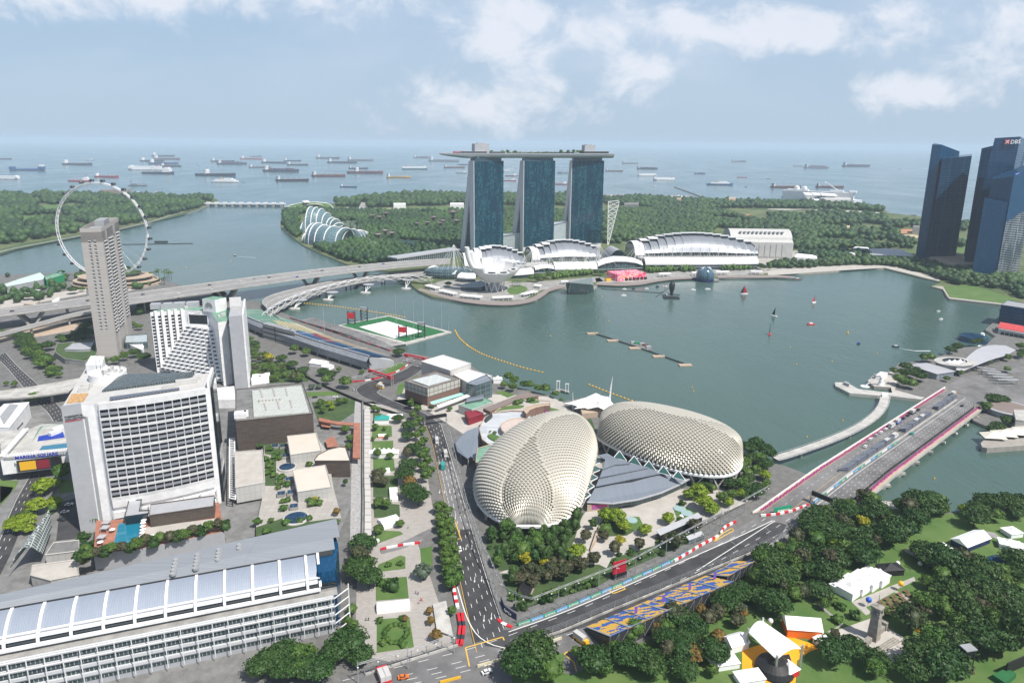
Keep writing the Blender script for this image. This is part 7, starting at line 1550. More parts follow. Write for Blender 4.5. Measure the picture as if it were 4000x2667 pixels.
# floating platform and the bay grandstand
def platform():
 P=lambda x,y,z=1.6:t('A7',x,y,z);r=thing('floating_platform','floating pitch with green turf and a white square sheet, moored by the grandstand','floating platform',P(1430,190));M.turf=mat('artificial_turf',(.015,.12,.035),.9,var=.12)
 mb=MB();mb.prism([P(935,155),P(1385,68),P(1935,212),P(1535,320)],0,1.4);mb.b('pontoon','concl',r);mb=MB();mb.prism([P(970,155),P(1385,78),P(1880,213),P(1530,300)],1.4,1.6);mb.b('turf','turf',r);mb=MB();mb.prism([P(1128,172),P(1370,120),P(1680,210),P(1430,270)],1.6,1.8);mb.b('white_sheet','whitecl',r)
 mb=MB();mb.add([P(800,150),P(935,160),P(1300,260),P(1540,320),P(1420,340),P(1000,215)],[[0,1,2,3,4,5]]);mb.b('gangway','conc',r)
 its=[]
 for x,yb,yt in((823,215,0),(1457,320,-130),(1607,285,-60),(1690,150,-100),(1850,205,-60),(1775,180,90),(1580,290,180),(1910,200,130),(1525,70,30),(1280,95,15),(912,160,85)):
  g=P(x,yb,.5 if x>900 else G0);h=max(5,ty('A7',x,yt,g.y).z)if yt<999 else 20;mb=MB();mb.bar((g.x,g.y,.5),(g.x,g.y,h),.55,n=6,w2=.25);its.append((solo('light_mast',mb,M.greyl,'','mast','masts round the floating platform'),'slim grey mast at the floating platform',x,yb))
 ord_labels(its)
 for lab,x0,x1,yt,yb,m_ in(('red screen tower at the left corner of the floating platform',1028,1088,35,145,'red'),('red screen tower on the near side of the floating platform',1472,1540,160,262,'red'),('dark speaker tower behind the platform corner',1142,1196,0,118,None),('dark speaker tower at the near corner of the platform',1642,1700,130,262,None)):
  a,b=P(x0,yb),P(x1,yb+4);h=ty('A7',x0,yt,a.y).z;r2=thing('screen_tower',lab,'screen',(a+b)/2,'event towers on the platform');mb=MB()
  for p in(a,b):mb.bar(p,(p.x,p.y,h),.8);mb.bar(p+V3((0,4,0)),(p.x,p.y+4,h),.6)
  for k in range(4):z0,z1=1.6+(h-1.6)*k/4,1.6+(h-1.6)*(k+1)/4;mb.bar((a.x,a.y,z0),(b.x,b.y,z1),.4);mb.bar((a.x,a.y,z1),(b.x,b.y,z1),.4)
  mb.build('frame',M.dark,r2);mb=MB();mb.bar((a.x,a.y-.5,h*.72),(b.x,b.y-.5,h*.72),.5,h*.42)if m_ else mb.bar((a.x,a.y-.5,h-1),(b.x,b.y-.5,h-1),3,3);mb.build('screen' if m_ else'speaker_cluster',M[m_ or'grey'],r2)
platform()
def stand():
 r=thing('bay_grandstand','long curved grandstand facing the floating platform, seats in green, cream, red and blue bands','grandstand',t('A7',700,330))
 bk=smooth([t('A7',x,y,z)for x,y,z in((60,25,17),(150,85,17),(280,140,17),(560,230,17),(800,310,17),(1060,385,17),(1215,430,17))],1);fr=smooth([t('A7',x,y,5)for x,y in((240,15),(470,95),(640,165),(840,245),(1060,320),(1280,385),(1430,432))],1)
 n=60;bk=resample(bk,sum((bk[i+1]-bk[i]).length for i in range(len(bk)-1))/n)[:n+1];fr=resample(fr,sum((fr[i+1]-fr[i]).length for i in range(len(fr)-1))/n)[:n+1]
 cs=[('s_green',(.16,.33,.25)),('s_cream',(.55,.50,.30)),('s_ochre',(.45,.32,.17)),('s_red',(.38,.07,.10)),('s_blue',(.05,.16,.36)),('s_sky',(.24,.40,.50))]
 ms=[mat(a,c,.7,var=.12,vs=.6)for a,c in cs];K=9;mb=MB()
 for i in range(n):
  for j in range(K):
   s=i/n;w_=sin(s*9)*.16+j/K;k=0 if s<.30+.05*sin(j)else(1 if s<.42+j*.02 else(3 if.30<w_<.52 and.45<s<.72 else(4 if w_<.22+max(0,s-.55)*1.5 else(5 if w_<.32+max(0,s-.5)*1.3 else 2))))
   mb.at(k);q=[bk[i].lerp(fr[i],j/K),bk[i+1].lerp(fr[i+1],j/K),bk[i+1].lerp(fr[i+1],(j+1)/K),bk[i].lerp(fr[i],(j+1)/K)];mb.quad(*[p+UZ(.6 if e<2 else 0)for e,p in enumerate(q)])
 mb.build('seat_bowl',ms,r)
 mb=MB()
 for i in range(6,n,9):mb.bar(bk[i]+UZ(.9),fr[i]+UZ(.6),.9,.3)
 mb.b('stair_aisle','offwhite',r)
 M.perf=grid('perforated_cladding',(.20,.22,.25),(.30,.32,.35),(.14,.15,.17),2.6,1.5,.15,.6,.7,offset=.5);o=[p+(p-q).normalized()*5 for p,q in zip(bk,fr)];o=[V3((p.x,p.y,13))for p in o]
 mb=MB();mb.strip(bk,o);mb.strip(o,[V3((p.x,p.y,5.5)).lerp(V3((q.x,q.y,5.5)),.25)for p,q in zip(o,bk)]);mb.b('rear_cladding','perf',r);mb=MB()
 for a,b in zip(bk,bk[1:]):mb.bar(a+UZ(.5),b+UZ(.5),1.2,1)
 mb.b('top_rail','greyl',r)
 for i in range(2,n,4):q=o[i].lerp(bk[i],.6);mb=MB();mb.bar((q.x,q.y,G0),(q.x,q.y,8),1.2);mb.b('column','concl',r)
 mb=MB();mb.strip([p.lerp(q,.2)-UZ(p.z-G0)for p,q in zip(bk,fr)],[V3((p.x,p.y,12))for p in bk]);mb.b('under_wall','dark',r)
 q=tp('A7',[(280,140),(560,215),(575,195),(320,125)],20);mb=MB();mb.prism(q,G0,20);mb.build('stair_tower',grid('tower_openings',(.36,.36,.36),(.38,.38,.38),(.05,.06,.07),40,5.2,.9,.7,.3),r)
 q=[t('A7',1065,388,16),t('A7',1215,432,16),t('A7',1430,436,12),t('A7',1400,415,12)];mb=MB();mb.prism(q,G0,[16,16,8,8]);mb.b('end_block','greyl',r)
stand()
# right bank: footbridge, pier, statue, halls
FB=smooth([t('B4',x,y,5)for x,y in((60,1320),(145,1300),(400,1215),(600,1140),(800,1050),(940,950),(1015,860),(1030,770))],3)
def footb():
 r=thing('curved_footbridge','slender curved white footbridge leading to the statue pier','footbridge',FB[len(FB)//2]-UZ(5));A,B=offs(FB,3.8),offs(FB,-3.8);A=[V3((p.x,p.y,5))for p in A];B=[V3((p.x,p.y,5))for p in B];n=len(A)
 mb=MB();mb.strip(A,B);mb.b('walkway','concl',r);mb=MB();C=[a.lerp(b,.5)-UZ(2.2)for a,b in zip(A,B)];mb.strip(A,C,None,-.02);mb.strip(C,B,None,-.02);mb.b('girder','concl',r)
 for E_3 in(A,B):
  mb=MB()
  for a,b in zip(E_3,E_3[1:]):mb.bar(a+UZ(1.1),b+UZ(1.1),.2)
  for p in resample(E_3,5):mb.bar(p,p+UZ(1.1),.15)
  mb.b('railing','steel',r)
 for k in(.25,.5,.72):p=FB[int(k*len(FB))];mb=MB();mb.bar((p.x,p.y,0),(p.x,p.y,3.5),2.4,n=8,w2=4);mb.b('pier','concl',r)
footb()
mb=MB();mb.prism(tp('B4',[(585,655),(690,655),(790,712),(1000,738),(1120,750),(1370,785),(1345,805),(1060,772),(960,770),(715,748),(590,685)],2.6),-.5,2.6);solo('statue_pier',mb,M.concl,'angled concrete pier in front of the water-spouting statue','pier');mb=MB();mb.prism(tp('B4',[(665,655),(710,672),(715,660),(675,642)],5),2.6,5);solo('pier_shelter',mb,M.grey,'small grey shelter at the tip of the statue pier','shelter');mb=MB();mb.prism(tp('B4',[(945,590),(1010,600),(1050,570),(985,560)],7),G0,7);mb.prism(tp('B4',[(1000,740),(1050,745),(1050,765),(1000,765)],7),G0,7);solo('pavilion',mb,M.white,'small white pavilions on the statue promenade','pavilion')
patch('statue_plaza',tp('B4',[(870,640),(950,600),(1090,560),(1130,640),(1110,720),(1360,790),(1090,760),(1075,700),(930,690)]),M.plazap,.08);mb=MB()
for k in range(5):a,b=t('B4',872+k*14,640-k*14,2.4-k*.35),t('B4',950+k*14,668-k*14,2.4-k*.35);mb.bar(a,b,2.2,.3)
solo('water_steps',mb,M.concl,'wide steps going down to the water beside the statue','steps')
def statue():
 p=t('B4',985,680,G0);r=thing('spouting_statue','white fish-tailed lion statue spouting a water jet into the bay','statue',p);mb=MB();mb.smooth=True;mb.lathe(p,[(3.2,0),(3,1),(2.2,1.4),(2.0,3),(1.5,5),(1.2,6.5),(.8,7)],14);mb.b('body','white',r);mb=MB();mb.smooth=True;mb.lathe(p+V3((-.5,-.3,6.4)),[(.3,0),(1.3,.5),(1.5,1.4),(1.0,2.3),(.1,2.6)],12);mb.b('lion_head','white',r);mb=MB();mb.tube([p+V3((2,0,1.5)),p+V3((3.4,0,3)),p+V3((3,0,5))],[.9,.7,.2],8);mb.b('fish_tail','white',r)
 e=t('B4',850,690,0);mb=MB();q=p+V3((-1.5,-.6,7.4));mb.tube([q.lerp(e,s)+V3((0,0,7*s*(1-s)))for s in[k/10 for k in range(11)]],[.25+.07*k for k in range(11)],5);mb.disc(e+UZ(.05),4,14);mb.b('water_jet','whitecl',r)
statue()
def rightbank():
 P=lambda x,y,z=G0:t('B4',x,y,z);M.silver=grid('silver_shell_roof',(.42,.42,.44),(.45,.45,.47),(.34,.34,.36),30,2.2,.07,.45,.5,metal=.2)
 r=thing('waterfront_arcade','long silver wave-roofed arcade on the right bank behind the statue','building',P(1800,480));a=smooth([P(1640,545,9),P(1745,430,13),(P(1850,350,12)),P(1960,328,11),P(2080,335,10)],1);b=smooth([P(1700,560,7),P(1820,510,9),P(1960,455,9),P(2090,420,8),P(2170,375,8)],1)
 mb=MB();n=min(len(a),len(b));mb.strip(a[:n],b[:n]);mb.build('wave_roof',M.silver,r,thick=.5);mb=MB();mb.strip([V3((p.x,p.y,6.8))for p in b[:n]],[V3((p.x-3,p.y+2,G0))for p in b[:n]]);mb.b('street_wall','shopglass',r)
 r=thing('corner_hall','lower silver-roofed hall with banded walls, nearest the statue','building',P(1450,570));q=[P(1250,505,9),P(1300,490,10),P(1395,488,10),P(1520,520,9),P(1645,560,8),P(1480,585,8),P(1370,550,9.5)];mb=MB();mb.add(q,[list(range(7))]);mb.build('roof',M.silver,r,thick=.5);mb=MB();mb.prism([P(1275,520,8),P(1400,500,8),P(1630,560,8),P(1480,583,8),P(1380,560,8)],G0,7.6);mb.build('banded_wall',grid('banded_wall',(.06,.09,.12),(.09,.12,.15),(.36,.38,.40),40,1.8,.4,.2,.5),r)
 c=P(1632,478,11);r=thing('oval_pavilion','oval pavilion with a ring roof and white tent peaks between the two silver roofs','building',P(1632,500));mb=MB();mb.lathe(V3((c.x,c.y,0)),[(14,5),(16.5,9),(17.5,11),(14,12)],32,sx=1.15,sy=.8,rz=.3);mb.b('oval_wall','silver',r);mb=MB();mb.lathe(V3((c.x,c.y,0)),[(18,11.8),(11,12.4)],32,sx=1.15,sy=.8,rz=.3);mb.b('ring_roof','concl',r)
 for k in range(3):mb=MB();mb.lathe(V3((c.x-6+k*6,c.y-1+k,10.5)),[(4.5,0),(2,1.4),(.2,3.4)],8);mb.b('tent_peak','whitecl',r)
 r=thing('red_roof_pier','old pier building with a bright red roof and arches at the right edge','building',P(2150,200));mb=MB();M.redroof=mat('red_tile_roof',(.50,.06,.06),.7,var=.1);mb.add([P(2030,128,12),P(2330,180,12),P(2330,235,9),P(2015,178,9)],[[0,1,2,3]]);mb.build('red_roof',M.redroof,r,thick=.4);mb=MB();mb.prism([P(2018,182,9),P(2330,240,9),P(2330,180,9),P(2034,135,9)],G0,8.5);mb.b('arcade_wall','offwhite',r)
 mb=MB()
 for k in range(7):p,q=P(2030+k*40,240+k*7,2),P(2062+k*40,246+k*7,2);mb.quad(p+V3((0,-.5,0)),q+V3((0,-.5,0)),q+V3((0,-.5,4)),p+V3((0,-.5,4)))
 mb.b('arches','dark',r)
 block('dark glass hotel wing behind the red-roofed pier','B4',[(2040,-20),(2300,20),(2330,-20),(2100,-60)],26,'bg3','grey')
 c=P(1790,290,0);r=thing('round_float','round dark glass bar floating by the red-roofed pier','floating bar',c);mb=MB();mb.lathe(c,[(17,0),(16,1.5),(14,5.5),(11,6.5),(0,6.3)],28);mb.b('glass_drum','bg2',r)
 c=P(2055,945,0);r=thing('round_terrace','round brown terrace building at the far end of the bridge','building',(c.x,c.y,G0));mb=MB();mb.lathe(V3((c.x+4,c.y,0)),[(17,G0),(17,6),(18.5,7),(17.5,7.4),(0,7.2)],28);mb.b('drum','greyl',r);mb=MB();mb.disc(V3((c.x+4,c.y,7.45)),15.5,28);mb.b('roof','brownroof',r)
 mb=MB();mb.prism(tp('B4',[(1860,1185),(1900,1150),(2300,1140),(2330,1200),(1920,1230),(1875,1220)],4),-.5,4);solo('stone_jetty',mb,M.quay,'old stone jetty with rounded end at the right edge','jetty')
 for k in range(4):p=P(1965+k*95,1140-k*16,5);mb=MB();mb.add([p+V3(v)for v in((-8,-3,1),(8,-5,1),(9,6,2.5),(-6,7,1.5),(1,1,5))],[[0,1,4],[1,2,4],[2,3,4],[3,0,4]]);mb.bar(p+V3((1,1,0)),p+V3((1,1,5)),.3);solo('sail_canopy',mb,mat('cream_canvas',(.66,.62,.52),.7)if'cream_canvas' not in MATS else MATS['cream_canvas'],'cream sail canopy on the stone jetty, %s from the left'%nth(k+1),'canopy','cream canopies on the jetty')
 patch('right_road',tpw([('B4',1500,720),('B4',1700,610),('B4',1860,590),('B4',2100,740),('B4',2300,800),('B4',2300,1000),('B4',2050,850),('B4',1900,790),('B4',1860,860)]),M.asphg,.3);patch('right_road',tpw([('B4',2070,560),('B4',2300,500),('B4',2300,560),('B4',2140,590)]),M.asphg,.3)
 for k in range(5):mb=MB();a,b=P(1830+k*45,520+k*28,7),P(1990+k*50,545+k*22,7);mb.bar(a,b,2.6,.5);mb.bar((a.x,a.y,G0),a,.6);mb.bar((b.x,b.y,G0),b,.6);solo('shelter_row',mb,M.greyl,'long grey scaffold shelter beyond the bridge end, %s from the back'%nth(k+1),'shelter','grey scaffold shelters')
 block('pale building at the right edge beyond the terrace drum','B4',[(2150,900),(2330,900),(2330,1010),(2170,985)],12,'boxw','concl')
rightbank()
patch('promontory_lawn',tp('A5',[(1540,1384),(1790,1372),(2180,1500),(2060,1535),(1600,1485)]),M.grass,.12);patch('quay_walk',tp('A5',[(1430,1380),(1530,1385),(1590,1480),(2060,1535),(2050,1545),(1585,1492),(1530,1410)]),M.plaza,.15);patch('quay_walk',tp('A5',[(0,1290),(330,1268),(600,1248),(1020,1222),(1500,1340),(1500,1310),(1050,1195),(500,1200),(0,1250)]),M.plazap,.1)
# craft and floats on the bay
def wl(x,y,n='B8'):return t(n,x,y,0)
def boom():
 r=thing('floating_boom','long dark floating boom with square pontoons across the middle of the bay','pontoon',wl(1100,800));mb=MB();mb.tube([wl(720,678)+UZ(.5),wl(1100,800)+UZ(.5),wl(1510,945)+UZ(.5)],.9,5);mb.b('boom_tube','dark',r)
 for x,y in((705,680),(882,742),(1075,808),(1285,880),(1515,957)):mb=MB();mb.box(wl(x,y),(13,6,1.1),.1);mb.b('pontoon','tan',r)
 mb=MB();mb.prism([wl(1010,770),wl(1060,765),wl(1225,820),(wl(1185,832))],-.2,1.2);mb.b('work_raft','concd',r)
 for x,y,m_ in((1060,772,'greyl'),(1090,775,'green'),(1140,785,'greyl'),(1165,792,'brown'),(1195,812,'greyl')):mb=MB();mb.box(wl(x,y)+UZ(1.2),(5,3.5,2.2));mb.build('raft_crate',M[m_],r)
boom()
mb=MB();mb.tube([t('A1',1065,906,.5),t('A1',1688,896,.5)],.9,5);mb.box(t('A1',1410,888,0),(26,8,3));solo('channel_boom',mb,M.dark,'thin dark floating boom lying across the channel behind the wheel','pontoon')
mb=MB();mb.tube([wl(780,288)+UZ(.3),wl(1290,322)+UZ(.3),wl(1470,342)+UZ(.3)],.5,4);mb.tube([wl(1258,358)+UZ(.3),wl(1425,240)+UZ(.3)],.5,4);solo('show_rig_pipes',mb,M.dark,'crossed dark fountain pipes on the water before the patterned pavilion','fountain rig')
r=thing('dark_float','dark vase-shaped figure on a square black raft in the bay','raft',wl(1392,362));mb=MB();mb.box(wl(1392,366),(22,13,1.6));mb.b('raft','black',r);mb=MB();mb.smooth=True;p=wl(1395,352);mb.lathe(p+UZ(1.6),[(2.5,0),(2.2,4),(4,10),(4.5,16),(2.5,20),(0,20.5)],12);mb.b('figure','black',r)
for k,L_ in enumerate(([('A2',400,1415),('A2',700,1445),('A2',1000,1490),('A2',1300,1540)],[('A7',1965,200),('A7',2000,270),('A7',2100,350),('B2',300,110),('B2',480,220),('B2',700,290),('B2',900,355),('B2',1095,398)],[('B2',1572,525),('B2',1800,615),('B2',2050,705)])):
 P_=resample(smooth([t(n,x,y,.4)for n,x,y in L_],2),4.5);mb=MB();mb.tube(P_,.1,3)
 for p in P_:mb.add([p+V3(v)for v in((1,0,0),(-1,0,0),(0,1,0),(0,-1,0),(0,0,.9),(0,0,-.9))],[[0,2,4],[2,1,4],[1,3,4],[3,0,4],[2,0,5],[1,2,5],[3,1,5],[0,3,5]])
 o=solo('buoy_line',mb,M.yellow,['line of yellow buoys below the helix footbridge','long curved line of yellow buoys from the platform into the bay','line of yellow buoys behind the white tent'][k],'buoy line','yellow buoy lines')
def sailboat(lab,n,x,y,L_,cols,mast,rz=0):
 p=t(n,x,y,0);f=FR(p,rz);r=thing('sailing_boat',lab,'sailing boat',p,'sailing boats');mb=MB();w_=L_*.13;pl=[(-.5,-1),(.25,-1),(.5,0),(.25,1),(-.5,1)];mb.prism([f.p(a*L_,b*w_)for a,b in pl],0,1.3);mb.build('hull',M[cols[0]],r);mb=MB();mb.bar(f.p(.05*L_,0,1),f.p(.05*L_,0,mast),.25);mb.b('mast','dark',r)
 mb=MB();mb.add([f.p(.03*L_,0,2),f.p(.03*L_,0,mast*.97),f.p(-.18*L_,.5,mast*.6),f.p(-.42*L_,.8,2.2)],[[0,1,2,3]]);mb.build('main_sail',M[cols[1]],r,thick=.1)
 if cols[2]:mb=MB();mb.add([f.p(.48*L_,0,1.5),f.p(.06*L_,0,mast*.85),f.p(.08*L_,.8,2)],[[0,1,2]]);mb.build('jib',M[cols[2]],r,thick=.1)
sailboat('sailing boat with a black main and bright red sail near the glass sphere','A4',1580,1340,12,('white','red','black'),14,pi);sailboat('sailing boat with a tall black sail and red hull, nearest','B4',14,238,10,('red','black',None),14,1.2);sailboat('sailing boat with a bare dark mast and red stripe','B4',55,80,9,('white','black',None),12,-.7);sailboat('small sailing boat with mast only, farther right on the bay','A5',403,1528,9,('white','red',None),10,.5)
def motor(lab,n,x,y,L_,hull,top,rz=0,h=1.6,wake=None):
 L_*=.68;h*=.75;p=t(n,x,y,0);f=FR(p,rz);r=thing('motor_boat',lab,'boat',p,'boats on the bay');w_=L_*.16;mb=MB();mb.prism([f.p(a*L_,b*w_)for a,b in((-.5,-1),(.25,-1),(.5,0),(.25,1),(-.5,1))],0,h);mb.build('hull',M[hull],r);mb=MB();mb.box(f.p(-.05*L_,0,h),(L_*.4,w_*1.4,h),rz);mb.build('cabin',M[top],r)
 if wake:
  q=[t(*e,.06)for e in wake];mb=MB();n_2=len(q);A=[a+V3((0,.4+i*.3,0))for i,a in enumerate(q)];B=[a-V3((0,.4+i*.3,0))for i,a in enumerate(q)];mb.strip(A,B);mb.build('wake',mat('boat_wake',(.55,.60,.60),.6)if'boat_wake' not in MATS else MATS['boat_wake'],r)
motor('red and white motor boat in mid bay','B4',378,150,15,'red','white',.1);motor('small navy motor boat drifting in the bay','B4',795,322,8,'navyhull','blue',.5);motor('speedboat drawing a long white wake toward the right bank','B4',1115,348,11,'navyhull','white',2.7,wake=[('B4',1140,352),('B4',1200,368),('B4',1290,380),('B4',1420,380)]);motor('speedboat with a wake in the channel','A1',2055,1005,9,'dark','white',2.9,wake=[('A1',2065,1010),('A1',2120,1014),('A1',2235,1022)])
motor('white catamaran left of the black raft','B8',980,347,11,'white','whitehull');motor('white catamaran touching the black raft','B8',1337,338,12,'white','whitehull');motor('white dome-roofed boat left of the glass sphere','B8',1587,298,11,'white','whitehull');motor('white boat just before the glass sphere','B8',1713,290,12,'white','greyl');motor('white launch by the far promenade, left one','B8',985,292,9,'white','offwhite');motor('dark launch between two white launches','B8',1062,288,8,'navyhull','dark');motor('white launch by the far promenade, right one','B8',1178,287,9,'white','offwhite');motor('dark launch nearest the fountain pipes','B8',1272,271,8,'navyhull','dark');motor('red-roofed launch nearest the promenade','B8',1340,265,9,'white','red')
motor('white yacht moored by the round floating bar','B4',1875,250,20,'white','whitehull',.9,2.4);motor('brown river ferry at the promenade jetty','A4',2052,1214,20,'brown','offwhite',-.2,2);motor('white launch near the right fountain','B4',2147,312,14,'white','whitehull',.1,1.2);motor('tiny white motor boat far up the bay','B4',1514,105,9,'white','greyl',.2);motor('tiny white dinghy above the other far one','B4',1492,36,7,'white','greyl')
def buoy():
 mb=MB();mb.lathe((0,0,0),[(1.0,-.3),(1.1,.6),(.5,1.2),(.25,3),(0,3.1)],8);return solo('buoy',mb,M.yellow,'','buoy')
pb=buoy();its=[];first=True
for n,x,y,s in(('B4',697,228,2.2),('B4',193,350,1),('B4',250,500,1),('B4',560,474,1),('B4',954,404,1),('B4',653,993,1),('B4',340,1135,1),('B4',1455,1500,1),('B3',1318,165,1),('B3',1330,203,1),('B8',848,570,.9),('B8',337,698,.9),('A1',1628,1112,1.3),('A1',2020,1052,1.3),('B8',790,355,1),('B8',1130,376,1)):
 o=pb if first else pb.copy();
 if not first:COL.objects.link(o)
 first=False;o.location=t(n,x,y,0);o.scale=(s*.5,)*3;o['group']='small buoys';its.append((o,'large yellow marker buoy in the bay' if s>2 else'small yellow buoy on open water',TL[n][0]+x/TL[n][2],y))
ord_labels(its)
# single trees
def crown_mesh(name,Rr,Hh,m,n=26,k=46,leaf=.62,flat=.6,seed=1,bot=-.25,core=.72,layer=0):
 rg=np.random.RandomState(seed);Vs,Fs,Ts=[],[],[];o=0
 for c in range(n):
  d=rg.normal(size=3);d/=np.linalg.norm(d);d[2]=abs(d[2])*(1 if rg.rand()<.82 else bot*2);s=rg.uniform(.55,1.0)
  ce=d*np.array([Rr*.80,Rr*.80,Hh*.78])*s;rc=Rr*rg.uniform(.24,.40)
  if layer:ce[2]=round(ce[2]/layer)*layer
  tone=rg.rand()*.75
  N_=rg.normal(size=(k,3));N_/=np.linalg.norm(N_,axis=1)[:,None];N_[:,2]=np.abs(N_[:,2])*.9+.1*N_[:,2]
  C=ce+N_*np.array([rc,rc,rc*flat])*rg.uniform(.75,1.05,(k,1));nn=N_+rg.normal(size=(k,3))*.45;nn/=np.linalg.norm(nn,axis=1)[:,None]
  a=np.cross(nn,rg.normal(size=(k,3)));a/=np.linalg.norm(a,axis=1)[:,None];b=np.cross(nn,a);sz=leaf*rg.uniform(.7,1.3,(k,1))
  Q=np.stack([C-a*sz-b*sz*.6,C+a*sz*.9-b*sz*.7,C+a*sz+b*sz*.7,C-a*sz*.8+b*sz*.6],1).reshape(-1,3);Vs.append(Q);Fs.append(np.arange(4*k).reshape(k,4)+o);o+=4*k;Ts.append(np.clip(tone+rg.uniform(-.12,.3,k),0,1))
 V,F3=ICO2;W=V*np.array([Rr*core,Rr*core,Hh*core])*(1+rg.uniform(-.16,.16,(len(V),1)));W[:,2]=np.maximum(W[:,2],Hh*bot);F4=np.concatenate([F3,F3[:,2:3]],1)
 mid=(W[F3[:,2]]+W[F3[:,0]])/2;F4=np.stack([F3[:,0],F3[:,1],F3[:,2],np.arange(len(F3))+len(W)],1);W=np.vstack([W,mid]);Vs.append(W);Fs.append(F4+o);Ts.append(rg.uniform(0,.25,len(F4)))
 return npmesh(name,np.vstack(Vs),np.vstack(Fs),M[m],np.concatenate(Ts))
def trunk_mesh(h,r,spread,seed=0,limbs=5):
 random.seed(seed);mb=MB();mb.tube([(0,0,-.2),(r*.2,0,h*.5),(0,r*.3,h)],[r,r*.8,r*.6],7)
 for i in range(limbs):a=2*pi*i/limbs+random.random();mb.tube([(0,0,h*.75),(cos(a)*spread*.4,sin(a)*spread*.4,h*1.15),(cos(a)*spread*.8,sin(a)*spread*.8,h*1.5)],[r*.5,r*.35,r*.15],5)
 return mb
TREE={}
def treeproto(key,Rr,Hh,h,m,name='tree',**kw):
 r=thing(name,'','tree');me=crown_mesh('crown',Rr,Hh,m,seed=len(TREE)+3,**kw);c=bpy.data.objects.new('crown',me);COL.objects.link(c);c.parent=r;c.location=(0,0,h+Hh*.25)
 trunk_mesh(h,max(.18,Rr*.055),Rr,len(TREE)).b('trunk','bark',r);TREE[key]=Proto(r)
for v in'ab':
 treeproto('broad'+v,8,4.6,5,'leaf_dark',n=60,k=44,leaf=.42);treeproto('mid'+v,5,4.4,4,'leaf_mid',n=38,k=44,leaf=.36)
 treeproto('olive'+v,4.4,5,4,'leaf_olive',n=30,k=40,leaf=.40)
treeproto('tall',3.2,5.6,3.6,'leaf_dark',n=26,k=36,leaf=.36);treeproto('lime',6,3.4,4.5,'leaf_lime',n=40,k=44,leaf=.42,layer=1.5,flat=.35);treeproto('yellow',4.2,2.8,3,'leaf_yellow',n=26,k=36,leaf=.40)
treeproto('bright',3.6,4.2,3.4,'leaf_mid',n=28,k=40,leaf=.40,layer=1.7,flat=.4);treeproto('grey',5,4.2,3,'leaf_grey',n=28,k=42,leaf=.40);treeproto('bronze',4.4,4,3,'leaf_bronze',n=28,k=40,leaf=.42)
treeproto('shrub',2.0,1.7,.5,'leaf_mid','shrub',n=10,k=30,leaf=.30);treeproto('dshrub',2.2,1.9,.5,'leaf_dark','shrub',n=10,k=30,leaf=.32);treeproto('cypress',.95,4.8,.4,'leaf_dark','cypress_tree',n=16,k=26,leaf=.28)
def palmproto():
 r=thing('palm_tree','','palm');mb=MB();mb.tube([(0,0,0),(.15,0,4),(.1,.1,8)],[.28,.2,.16],6);mb.b('trunk','bark',r);mb=MB()
 for k in range(13):
  a=k*2.4;up=RU(.2,1.1);L_=3.2;p=[V3((cos(a)*L_*s,sin(a)*L_*s,8+up*2.2*s-2.8*s*s))for s in(0,.35,.7,1)];n_=V3((-sin(a),cos(a),0))
  for i in range(3):w0,w1=(.25,.55,.4,.05)[i],(.25,.55,.4,.05)[i+1];mb.quad(p[i]-n_*w0+UZ(-.2),p[i],p[i+1],p[i+1]-n_*w1+UZ(-.2));mb.quad(p[i],p[i]+n_*w0+UZ(-.2),p[i+1]+n_*w1+UZ(-.2),p[i+1])
 mb.b('fronds','leaf_mid',r);TREE['palm']=Proto(r)
palmproto()
KW={'broada':'broad dark tree','broadb':'broad dark tree','mida':'mid green tree','midb':'mid green tree','olivea':'olive green tree','oliveb':'olive green tree','tall':'narrow upright tree','lime':'lime green layered tree','yellow':'yellow-green tree','bright':'fresh green layered tree','grey':'grey-green tree','bronze':'bronze-tinted tree','shrub':'clipped round shrub','dshrub':'dark round shrub','cypress':'slim cypress','palm':'tall palm'}
CNT=[0];TI=[]
def plant(key,p,s,where,group):
 if key in('broad','mid','olive'):key+='ab'[CNT[0]%2]
 CNT[0]+=1;TI.append((key,p,s,RNG.uniform(0,6.28),RNG.uniform(.85,1.15),where,group))
def row_(n,L_,where,group,z=G0):
 for e in L_:plant(e[0],t(n,e[1],e[2],z),e[3]if len(e)>3 else 1,where,group)
def grove(n,poly,area,mix,sc,where,group,excl=()):
 Q=scatter(tp(n,poly),area,excl)
 for i,(x,y)in enumerate(Q):plant(mix[RNG.randint(len(mix))],V3((x,y,G0)),RNG.uniform(*sc),where,group)
G1,G2='trees in the riverside park','trees in the dome gardens'
grove('B6',[(880,240),(1130,215),(1250,280),(1430,215),(1700,240),(1740,300),(1640,400),(1440,470),(1420,540),(1250,620),(1180,690),(960,745),(860,900),(760,950),(690,1000),(560,1070),(400,1070),(320,990),(250,900),(270,700),(430,575),(670,450)],78,['broad','broad','olive','mid','broad','mid','bright'],(.75,1.25),'between the straight and the white tents',G1)
grove('B6',[(1920,270),(2303,190),(2303,400),(2060,370),(1960,430),(1800,400),(1770,300)],90,['broad','broad','mid'],(.75,1.1),'by the river behind the marquees',G1)
grove('B6',[(1490,600),(1640,610),(1830,640),(2080,740),(2303,730),(2303,1330),(2180,1380),(1900,1560),(1500,1540),(1560,1330),(1450,1240),(1400,1130),(1380,1060),(1450,1010),(1570,960),(1450,860),(1490,740)],88,['broad','broad','mid','mid','broad','olive'],(.85,1.3),'right of the stone memorial',G1)
grove('B6',[(720,1530),(750,1450),(840,1350),(930,1310),(990,1310),(1140,1390),(1140,1450),(1400,1470),(1500,1545),(1500,1600),(700,1600)],70,['broad','broad','mid'],(.7,1.05),'below the stone memorial',G1)
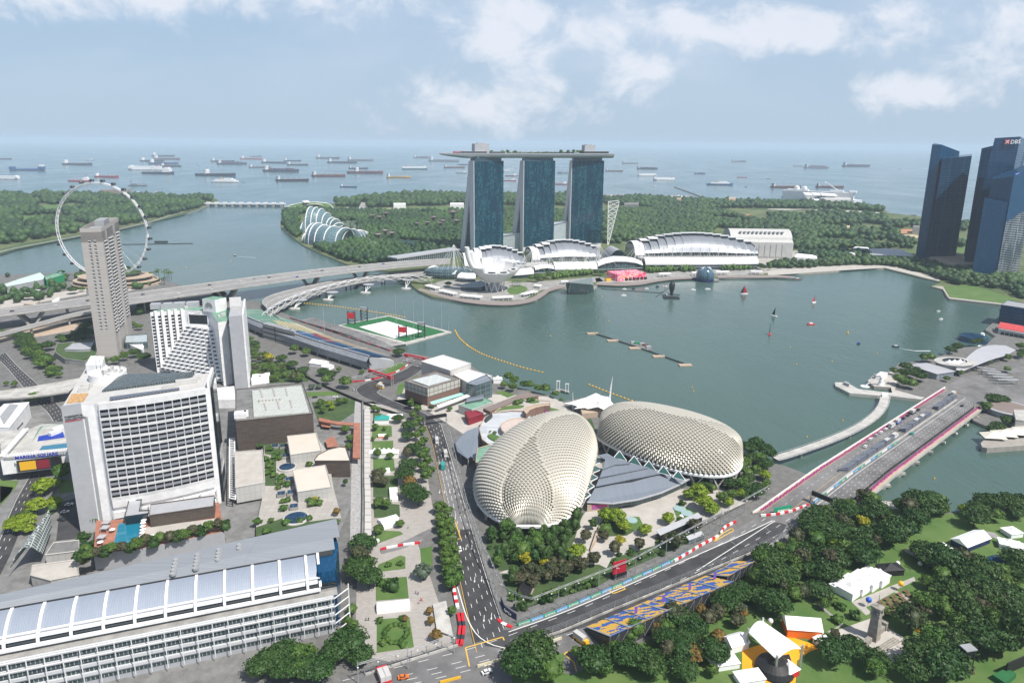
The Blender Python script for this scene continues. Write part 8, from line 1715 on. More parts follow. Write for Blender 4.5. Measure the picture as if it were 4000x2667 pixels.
grove('B6',[(0,990),(140,920),(370,900),(400,1050),(290,1110),(130,1270),(0,1290)],66,['broad','olive','grey'],(.7,1.0),'left of the white stage roof',G1)
grove('B5',[(640,1470),(860,1450),(890,1350),(1010,1340),(1130,1220),(1320,1170),(1500,1060),(1800,980),(1900,860),(2044,830),(2044,1160),(1940,1200),(1860,1300),(1880,1568),(640,1568)],60,['broad','olive','broad','mid','bronze','bright'],(.6,1.0),'below the blue and yellow grandstand',G1)
row_('B5',[('broad',380,1440,1.35),('broad',290,1540,1.2),('mid',500,1560,1.3),('olive',1490,1090,1.2),('bronze',1640,1400,1.1),('mid',970,1290,.55),('mid',715,1360,.55),('olive',1400,1150,.8),('broad',930,1420,.75)],'standing out at the grandstand foot',G1)
row_('B6',[('dshrub',1035,1080,1.6),('shrub',870,970,1.5),('shrub',930,1010,1.3),('shrub',900,1110,1.5),('mid',800,1020,.6),('mid',1620,590,.7),('mid',1240,1060,.6),('olive',880,1240,.6),('lime',860,560,.8),('lime',1690,290,.7),('lime',1840,300,.6),('yellow',1085,395,1)],'among the park lawns',G1)
grove('A7',[(160,250),(300,430),(520,530),(700,620),(690,660),(480,660),(200,660)],60,['mid','olive','shrub','bright'],(.5,.9),'behind the mall','district trees')
grove('A6',[(130,260),(230,260),(480,560),(560,640),(430,650),(200,400)],50,['mid','broad','shrub'],(.6,.9),'along the left roads','road trees')
grove('B1',[(0,1440),(250,1390),(470,1345),(500,1568),(0,1568)],45,['mid','broad','bright','shrub'],(.6,.95),'at the street foot of the long hall','street trees')
grove('C1',[(1000,1180),(1280,1040),(1300,1240),(820,1330),(830,1250)],60,['mid','palm','broad'],(.6,.9),'left of the slab tower','hotel trees')
grove('A8',[(60,240),(200,330),(440,200),(470,250),(330,420),(150,520),(90,440)],50,['mid','lime','shrub'],(.6,.9),'by the left road','road trees')
grove('B3',[(1300,1210),(2091,1120),(2091,1250),(1900,1330),(1700,1300),(1400,1240)],45,['mid','dshrub','lime','broad'],(.5,.8),'below the far dome','trees in the dome gardens')
grove('B5',[(0,350),(160,385),(440,410),(660,300),(770,220),(760,290),(690,430),(630,560),(480,630),(100,640),(0,500)],24,['tall','tall','mid','dshrub','tall'],(.7,1.1),'below the near dome',G2)
grove('B5',[(170,700),(400,690),(440,620),(880,610),(900,680),(330,860),(170,800)],24,['olive','olive','tall'],(.6,.9),'inside the circuit corner',G2)
grove('B5',[(200,860),(340,905),(900,730),(910,790),(250,1000),(190,950)],16,['dshrub','shrub','shrub','dshrub'],(.9,1.4),'along the garden hedge by the sponsor wall',G2)
grove('B5',[(980,560),(1100,520),(1240,470),(1480,420),(1700,340),(1700,400),(1400,560),(1050,640)],26,['olive','dshrub','shrub'],(.8,1.1),'around the red screen',G2)
row_('B5',[('lime',1020,300,1.15),('lime',950,290,.9),('lime',1100,365,.8),('lime',1450,300,.75),('lime',1265,385,.75),('yellow',1065,465,.8),('yellow',320,630,1),('lime',725,560,.9),('yellow',470,655,.9),('yellow',610,650,.8),('mid',950,390,.8),('olive',940,440,.7),('olive',790,450,.8),('lime',1690,90,1.1),('lime',1740,190,1.1),('lime',1800,220,.9),('lime',1620,100,.8),('dshrub',1560,150,1.3),('shrub',1550,280,1.2),('mid',1880,140,.9),('lime',1930,160,.7),('mid',1960,100,.8),('mid',90,640,.7),('tall',850,340,.9)],'in the dome forecourt',G2)
row_('B3',[('broad',1900,850,.8),('broad',1960,800,.8),('broad',2040,850,.9),('broad',1930,930,.8),('mid',2000,950,1.1),('broad',2080,900,.8),('broad',2060,1000,.8),('mid',1800,1060,1.1),('mid',1850,1000,1),('mid',1820,1230,1),('mid',1880,1110,.9),('lime',2060,1110,.8),('mid',1960,1080,.9),('broad',1830,790,.6),('shrub',1400,1200,1.3),('dshrub',1480,1210,1.3)],'at the right end of the far dome',G2)
row_('B2',[('mid',745,500,1),('mid',805,530,1),('mid',700,570,.8),('mid',790,600,.9),('broad',910,570,.65),('mid',965,575,1),('mid',1055,610,.9),('mid',1125,625,1),('mid',1225,660,.8),('shrub',1285,690,1)],'on the near bay promenade','promenade trees')
row_('B2',[('shrub',830,725,1.6),('shrub',870,715,1.5),('shrub',960,700,1.4),('shrub',1000,690,1.4),('shrub',605,1025,.9),('shrub',560,1010,.5)],'on the mall roof terrace','terrace shrubs',10.6)
for i in range(17):plant('bright',t('B1',1375+i*5+(i%2)*55,300+i*36,G0),1.05,'in the avenue along the boulevard','avenue trees')
for i in range(15):plant('bright',t('A7',1580+i*9+(i%2)*50,890+i*46,G0),1.0,'in the upper avenue by the boulevard','avenue trees')
row_('A7',[('broad',1470,1010,.7),('broad',1560,1080,.8),('broad',1550,1170,.7),('broad',1600,1290,.8),('olive',1550,1320,.9),('broad',1560,1430,.9),('broad',1530,1540,.9),('mid',1260,920,.7),('mid',1300,915,.5),('mid',1270,1080,.6),('mid',1350,1080,.4),('mid',1290,1320,.7),('mid',1400,1330,.6),('mid',1330,1480,.7),('olive',1270,1500,.7),('olive',1290,1560,.9),('mid',1250,1170,.4),('mid',1370,1155,.5)],'in the park beside the covered walk','park trees')
row_('B1',[('broad',1220,240,1.0),('broad',1160,180,.9),('bronze',1150,110,1.1),('olive',910,50,.9),('olive',960,100,.8),('mid',920,250,.8),('mid',980,260,.7),('mid',920,450,.7),('mid',1080,400,.6),('broad',800,590,1.0),('olive',780,690,1.3),('broad',790,780,1.1),('broad',850,850,.9),('grey',1255,790,1.05),('broad',700,1350,1.15),('broad',620,1400,.9),('broad',790,1420,.8),('bronze',1300,1050,.5),('bronze',1310,1130,.5),('bronze',1350,1250,.7),('mid',1470,1060,.5),('dshrub',1030,870,2),('shrub',940,830,1.3),('shrub',1100,1090,1),('bronze',1120,1100,.4),('shrub',930,1110,1),('shrub',1100,1290,1),('shrub',950,1280,1),('shrub',990,690,1),('shrub',1080,680,1),('mid',720,1050,.6),('mid',690,1130,.5),('mid',735,1170,.5)],'on the park lawns near the long hall','park trees')
for k in range(14):a=k*2*pi/14;p=t('B1',1048,1200,G0);plant('shrub',p+V3((cos(a)*5,sin(a)*6,0)),.75,'in the ring hedge','ring hedge shrubs')
row_('B1',[('broad',130,1480,.9),('broad',220,1420,.9),('mid',330,1430,1),('broad',30,1530,.8),('mid',400,1380,.8),('broad',230,1540,.9),('mid',330,1530,.9)],'at the street foot of the long hall','street trees')
for i in range(19):plant(('dshrub','mid','olive')[i%3],t('A8',610+i*60+RU(-8,8),660-i*13+RU(-12,12),12),(1.9,.75,.75)[i%3],'in the pool terrace hedge','pool hedge trees')
row_('A8',[('dshrub',630,500,2),('dshrub',660,570,2),('olive',640,700,.8),('mid',650,620,.7)],'left of the pool terrace','pool hedge trees',8)
row_('A8',[('lime',330,160,1.2),('lime',400,120,.8),('lime',280,310,1.1),('lime',200,420,1.1),('mid',470,60,1.2),('palm',715,400,1.0),('palm',735,390,.8)],'by the road left of the white hotel','road trees');row_('A8',[('cypress',x,140-i*3,1.3)for i,x in enumerate((1525,1555,1580,1605,1635,1662))]+[('cypress',830,300,1),('cypress',870,298,1),('cypress',912,296,1)],'at the foot of the balcony hotel','cypresses',8)
row_('A6',[('broad',240,330,1.0),('broad',320,400,.9),('broad',430,380,.9),('mid',400,520,1.3),('mid',460,590,1.2),('mid',350,460,1.2),('broad',180,280,.8),('mid',310,850,1.2),('broad',1260,480,.9),('mid',1010,500,1),('mid',1090,470,1),('mid',920,500,.8),('mid',770,500,.7),('mid',840,500,.6),('broad',1180,440,.8),('mid',1220,200,1),('mid',1170,180,.9),('bronze',580,1480,1.2),('palm',720,200,1),('palm',690,190,.9),('dshrub',560,390,1.5),('dshrub',640,380,1.5),('mid',130,700,.6),('mid',60,690,.5)],'around the hotels on the left','hotel trees')
row_('A7',[('broad',200,360,.9),('mid',150,330,.9),('mid',190,410,.9),('yellow',335,475,1.3),('broad',450,480,.8),('broad',540,540,.8),('broad',640,590,.8),('mid',400,580,1),('mid',320,560,.9),('mid',560,410,1.1),('mid',665,430,1.1),('broad',810,600,.8),('broad',880,640,.8),('mid',840,680,1),('mid',1010,710,1.3),('broad',1475,430,.95),('grey',710,720,.7),('grey',780,715,.7),('mid',240,620,.8),('mid',480,620,.8),('lime',870,870,.6),('lime',890,900,.5),('mid',960,860,.7),('mid',1010,840,.6),('mid',790,880,.8),('mid',810,930,.7),('mid',1010,1110,.8),('mid',1050,1180,.7),('mid',1035,1250,.6),('mid',950,570,.6),('mid',1150,590,.6),('olive',1760,910,.6),('mid',1920,910,.5)],'between the grandstand and the roof garden','district trees')
row_('A7',[('shrub',x,y,s)for x,y,s in((325,1165,1.3),(365,1175,1.1),(345,1250,1.3),(405,1290,1.3),(430,1330,1.3),(380,1320,1.2),(265,1220,1.2),(310,1340,1.3),(355,1370,1.2),(335,1400,1.2),(320,1460,1.3),(380,1480,1.3),(365,1430,1.2),(450,1490,1.4),(440,1545,1.4),(625,1350,1.1),(690,1385,1.3),(560,1130,.9),(670,1125,.8),(140,1290,.6))]+[('dshrub',1005,1535,1)],'on the mall roof garden','roof garden shrubs',5.1)
row_('B1',[('shrub',x,y,s)for x,y,s in((180,40,1.2),(235,90,1.4),(170,110,1.1),(210,270,1.5),(200,215,1.1),(240,205,1.2),(420,235,1.7),(400,205,1.2),(470,230,1.4),(470,180,1.2),(225,375,1.4),(330,360,1.2),(400,340,1.2),(80,440,1.4),(10,370,1.4),(115,360,1))]+[('yellow',440,200,.5),('bronze',605,310,.6)],'on the lower roof garden','roof garden shrubs',5.1)
row_('B4',[('broad',1200,560,.8),('broad',1250,620,.9),('broad',1330,650,.9),('mid',1140,680,1.2),('mid',1190,700,1.2),('mid',1255,715,1.2),('broad',1190,620,.8),('broad',1300,590,.7),('broad',1590,405,.8),('broad',1650,385,.8),('mid',1360,485,1),('mid',1420,480,1.1),('broad',1800,335,.7),('broad',1850,330,.7),('mid',1095,590,.8),('broad',1960,860,.9),('broad',2030,850,.9),('mid',1900,920,1),('broad',2090,1040,.8),('broad',2000,1090,.8),('broad',1950,1100,.6),('mid',1920,500,.9),('mid',2090,470,.9),('mid',2200,380,1),('mid',2230,440,1),('mid',1680,600,.7),('mid',1560,650,.7),('mid',2090,570,.8),('mid',2200,450,.8)],'on the right bank','right bank trees')
row_('A3',[('mid',1070,1345,1.3),('mid',1120,1350,1.3),('mid',1160,1335,1.6),('mid',1215,1320,1.5),('broad',340,1385,.8),('broad',1640,1290,.8),('broad',1680,1290,.8)]+[('palm',145+i*14,1380+i%2*4,.9)for i in range(7)]+[('palm',900+i*15,1385-i%2*6,.9)for i in range(6)],'beside the lotus museum','museum trees')
row_('A4',[('broad',1745,1135,1.1),('broad',1720,1120,.9),('mid',1835,1095,1),('mid',1890,1090,1),('mid',1945,1080,1),('broad',1990,1090,.8),('mid',1810,1130,.8)]+[('palm',735+i*0,1150,1)for i in range(1)]+[('tall',1655+i*48,975-i*3,1.7)for i in range(8)],'on the bay lawn right of the halls','bay lawn trees')
row_('A1',[('palm',x,y,1.6)for x,y in((1445,1220),(1465,1200),(1480,1210),(1500,1215),(1370,1200),(1390,1200),(1440,1260),(1330,1230))]+[('broad',1120,1150,1.0),('broad',1925,1385,1.3),('broad',110,1310,1),('broad',540,1170,.7),('broad',690,1200,.8),('broad',340,1390,1),('broad',250,1390,1),('broad',640,1340,1),('mid',300,1290,1),('mid',200,1340,1),('mid',720,1320,1)],'on the channel side near the wheel','wheel district trees')
for s,off in((.30,3),(.36,3),(.385,0),(.43,2),(.70,4),(.74,2),(.775,3),(.80,4),(.815,2)):p,a=on(s,off,197);plant('mid',p,.85,'on the roof deck of the towers','roof deck palms')
wood('promenade_trees',[tp('A3',[(1255,1290),(1600,1262),(1600,1285),(1255,1325)]),tp('A4',[(10,1180),(250,1155),(250,1170),(10,1200)]),tp('A4',[(700,1130),(990,1115),(990,1145),(760,1160)]),tp('A4',[(1030,1120),(1160,1115),(1160,1145),(1030,1150)]),tp('A4',[(1370,1110),(1690,1095),(1690,1130),(1370,1140)])],26,(2.2,3.6),'leaf_brightfar','rows of small bright palms planted along the far promenade',hz=(1.1,1.7))
wood('deck_planting',[[on(s_,o_)[0]for s_,o_ in((.28,6),(.5,8),(.82,8),(.82,12),(.5,13),(.28,12))],[on(s_,o_)[0]for s_,o_ in((.4,-3),(.7,-3),(.7,0),(.4,0))]],11,(1.2,2.4),'leaf_dark','green planting along the roof deck over the three towers',z=197)
wood('terrace_trees',[[V3(p)for p in((232,1203,0),(440,1220,0),(440,1226,0),(232,1209,0))],[V3(p)for p in((60,1158,0),(140,1178,0),(140,1184,0),(60,1165,0))]],30,(1.8,2.6),'leaf_brightfar','low green planting on the terrace before the vaulted halls',z=17.5)
wood('waterfront_trees',[tp('A5',[(0,1190),(270,1175),(300,1200),(520,1165),(700,1150),(1000,1150),(1250,1175),(1280,1185),(1600,1225),(1800,1265),(2240,1320),(2240,1420),(1950,1400),(1650,1370),(1500,1320),(1300,1255),(1080,1205),(700,1200),(280,1230),(0,1225)])],75,(4,7),'leaf_far','belt of park trees along the right side of the bay')
wood('block_trees',[tp('A5',[(270,1090),(540,1090),(720,1080),(880,1100),(880,1140),(600,1150),(430,1150),(300,1110)]),tp('A5',[(2050,1400),(2240,1360),(2240,1500),(2180,1490)])],80,(4,7),'leaf_far','clumps of trees between bay plaza and lawns at the right')
wood('channel_trees',[tp('A1',[(0,1290),(420,1240),(590,1290),(420,1400),(0,1440)]),tp('A1',[(420,1210),(740,1170),(740,1200),(560,1240)]),tp('A1',[(1300,1220),(1460,1260),(1250,1300),(1120,1300)]),tp('A1',[(0,1180),(200,1172),(200,1182),(0,1195)]),tp('A1',[(1200,1440),(1300,1440),(1300,1560),(1180,1540)])],210,(4,6.5),'leaf_far','mixed street trees between the highway and the channel')
def plant_all():
 tr=sorted([e for e in TI if e[0][-5:]!='shrub'],key=lambda e:-e[2]*SZ[e[0]]/e[1].length)
 own=tr[:292]+[e for e in TI if e[0][-5:]=='shrub'];its=[]
 for key,p,s,a,h,where,group in own:its.append((TREE[key].put(p,a,group=group,scale=(s,s,s*h)),KW[key]+' '+where,pj(p)[0],0))
 ord_labels(its);Vs,Fs,Ts,Mi,o,ms=[],[],[],[],0,[]
 for key,p,s,a,h,where,group in tr[292:]:
  c=KIDS(TREE[key].root)[0];me=c.data;V=np.empty(len(me.vertices)*3);me.vertices.foreach_get('co',V);V=V.reshape(-1,3)+np.array(c.location);nf=len(me.polygons);T_=np.empty(nf)
  if'tone' not in me.attributes:continue
  me.attributes['tone'].data.foreach_get('value',T_);li=np.empty(nf*4,dtype=np.int32);me.loops.foreach_get('vertex_index',li);ca,sa=cos(a),sin(a)
  V=np.stack([V[:,0]*ca-V[:,1]*sa,V[:,0]*sa+V[:,1]*ca,V[:,2]*h],1)*s+np.array(p);m_=me.materials[0]
  if m_ not in ms:ms.append(m_)
  Vs.append(V);Fs.append(li.reshape(-1,4)+o);o+=len(V);Ts.append(T_);Mi.append(np.full(nf,ms.index(m_)))
 if Vs:ob=bpy.data.objects.new('small_trees',npmesh('small_trees',np.vstack(Vs),np.vstack(Fs),ms,np.concatenate(Ts),np.concatenate(Mi)));COL.objects.link(ob);tag(ob,'smaller trees filling in between the larger ones across the near side','trees',None,'stuff')
SZ={'broada':8,'broadb':8,'mida':5,'midb':5,'olivea':4.4,'oliveb':4.4,'tall':4,'lime':6,'yellow':4.2,'bright':3.6,'grey':5,'bronze':4.4,'cypress':12,'palm':30}
# riverside park
parkp=tpw([('B5',180,1330),('B5',640,1330),('B5',1000,1340),('B5',1650,1080),('B6',0,920),('B6',250,720),('B6',660,450),('B6',880,250),('B6',1130,205),('B6',1560,280),('B6',1740,300),('B6',2303,190)])+[V3((420,380,0)),V3((420,100,0)),V3((0,100,0))]
patch('park_lawn',parkp,M.grass,.02)
for i_,(q,m_)in enumerate((([(1010,960),(1480,770),(1490,800),(1340,870),(1520,970),(1490,985),(1330,885),(1120,1000),(1160,1040),(1120,1060)],'plaza'),([(740,950),(960,1130),(840,1190),(830,1180),(930,1130),(735,965)],'conc'),([(1400,575),(1430,560),(1680,710),(1670,735)],'plazap'),([(850,1190),(1160,1080),(1560,1320),(1410,1445),(1130,1390)],'plazap'),([(1290,1400),(1480,1295),(1560,1325),(1410,1445)],'plaza'),([(190,1320),(290,1290),(380,1270),(520,1208),(790,1300),(700,1330),(600,1400),(590,1568),(190,1568)],'yfloor'),([(1960,420),(2080,440),(2200,520),(2130,500),(2050,470)],'conc'),([(1130,190),(1340,215),(1560,270),(1200,260)],'plazap'))):
 if m_=='yfloor':M.setdefault('yfloor',mat('bright_yellow_ground',(.82,.36,.01),.7,var=.1,vs=.1))
 patch('park_path' if m_!='yfloor' else'stage_ground',tp('B6',q),M[m_],.08+.012*i_)
for n,q in(('B5',[(600,1480),(640,1270),(1050,1200),(1400,1050),(1900,800),(2044,720),(2044,800),(1880,850),(1600,1040),(1000,1330),(850,1400),(700,1500)]),('B1',[(820,1568),(1500,1460),(1919,1390),(1919,1568)])):patch('service_road',tp(n,q),M.asphg,.037)
patch('tan_ramp',tp('B5',[(1570,1090),(1880,900),(1900,925),(1600,1115)]),M.tan,.2)
def memorial():
 P=lambda x,y,z=G0:t('B6',x,y,z);c=P(1172,1232);f=FR(c,R(38));r=thing('stone_memorial','grey stone memorial tower with low side walls on a stepped plaza','memorial',c);M.stone=mat('weathered_stone',(.27,.25,.22),.85,var=.25,vs=.5)
 def bx(u,d,z,a,b,h,nm):mb=MB();mb.box(f.p(u,d,z),(a,b,h),f.ang);mb.build(nm,M.stone,r)
 mb=MB();q0=[f.p(*p)for p in((-2.2,-2.2),(2.2,-2.2),(2.2,2.2),(-2.2,2.2))];q1=[f.p(*p,15)for p in((-1.6,-1.6),(1.6,-1.6),(1.6,1.6),(-1.6,1.6))];q0=[p+UZ(G0)for p in q0];mb.add(q0+q1,[[0,1,5,4],[1,2,6,5],[2,3,7,6],[3,0,4,7],[4,5,6,7]]);mb.b('shaft','stone',r)
 bx(0,0,15,4.2,4.2,.8,'cornice');bx(0,0,18.4,4.3,4.3,.9,'cap');
 for u,d in((-1.5,-1.5),(1.5,-1.5),(1.5,1.5),(-1.5,1.5)):bx(u,d,15.8,.8,.8,2.6,'belfry_pier')
 for s in(-1,1):bx(s*6.5,0,G0,6,2,2.6,'side_wall');bx(s*10,0,G0,1.8,2.8,4,'end_pier')
 mb=MB();mb.bar(f.p(0,0,19.3),f.p(0,0,25),.2);mb.b('finial','stone',r)
 for k in range(4):mb=MB();mb.bar(P(930+k*14,1222+k*12,G0+.25),P(1100+k*14,1320+k*12,G0+.25),.5,.5);mb.build('step',M.concd if k%2 else M.stone,r);mb=MB();mb.bar(P(1130+k*6,1345+k*14,G0+.25),P(1330+k*16,1222+k*10,G0+.25),.5,.5);mb.b('step','stone',r)
memorial()
def marquee(lab,n,x,y,sx,sy,h,rz=.5,roof='whitecl',wall='whitecl',peak=True,grp='white marquees',z=G0):
 p=t(n,x,y,z);f=FR(p,rz);r=thing('marquee',lab,'marquee',p,grp);mb=MB();q=[f.p(-sx/2,0),f.p(sx/2,0),f.p(sx/2,sy),f.p(-sx/2,sy)];mb.prism(q,z,z+h*.55,top=False);mb.build('wall',M[wall],r)
 mb=MB();o=[p_+UZ(z+h*.55)for p_ in(f.p(-sx/2-.4,-.4),f.p(sx/2+.4,-.4),f.p(sx/2+.4,sy+.4),f.p(-sx/2-.4,sy+.4))]
 if peak:
  c=f.p(0,sy/2,z+h);m2=[a.lerp(c,.6)-UZ(h*.13)for a in o];mb.add(o+m2+[c],[[0,1,5,4],[1,2,6,5],[2,3,7,6],[3,0,4,7],[4,5,8],[5,6,8],[6,7,8],[7,4,8]])
 else:a,b=f.p(-sx/2-.4,sy/2,z+h),f.p(sx/2+.4,sy/2,z+h);mb.add(o+[a,b],[[0,1,5,4],[2,3,4,5],[3,0,4],[1,2,5]])
 mb.build('roof',M[roof],r);return r
for k,(x,y)in enumerate(((1045,935),(1120,900),(1195,868),(1265,838))):marquee('white peaked marquee in the front row on the park path, %s from the left'%nth(k+1),'B6',x,y,8,7.5,8,.62);marquee('white peaked marquee in the back row behind the others, %s from the left'%nth(k+1),'B6',x-72,y-40,8.5,7,6,.62)
marquee('dark twin-peaked tent on the lawn above the white marquees','B6',1320,765,12,6,6,.1,'black','black');marquee('long white-roofed navy marquee at the top of the park lawn','B6',1960,555,21,9,6,.45,'whitecl','navy',False);marquee('white star-peaked tent left of the lawn','B6',1715,645,15,9,7,.3);marquee('small white tent beside the star-peaked one','B6',1795,655,6,5,5,.3);marquee('white peaked tent at the right edge of the lawn, left one','B6',2200,575,10,7,5.5,-.45);marquee('white peaked tent at the right edge of the lawn, right one','B6',2285,605,10,7,5.5,-.45);marquee('pale tent behind the right edge tents','B6',2250,480,8,7,5,.2);marquee('small white tent by the trees left of the stage','B6',175,1330,9,7,6,.35,peak=False);marquee('small white peaked tent at the right corner of the yellow ground','B6',825,1300,6,5,5,.5);marquee('white marquee hidden under the trees left of the yellow ground','B6',80,1470,11,7,5,.2);marquee('white tent at the bottom edge of the yellow ground','B6',270,1590,11,6,5,.2);marquee('small white peaked tent with a red front at the bottom of the yellow ground','B6',580,1530,6,6,6,.5,wall='red')
marquee('orange-fronted arched white canopy above the yellow ground','B6',655,1235,15,9,8,-.1,'whitecl','orange',False)
marquee('navy blue container booth on the park lawn','B6',2100,700,14,6,4,.35,'bg1','navy',False)
def stage():
 P=lambda x,y,z:t('B6',x,y,z);r=thing('festival_stage','large white sloping stage roof on truss towers over the yellow ground','stage',P(430,1450,G0));mb=MB();a,b,c,d=P(235,1185,11),P(345,1105,13),P(640,1310,12),P(450,1392,10.5)
 mb.gridf(lambda i,j:a.lerp(b,j).lerp(d.lerp(c,j),i)+V3((0,0,2.2*sin(pi*j))),6,8);mb.build('stage_roof',M.whitecl,r,thick=.4)
 for q in(a,b,c,d):mb=MB();mb.bar((q.x,q.y,G0),q+UZ(2),.8);mb.b('truss_tower','steel',r)
 mb=MB();g=P(430,1470,G0);mb.lathe(g,[(8,0),(8,1.2),(7,3.2),(4,5),(0,5.6)],24);mb.b('dark_dome','black',r);mb=MB();mb.prism([P(380,1480,G0),P(560,1430,G0),P(540,1370,G0),P(380,1400,G0)],G0,4);mb.b('backdrop','black',r)
stage()
def ball(lab,n,x,y,m_,s=1.4,h=4):
 p=t(n,x,y,G0+h);r=thing('event_balloon',lab,'balloon',(p.x,p.y,G0),'event balloons');mb=MB();mb.smooth=True;mb.lathe(p,[(s*cos(R(a)),s*sin(R(a)))for a in range(-90,91,18)],12);mb.build('ball',M[m_],r);mb=MB();mb.bar((p.x,p.y,G0),p,.12);mb.b('pole','grey',r)
ball('yellow balloon beside the tree-lined path','B6',1500,550,'yellow');ball('yellow balloon right of the marquees','B6',1381,821,'yellow');ball('blue balloon below the marquees','B6',1139,942,'blue');ball('yellow balloon under the trees right of the memorial','B6',1508,1165,'yellow');ball('white balloon on the dome forecourt lawn','B5',1555,240,'white',1.5,2);ball('white balloon by the crossing in the garden park','B1',910,500,'white',1.2,3);ball('white balloon above the white stage roof','B6',403,1100,'white',1.2,5);ball('white balloon on the lawn by the dark tent, left one','B6',1356,668,'white',1.2,2);ball('white balloon on the lawn by the dark tent, right one','B6',1525,670,'white',1.2,2)
def table_():
 r=thing('picnic_table','','picnic table');mb=MB();mb.box((0,0,.7),(2.2,.9,.12));mb.b('tabletop','brown',r)
 for s in(-1,1):mb=MB();mb.box((0,s*.8,.42),(2.2,.3,.1));mb.b('bench','brown',r);mb=MB();mb.bar((s*.8,-.7,0),(s*.8,.7,.7),.12);mb.b('leg','dark',r)
 return r
pt=Proto(table_());its=[]
for j in range(4):
 for i in range(5):x,y=1225+i*48-j*0+j*22,968+j*30-i*20;its.append((pt.put(t('B6',x,y,G0+.03),.5+RU(-.3,.3),group='picnic tables on the lawn',scale=1.2),'brown picnic table on the lawn below the marquees',x,y))
ord_labels(its)
for lab,x,y,s in(('dark speaker tower at the bottom right, front one',1860,1440,9),('dark speaker tower at the bottom right, back one',1975,1385,9)):
 p=t('B6',x,y,G0);r=thing('speaker_tower',lab,'speaker tower',p,'speaker towers');mb=MB()
 for u in(-2,2):
  for v in(-1.5,1.5):mb.bar(p+V3((u,v,0)),p+V3((u,v,s)),.35)
 mb.b('scaffold','dark',r);mb=MB();mb.box(p+UZ(s*.62),(4,3,s*.3));mb.b('speaker_box','black',r);mb=MB();mb.box(p+UZ(s),(5.4,4,.5),.2);mb.b('roof','grey',r)
r=thing('screen_stage','green turf box with a dark video screen at the bottom right corner','stage',t('B6',2200,1540));mb=MB();mb.prism(tp('B6',[(2060,1540),(2160,1490),(2240,1530),(2150,1600)]),G0,5);mb.b('turf_box','turf',r);a,b=t('B6',2160,1510),t('B6',2320,1440);mb=MB();mb.quad(a+UZ(1),b+UZ(1),b+UZ(6),a+UZ(6));mb.build('screen',M.black,r,thick=.6)
def cstand():
 m,n,b=nmat('seat_blocks');uv=n.nodes.new('ShaderNodeUVMap');mp=n.nodes.new('ShaderNodeMapping');sv(mp,'Scale',(.10,.28,1));sn=n.nodes.new('ShaderNodeVectorMath');sn.operation='SNAP';sv(sn,1,(1.1,.85,1));LK(n,uv,0,sn,0);LK(n,sn,0,mp,'Vector');z=n.nodes.new('ShaderNodeTexNoise');sv(z,'Scale',1.1);sv(z,'Detail',1);LK(n,mp,0,z,'Vector');cr=n.nodes.new('ShaderNodeValToRGB');cr.color_ramp.interpolation='CONSTANT';e=cr.color_ramp.elements;e[0].color=(.03,.08,.27,1);e[1].position=.50;e[1].color=(.46,.28,.045,1);LK(n,z,0,cr,0);LK(n,cr,0,b,'Base Color')
 for k,(A,B_,z0,z1,w_,lab)in enumerate(((('B5',792,1120),('B5',1755,708),1.6,8.5,17,'long blue and yellow seated race grandstand beside the straight'),(('B5',1775,705),('B6',140,650),1.6,7.0,11,'short blue and yellow race grandstand at the right end of the row'))):
  a,b=t(A[0],A[1],A[2],G0+z0),t(B_[0],B_[1],B_[2],G0+z0);f=FR(a,math.atan2(b.y-a.y,b.x-a.x)-pi);L_=(V3((b.x,b.y,0))-V3((a.x,a.y,0))).length
  u=(b-a);u.z=0;u.normalize();dd=V3((u.y,-u.x,0));r=thing('race_grandstand',lab,'grandstand',a.lerp(b,.5)+dd*w_/2-UZ(z0),'race grandstands')
  P=lambda s,d,z:V3((a.x,a.y,0))+u*s+dd*d+UZ(G0+z);rows=20;mb=MB()
  for i in range(rows):
   d0,d1=w_*i/rows,w_*(i+1)/rows;zz=z0+(z1-z0)*(i+.5)/rows;mb.add([P(0,d0,zz),P(L_,d0,zz),P(L_,d1,zz),P(0,d1,zz),P(L_,d0,zz-.4),P(0,d0,zz-.4)],[[0,1,2,3],[5,4,1,0]])
  mb.build('seat_rows',m,r);mb=MB();mb.add([P(0,0,z0-.6),P(L_,0,z0-.6),P(L_,w_,z1-.7),P(0,w_,z1-.7)],[[0,1,2,3]]);mb.add([P(0,w_,0),P(L_,w_,0),P(L_,w_,z1-.6),P(0,w_,z1-.6)],[[0,1,2,3]]);mb.add([P(0,0,0),P(0,w_,0),P(0,w_,z1-.6),P(0,0,z0-.6)],[[0,1,2,3]]);mb.b('understructure','dark',r)
  for j in range(int(L_/11)+1):s=min(L_-.6,j*11+.3);mb=MB();mb.bar(P(s,0,z0+.25),P(s,w_,z1+.25),.9,.3);mb.b('stair_aisle','grey',r)
  for j in range(int(L_/5)):mb=MB();s=j*5;mb.bar(P(s,w_+.3,0),P(s,w_+.3,z1+.8),.16);mb.bar(P(s,w_+.3,1),P(s+5,w_+.3,z1-.5),.12);mb.b('scaffold_frame','grey',r)
  mb=MB();mb.bar(P(0,w_+.2,z1+.7),P(L_,w_+.2,z1+.7),.15);mb.b('back_rail','grey',r)
  for j in range(4):
   if k==0:p=P(22+j*17,w_*.45,(z0+z1)/2);mb=MB();mb.quad(p,p+u*1.8,p+u*1.8+UZ(3.6),p+UZ(3.6));mb.build('purple_flag',mat('purple_flag',(.16,.08,.45),.7)if'purple_flag' not in MATS else MATS['purple_flag'],r,thick=.1)
cstand()
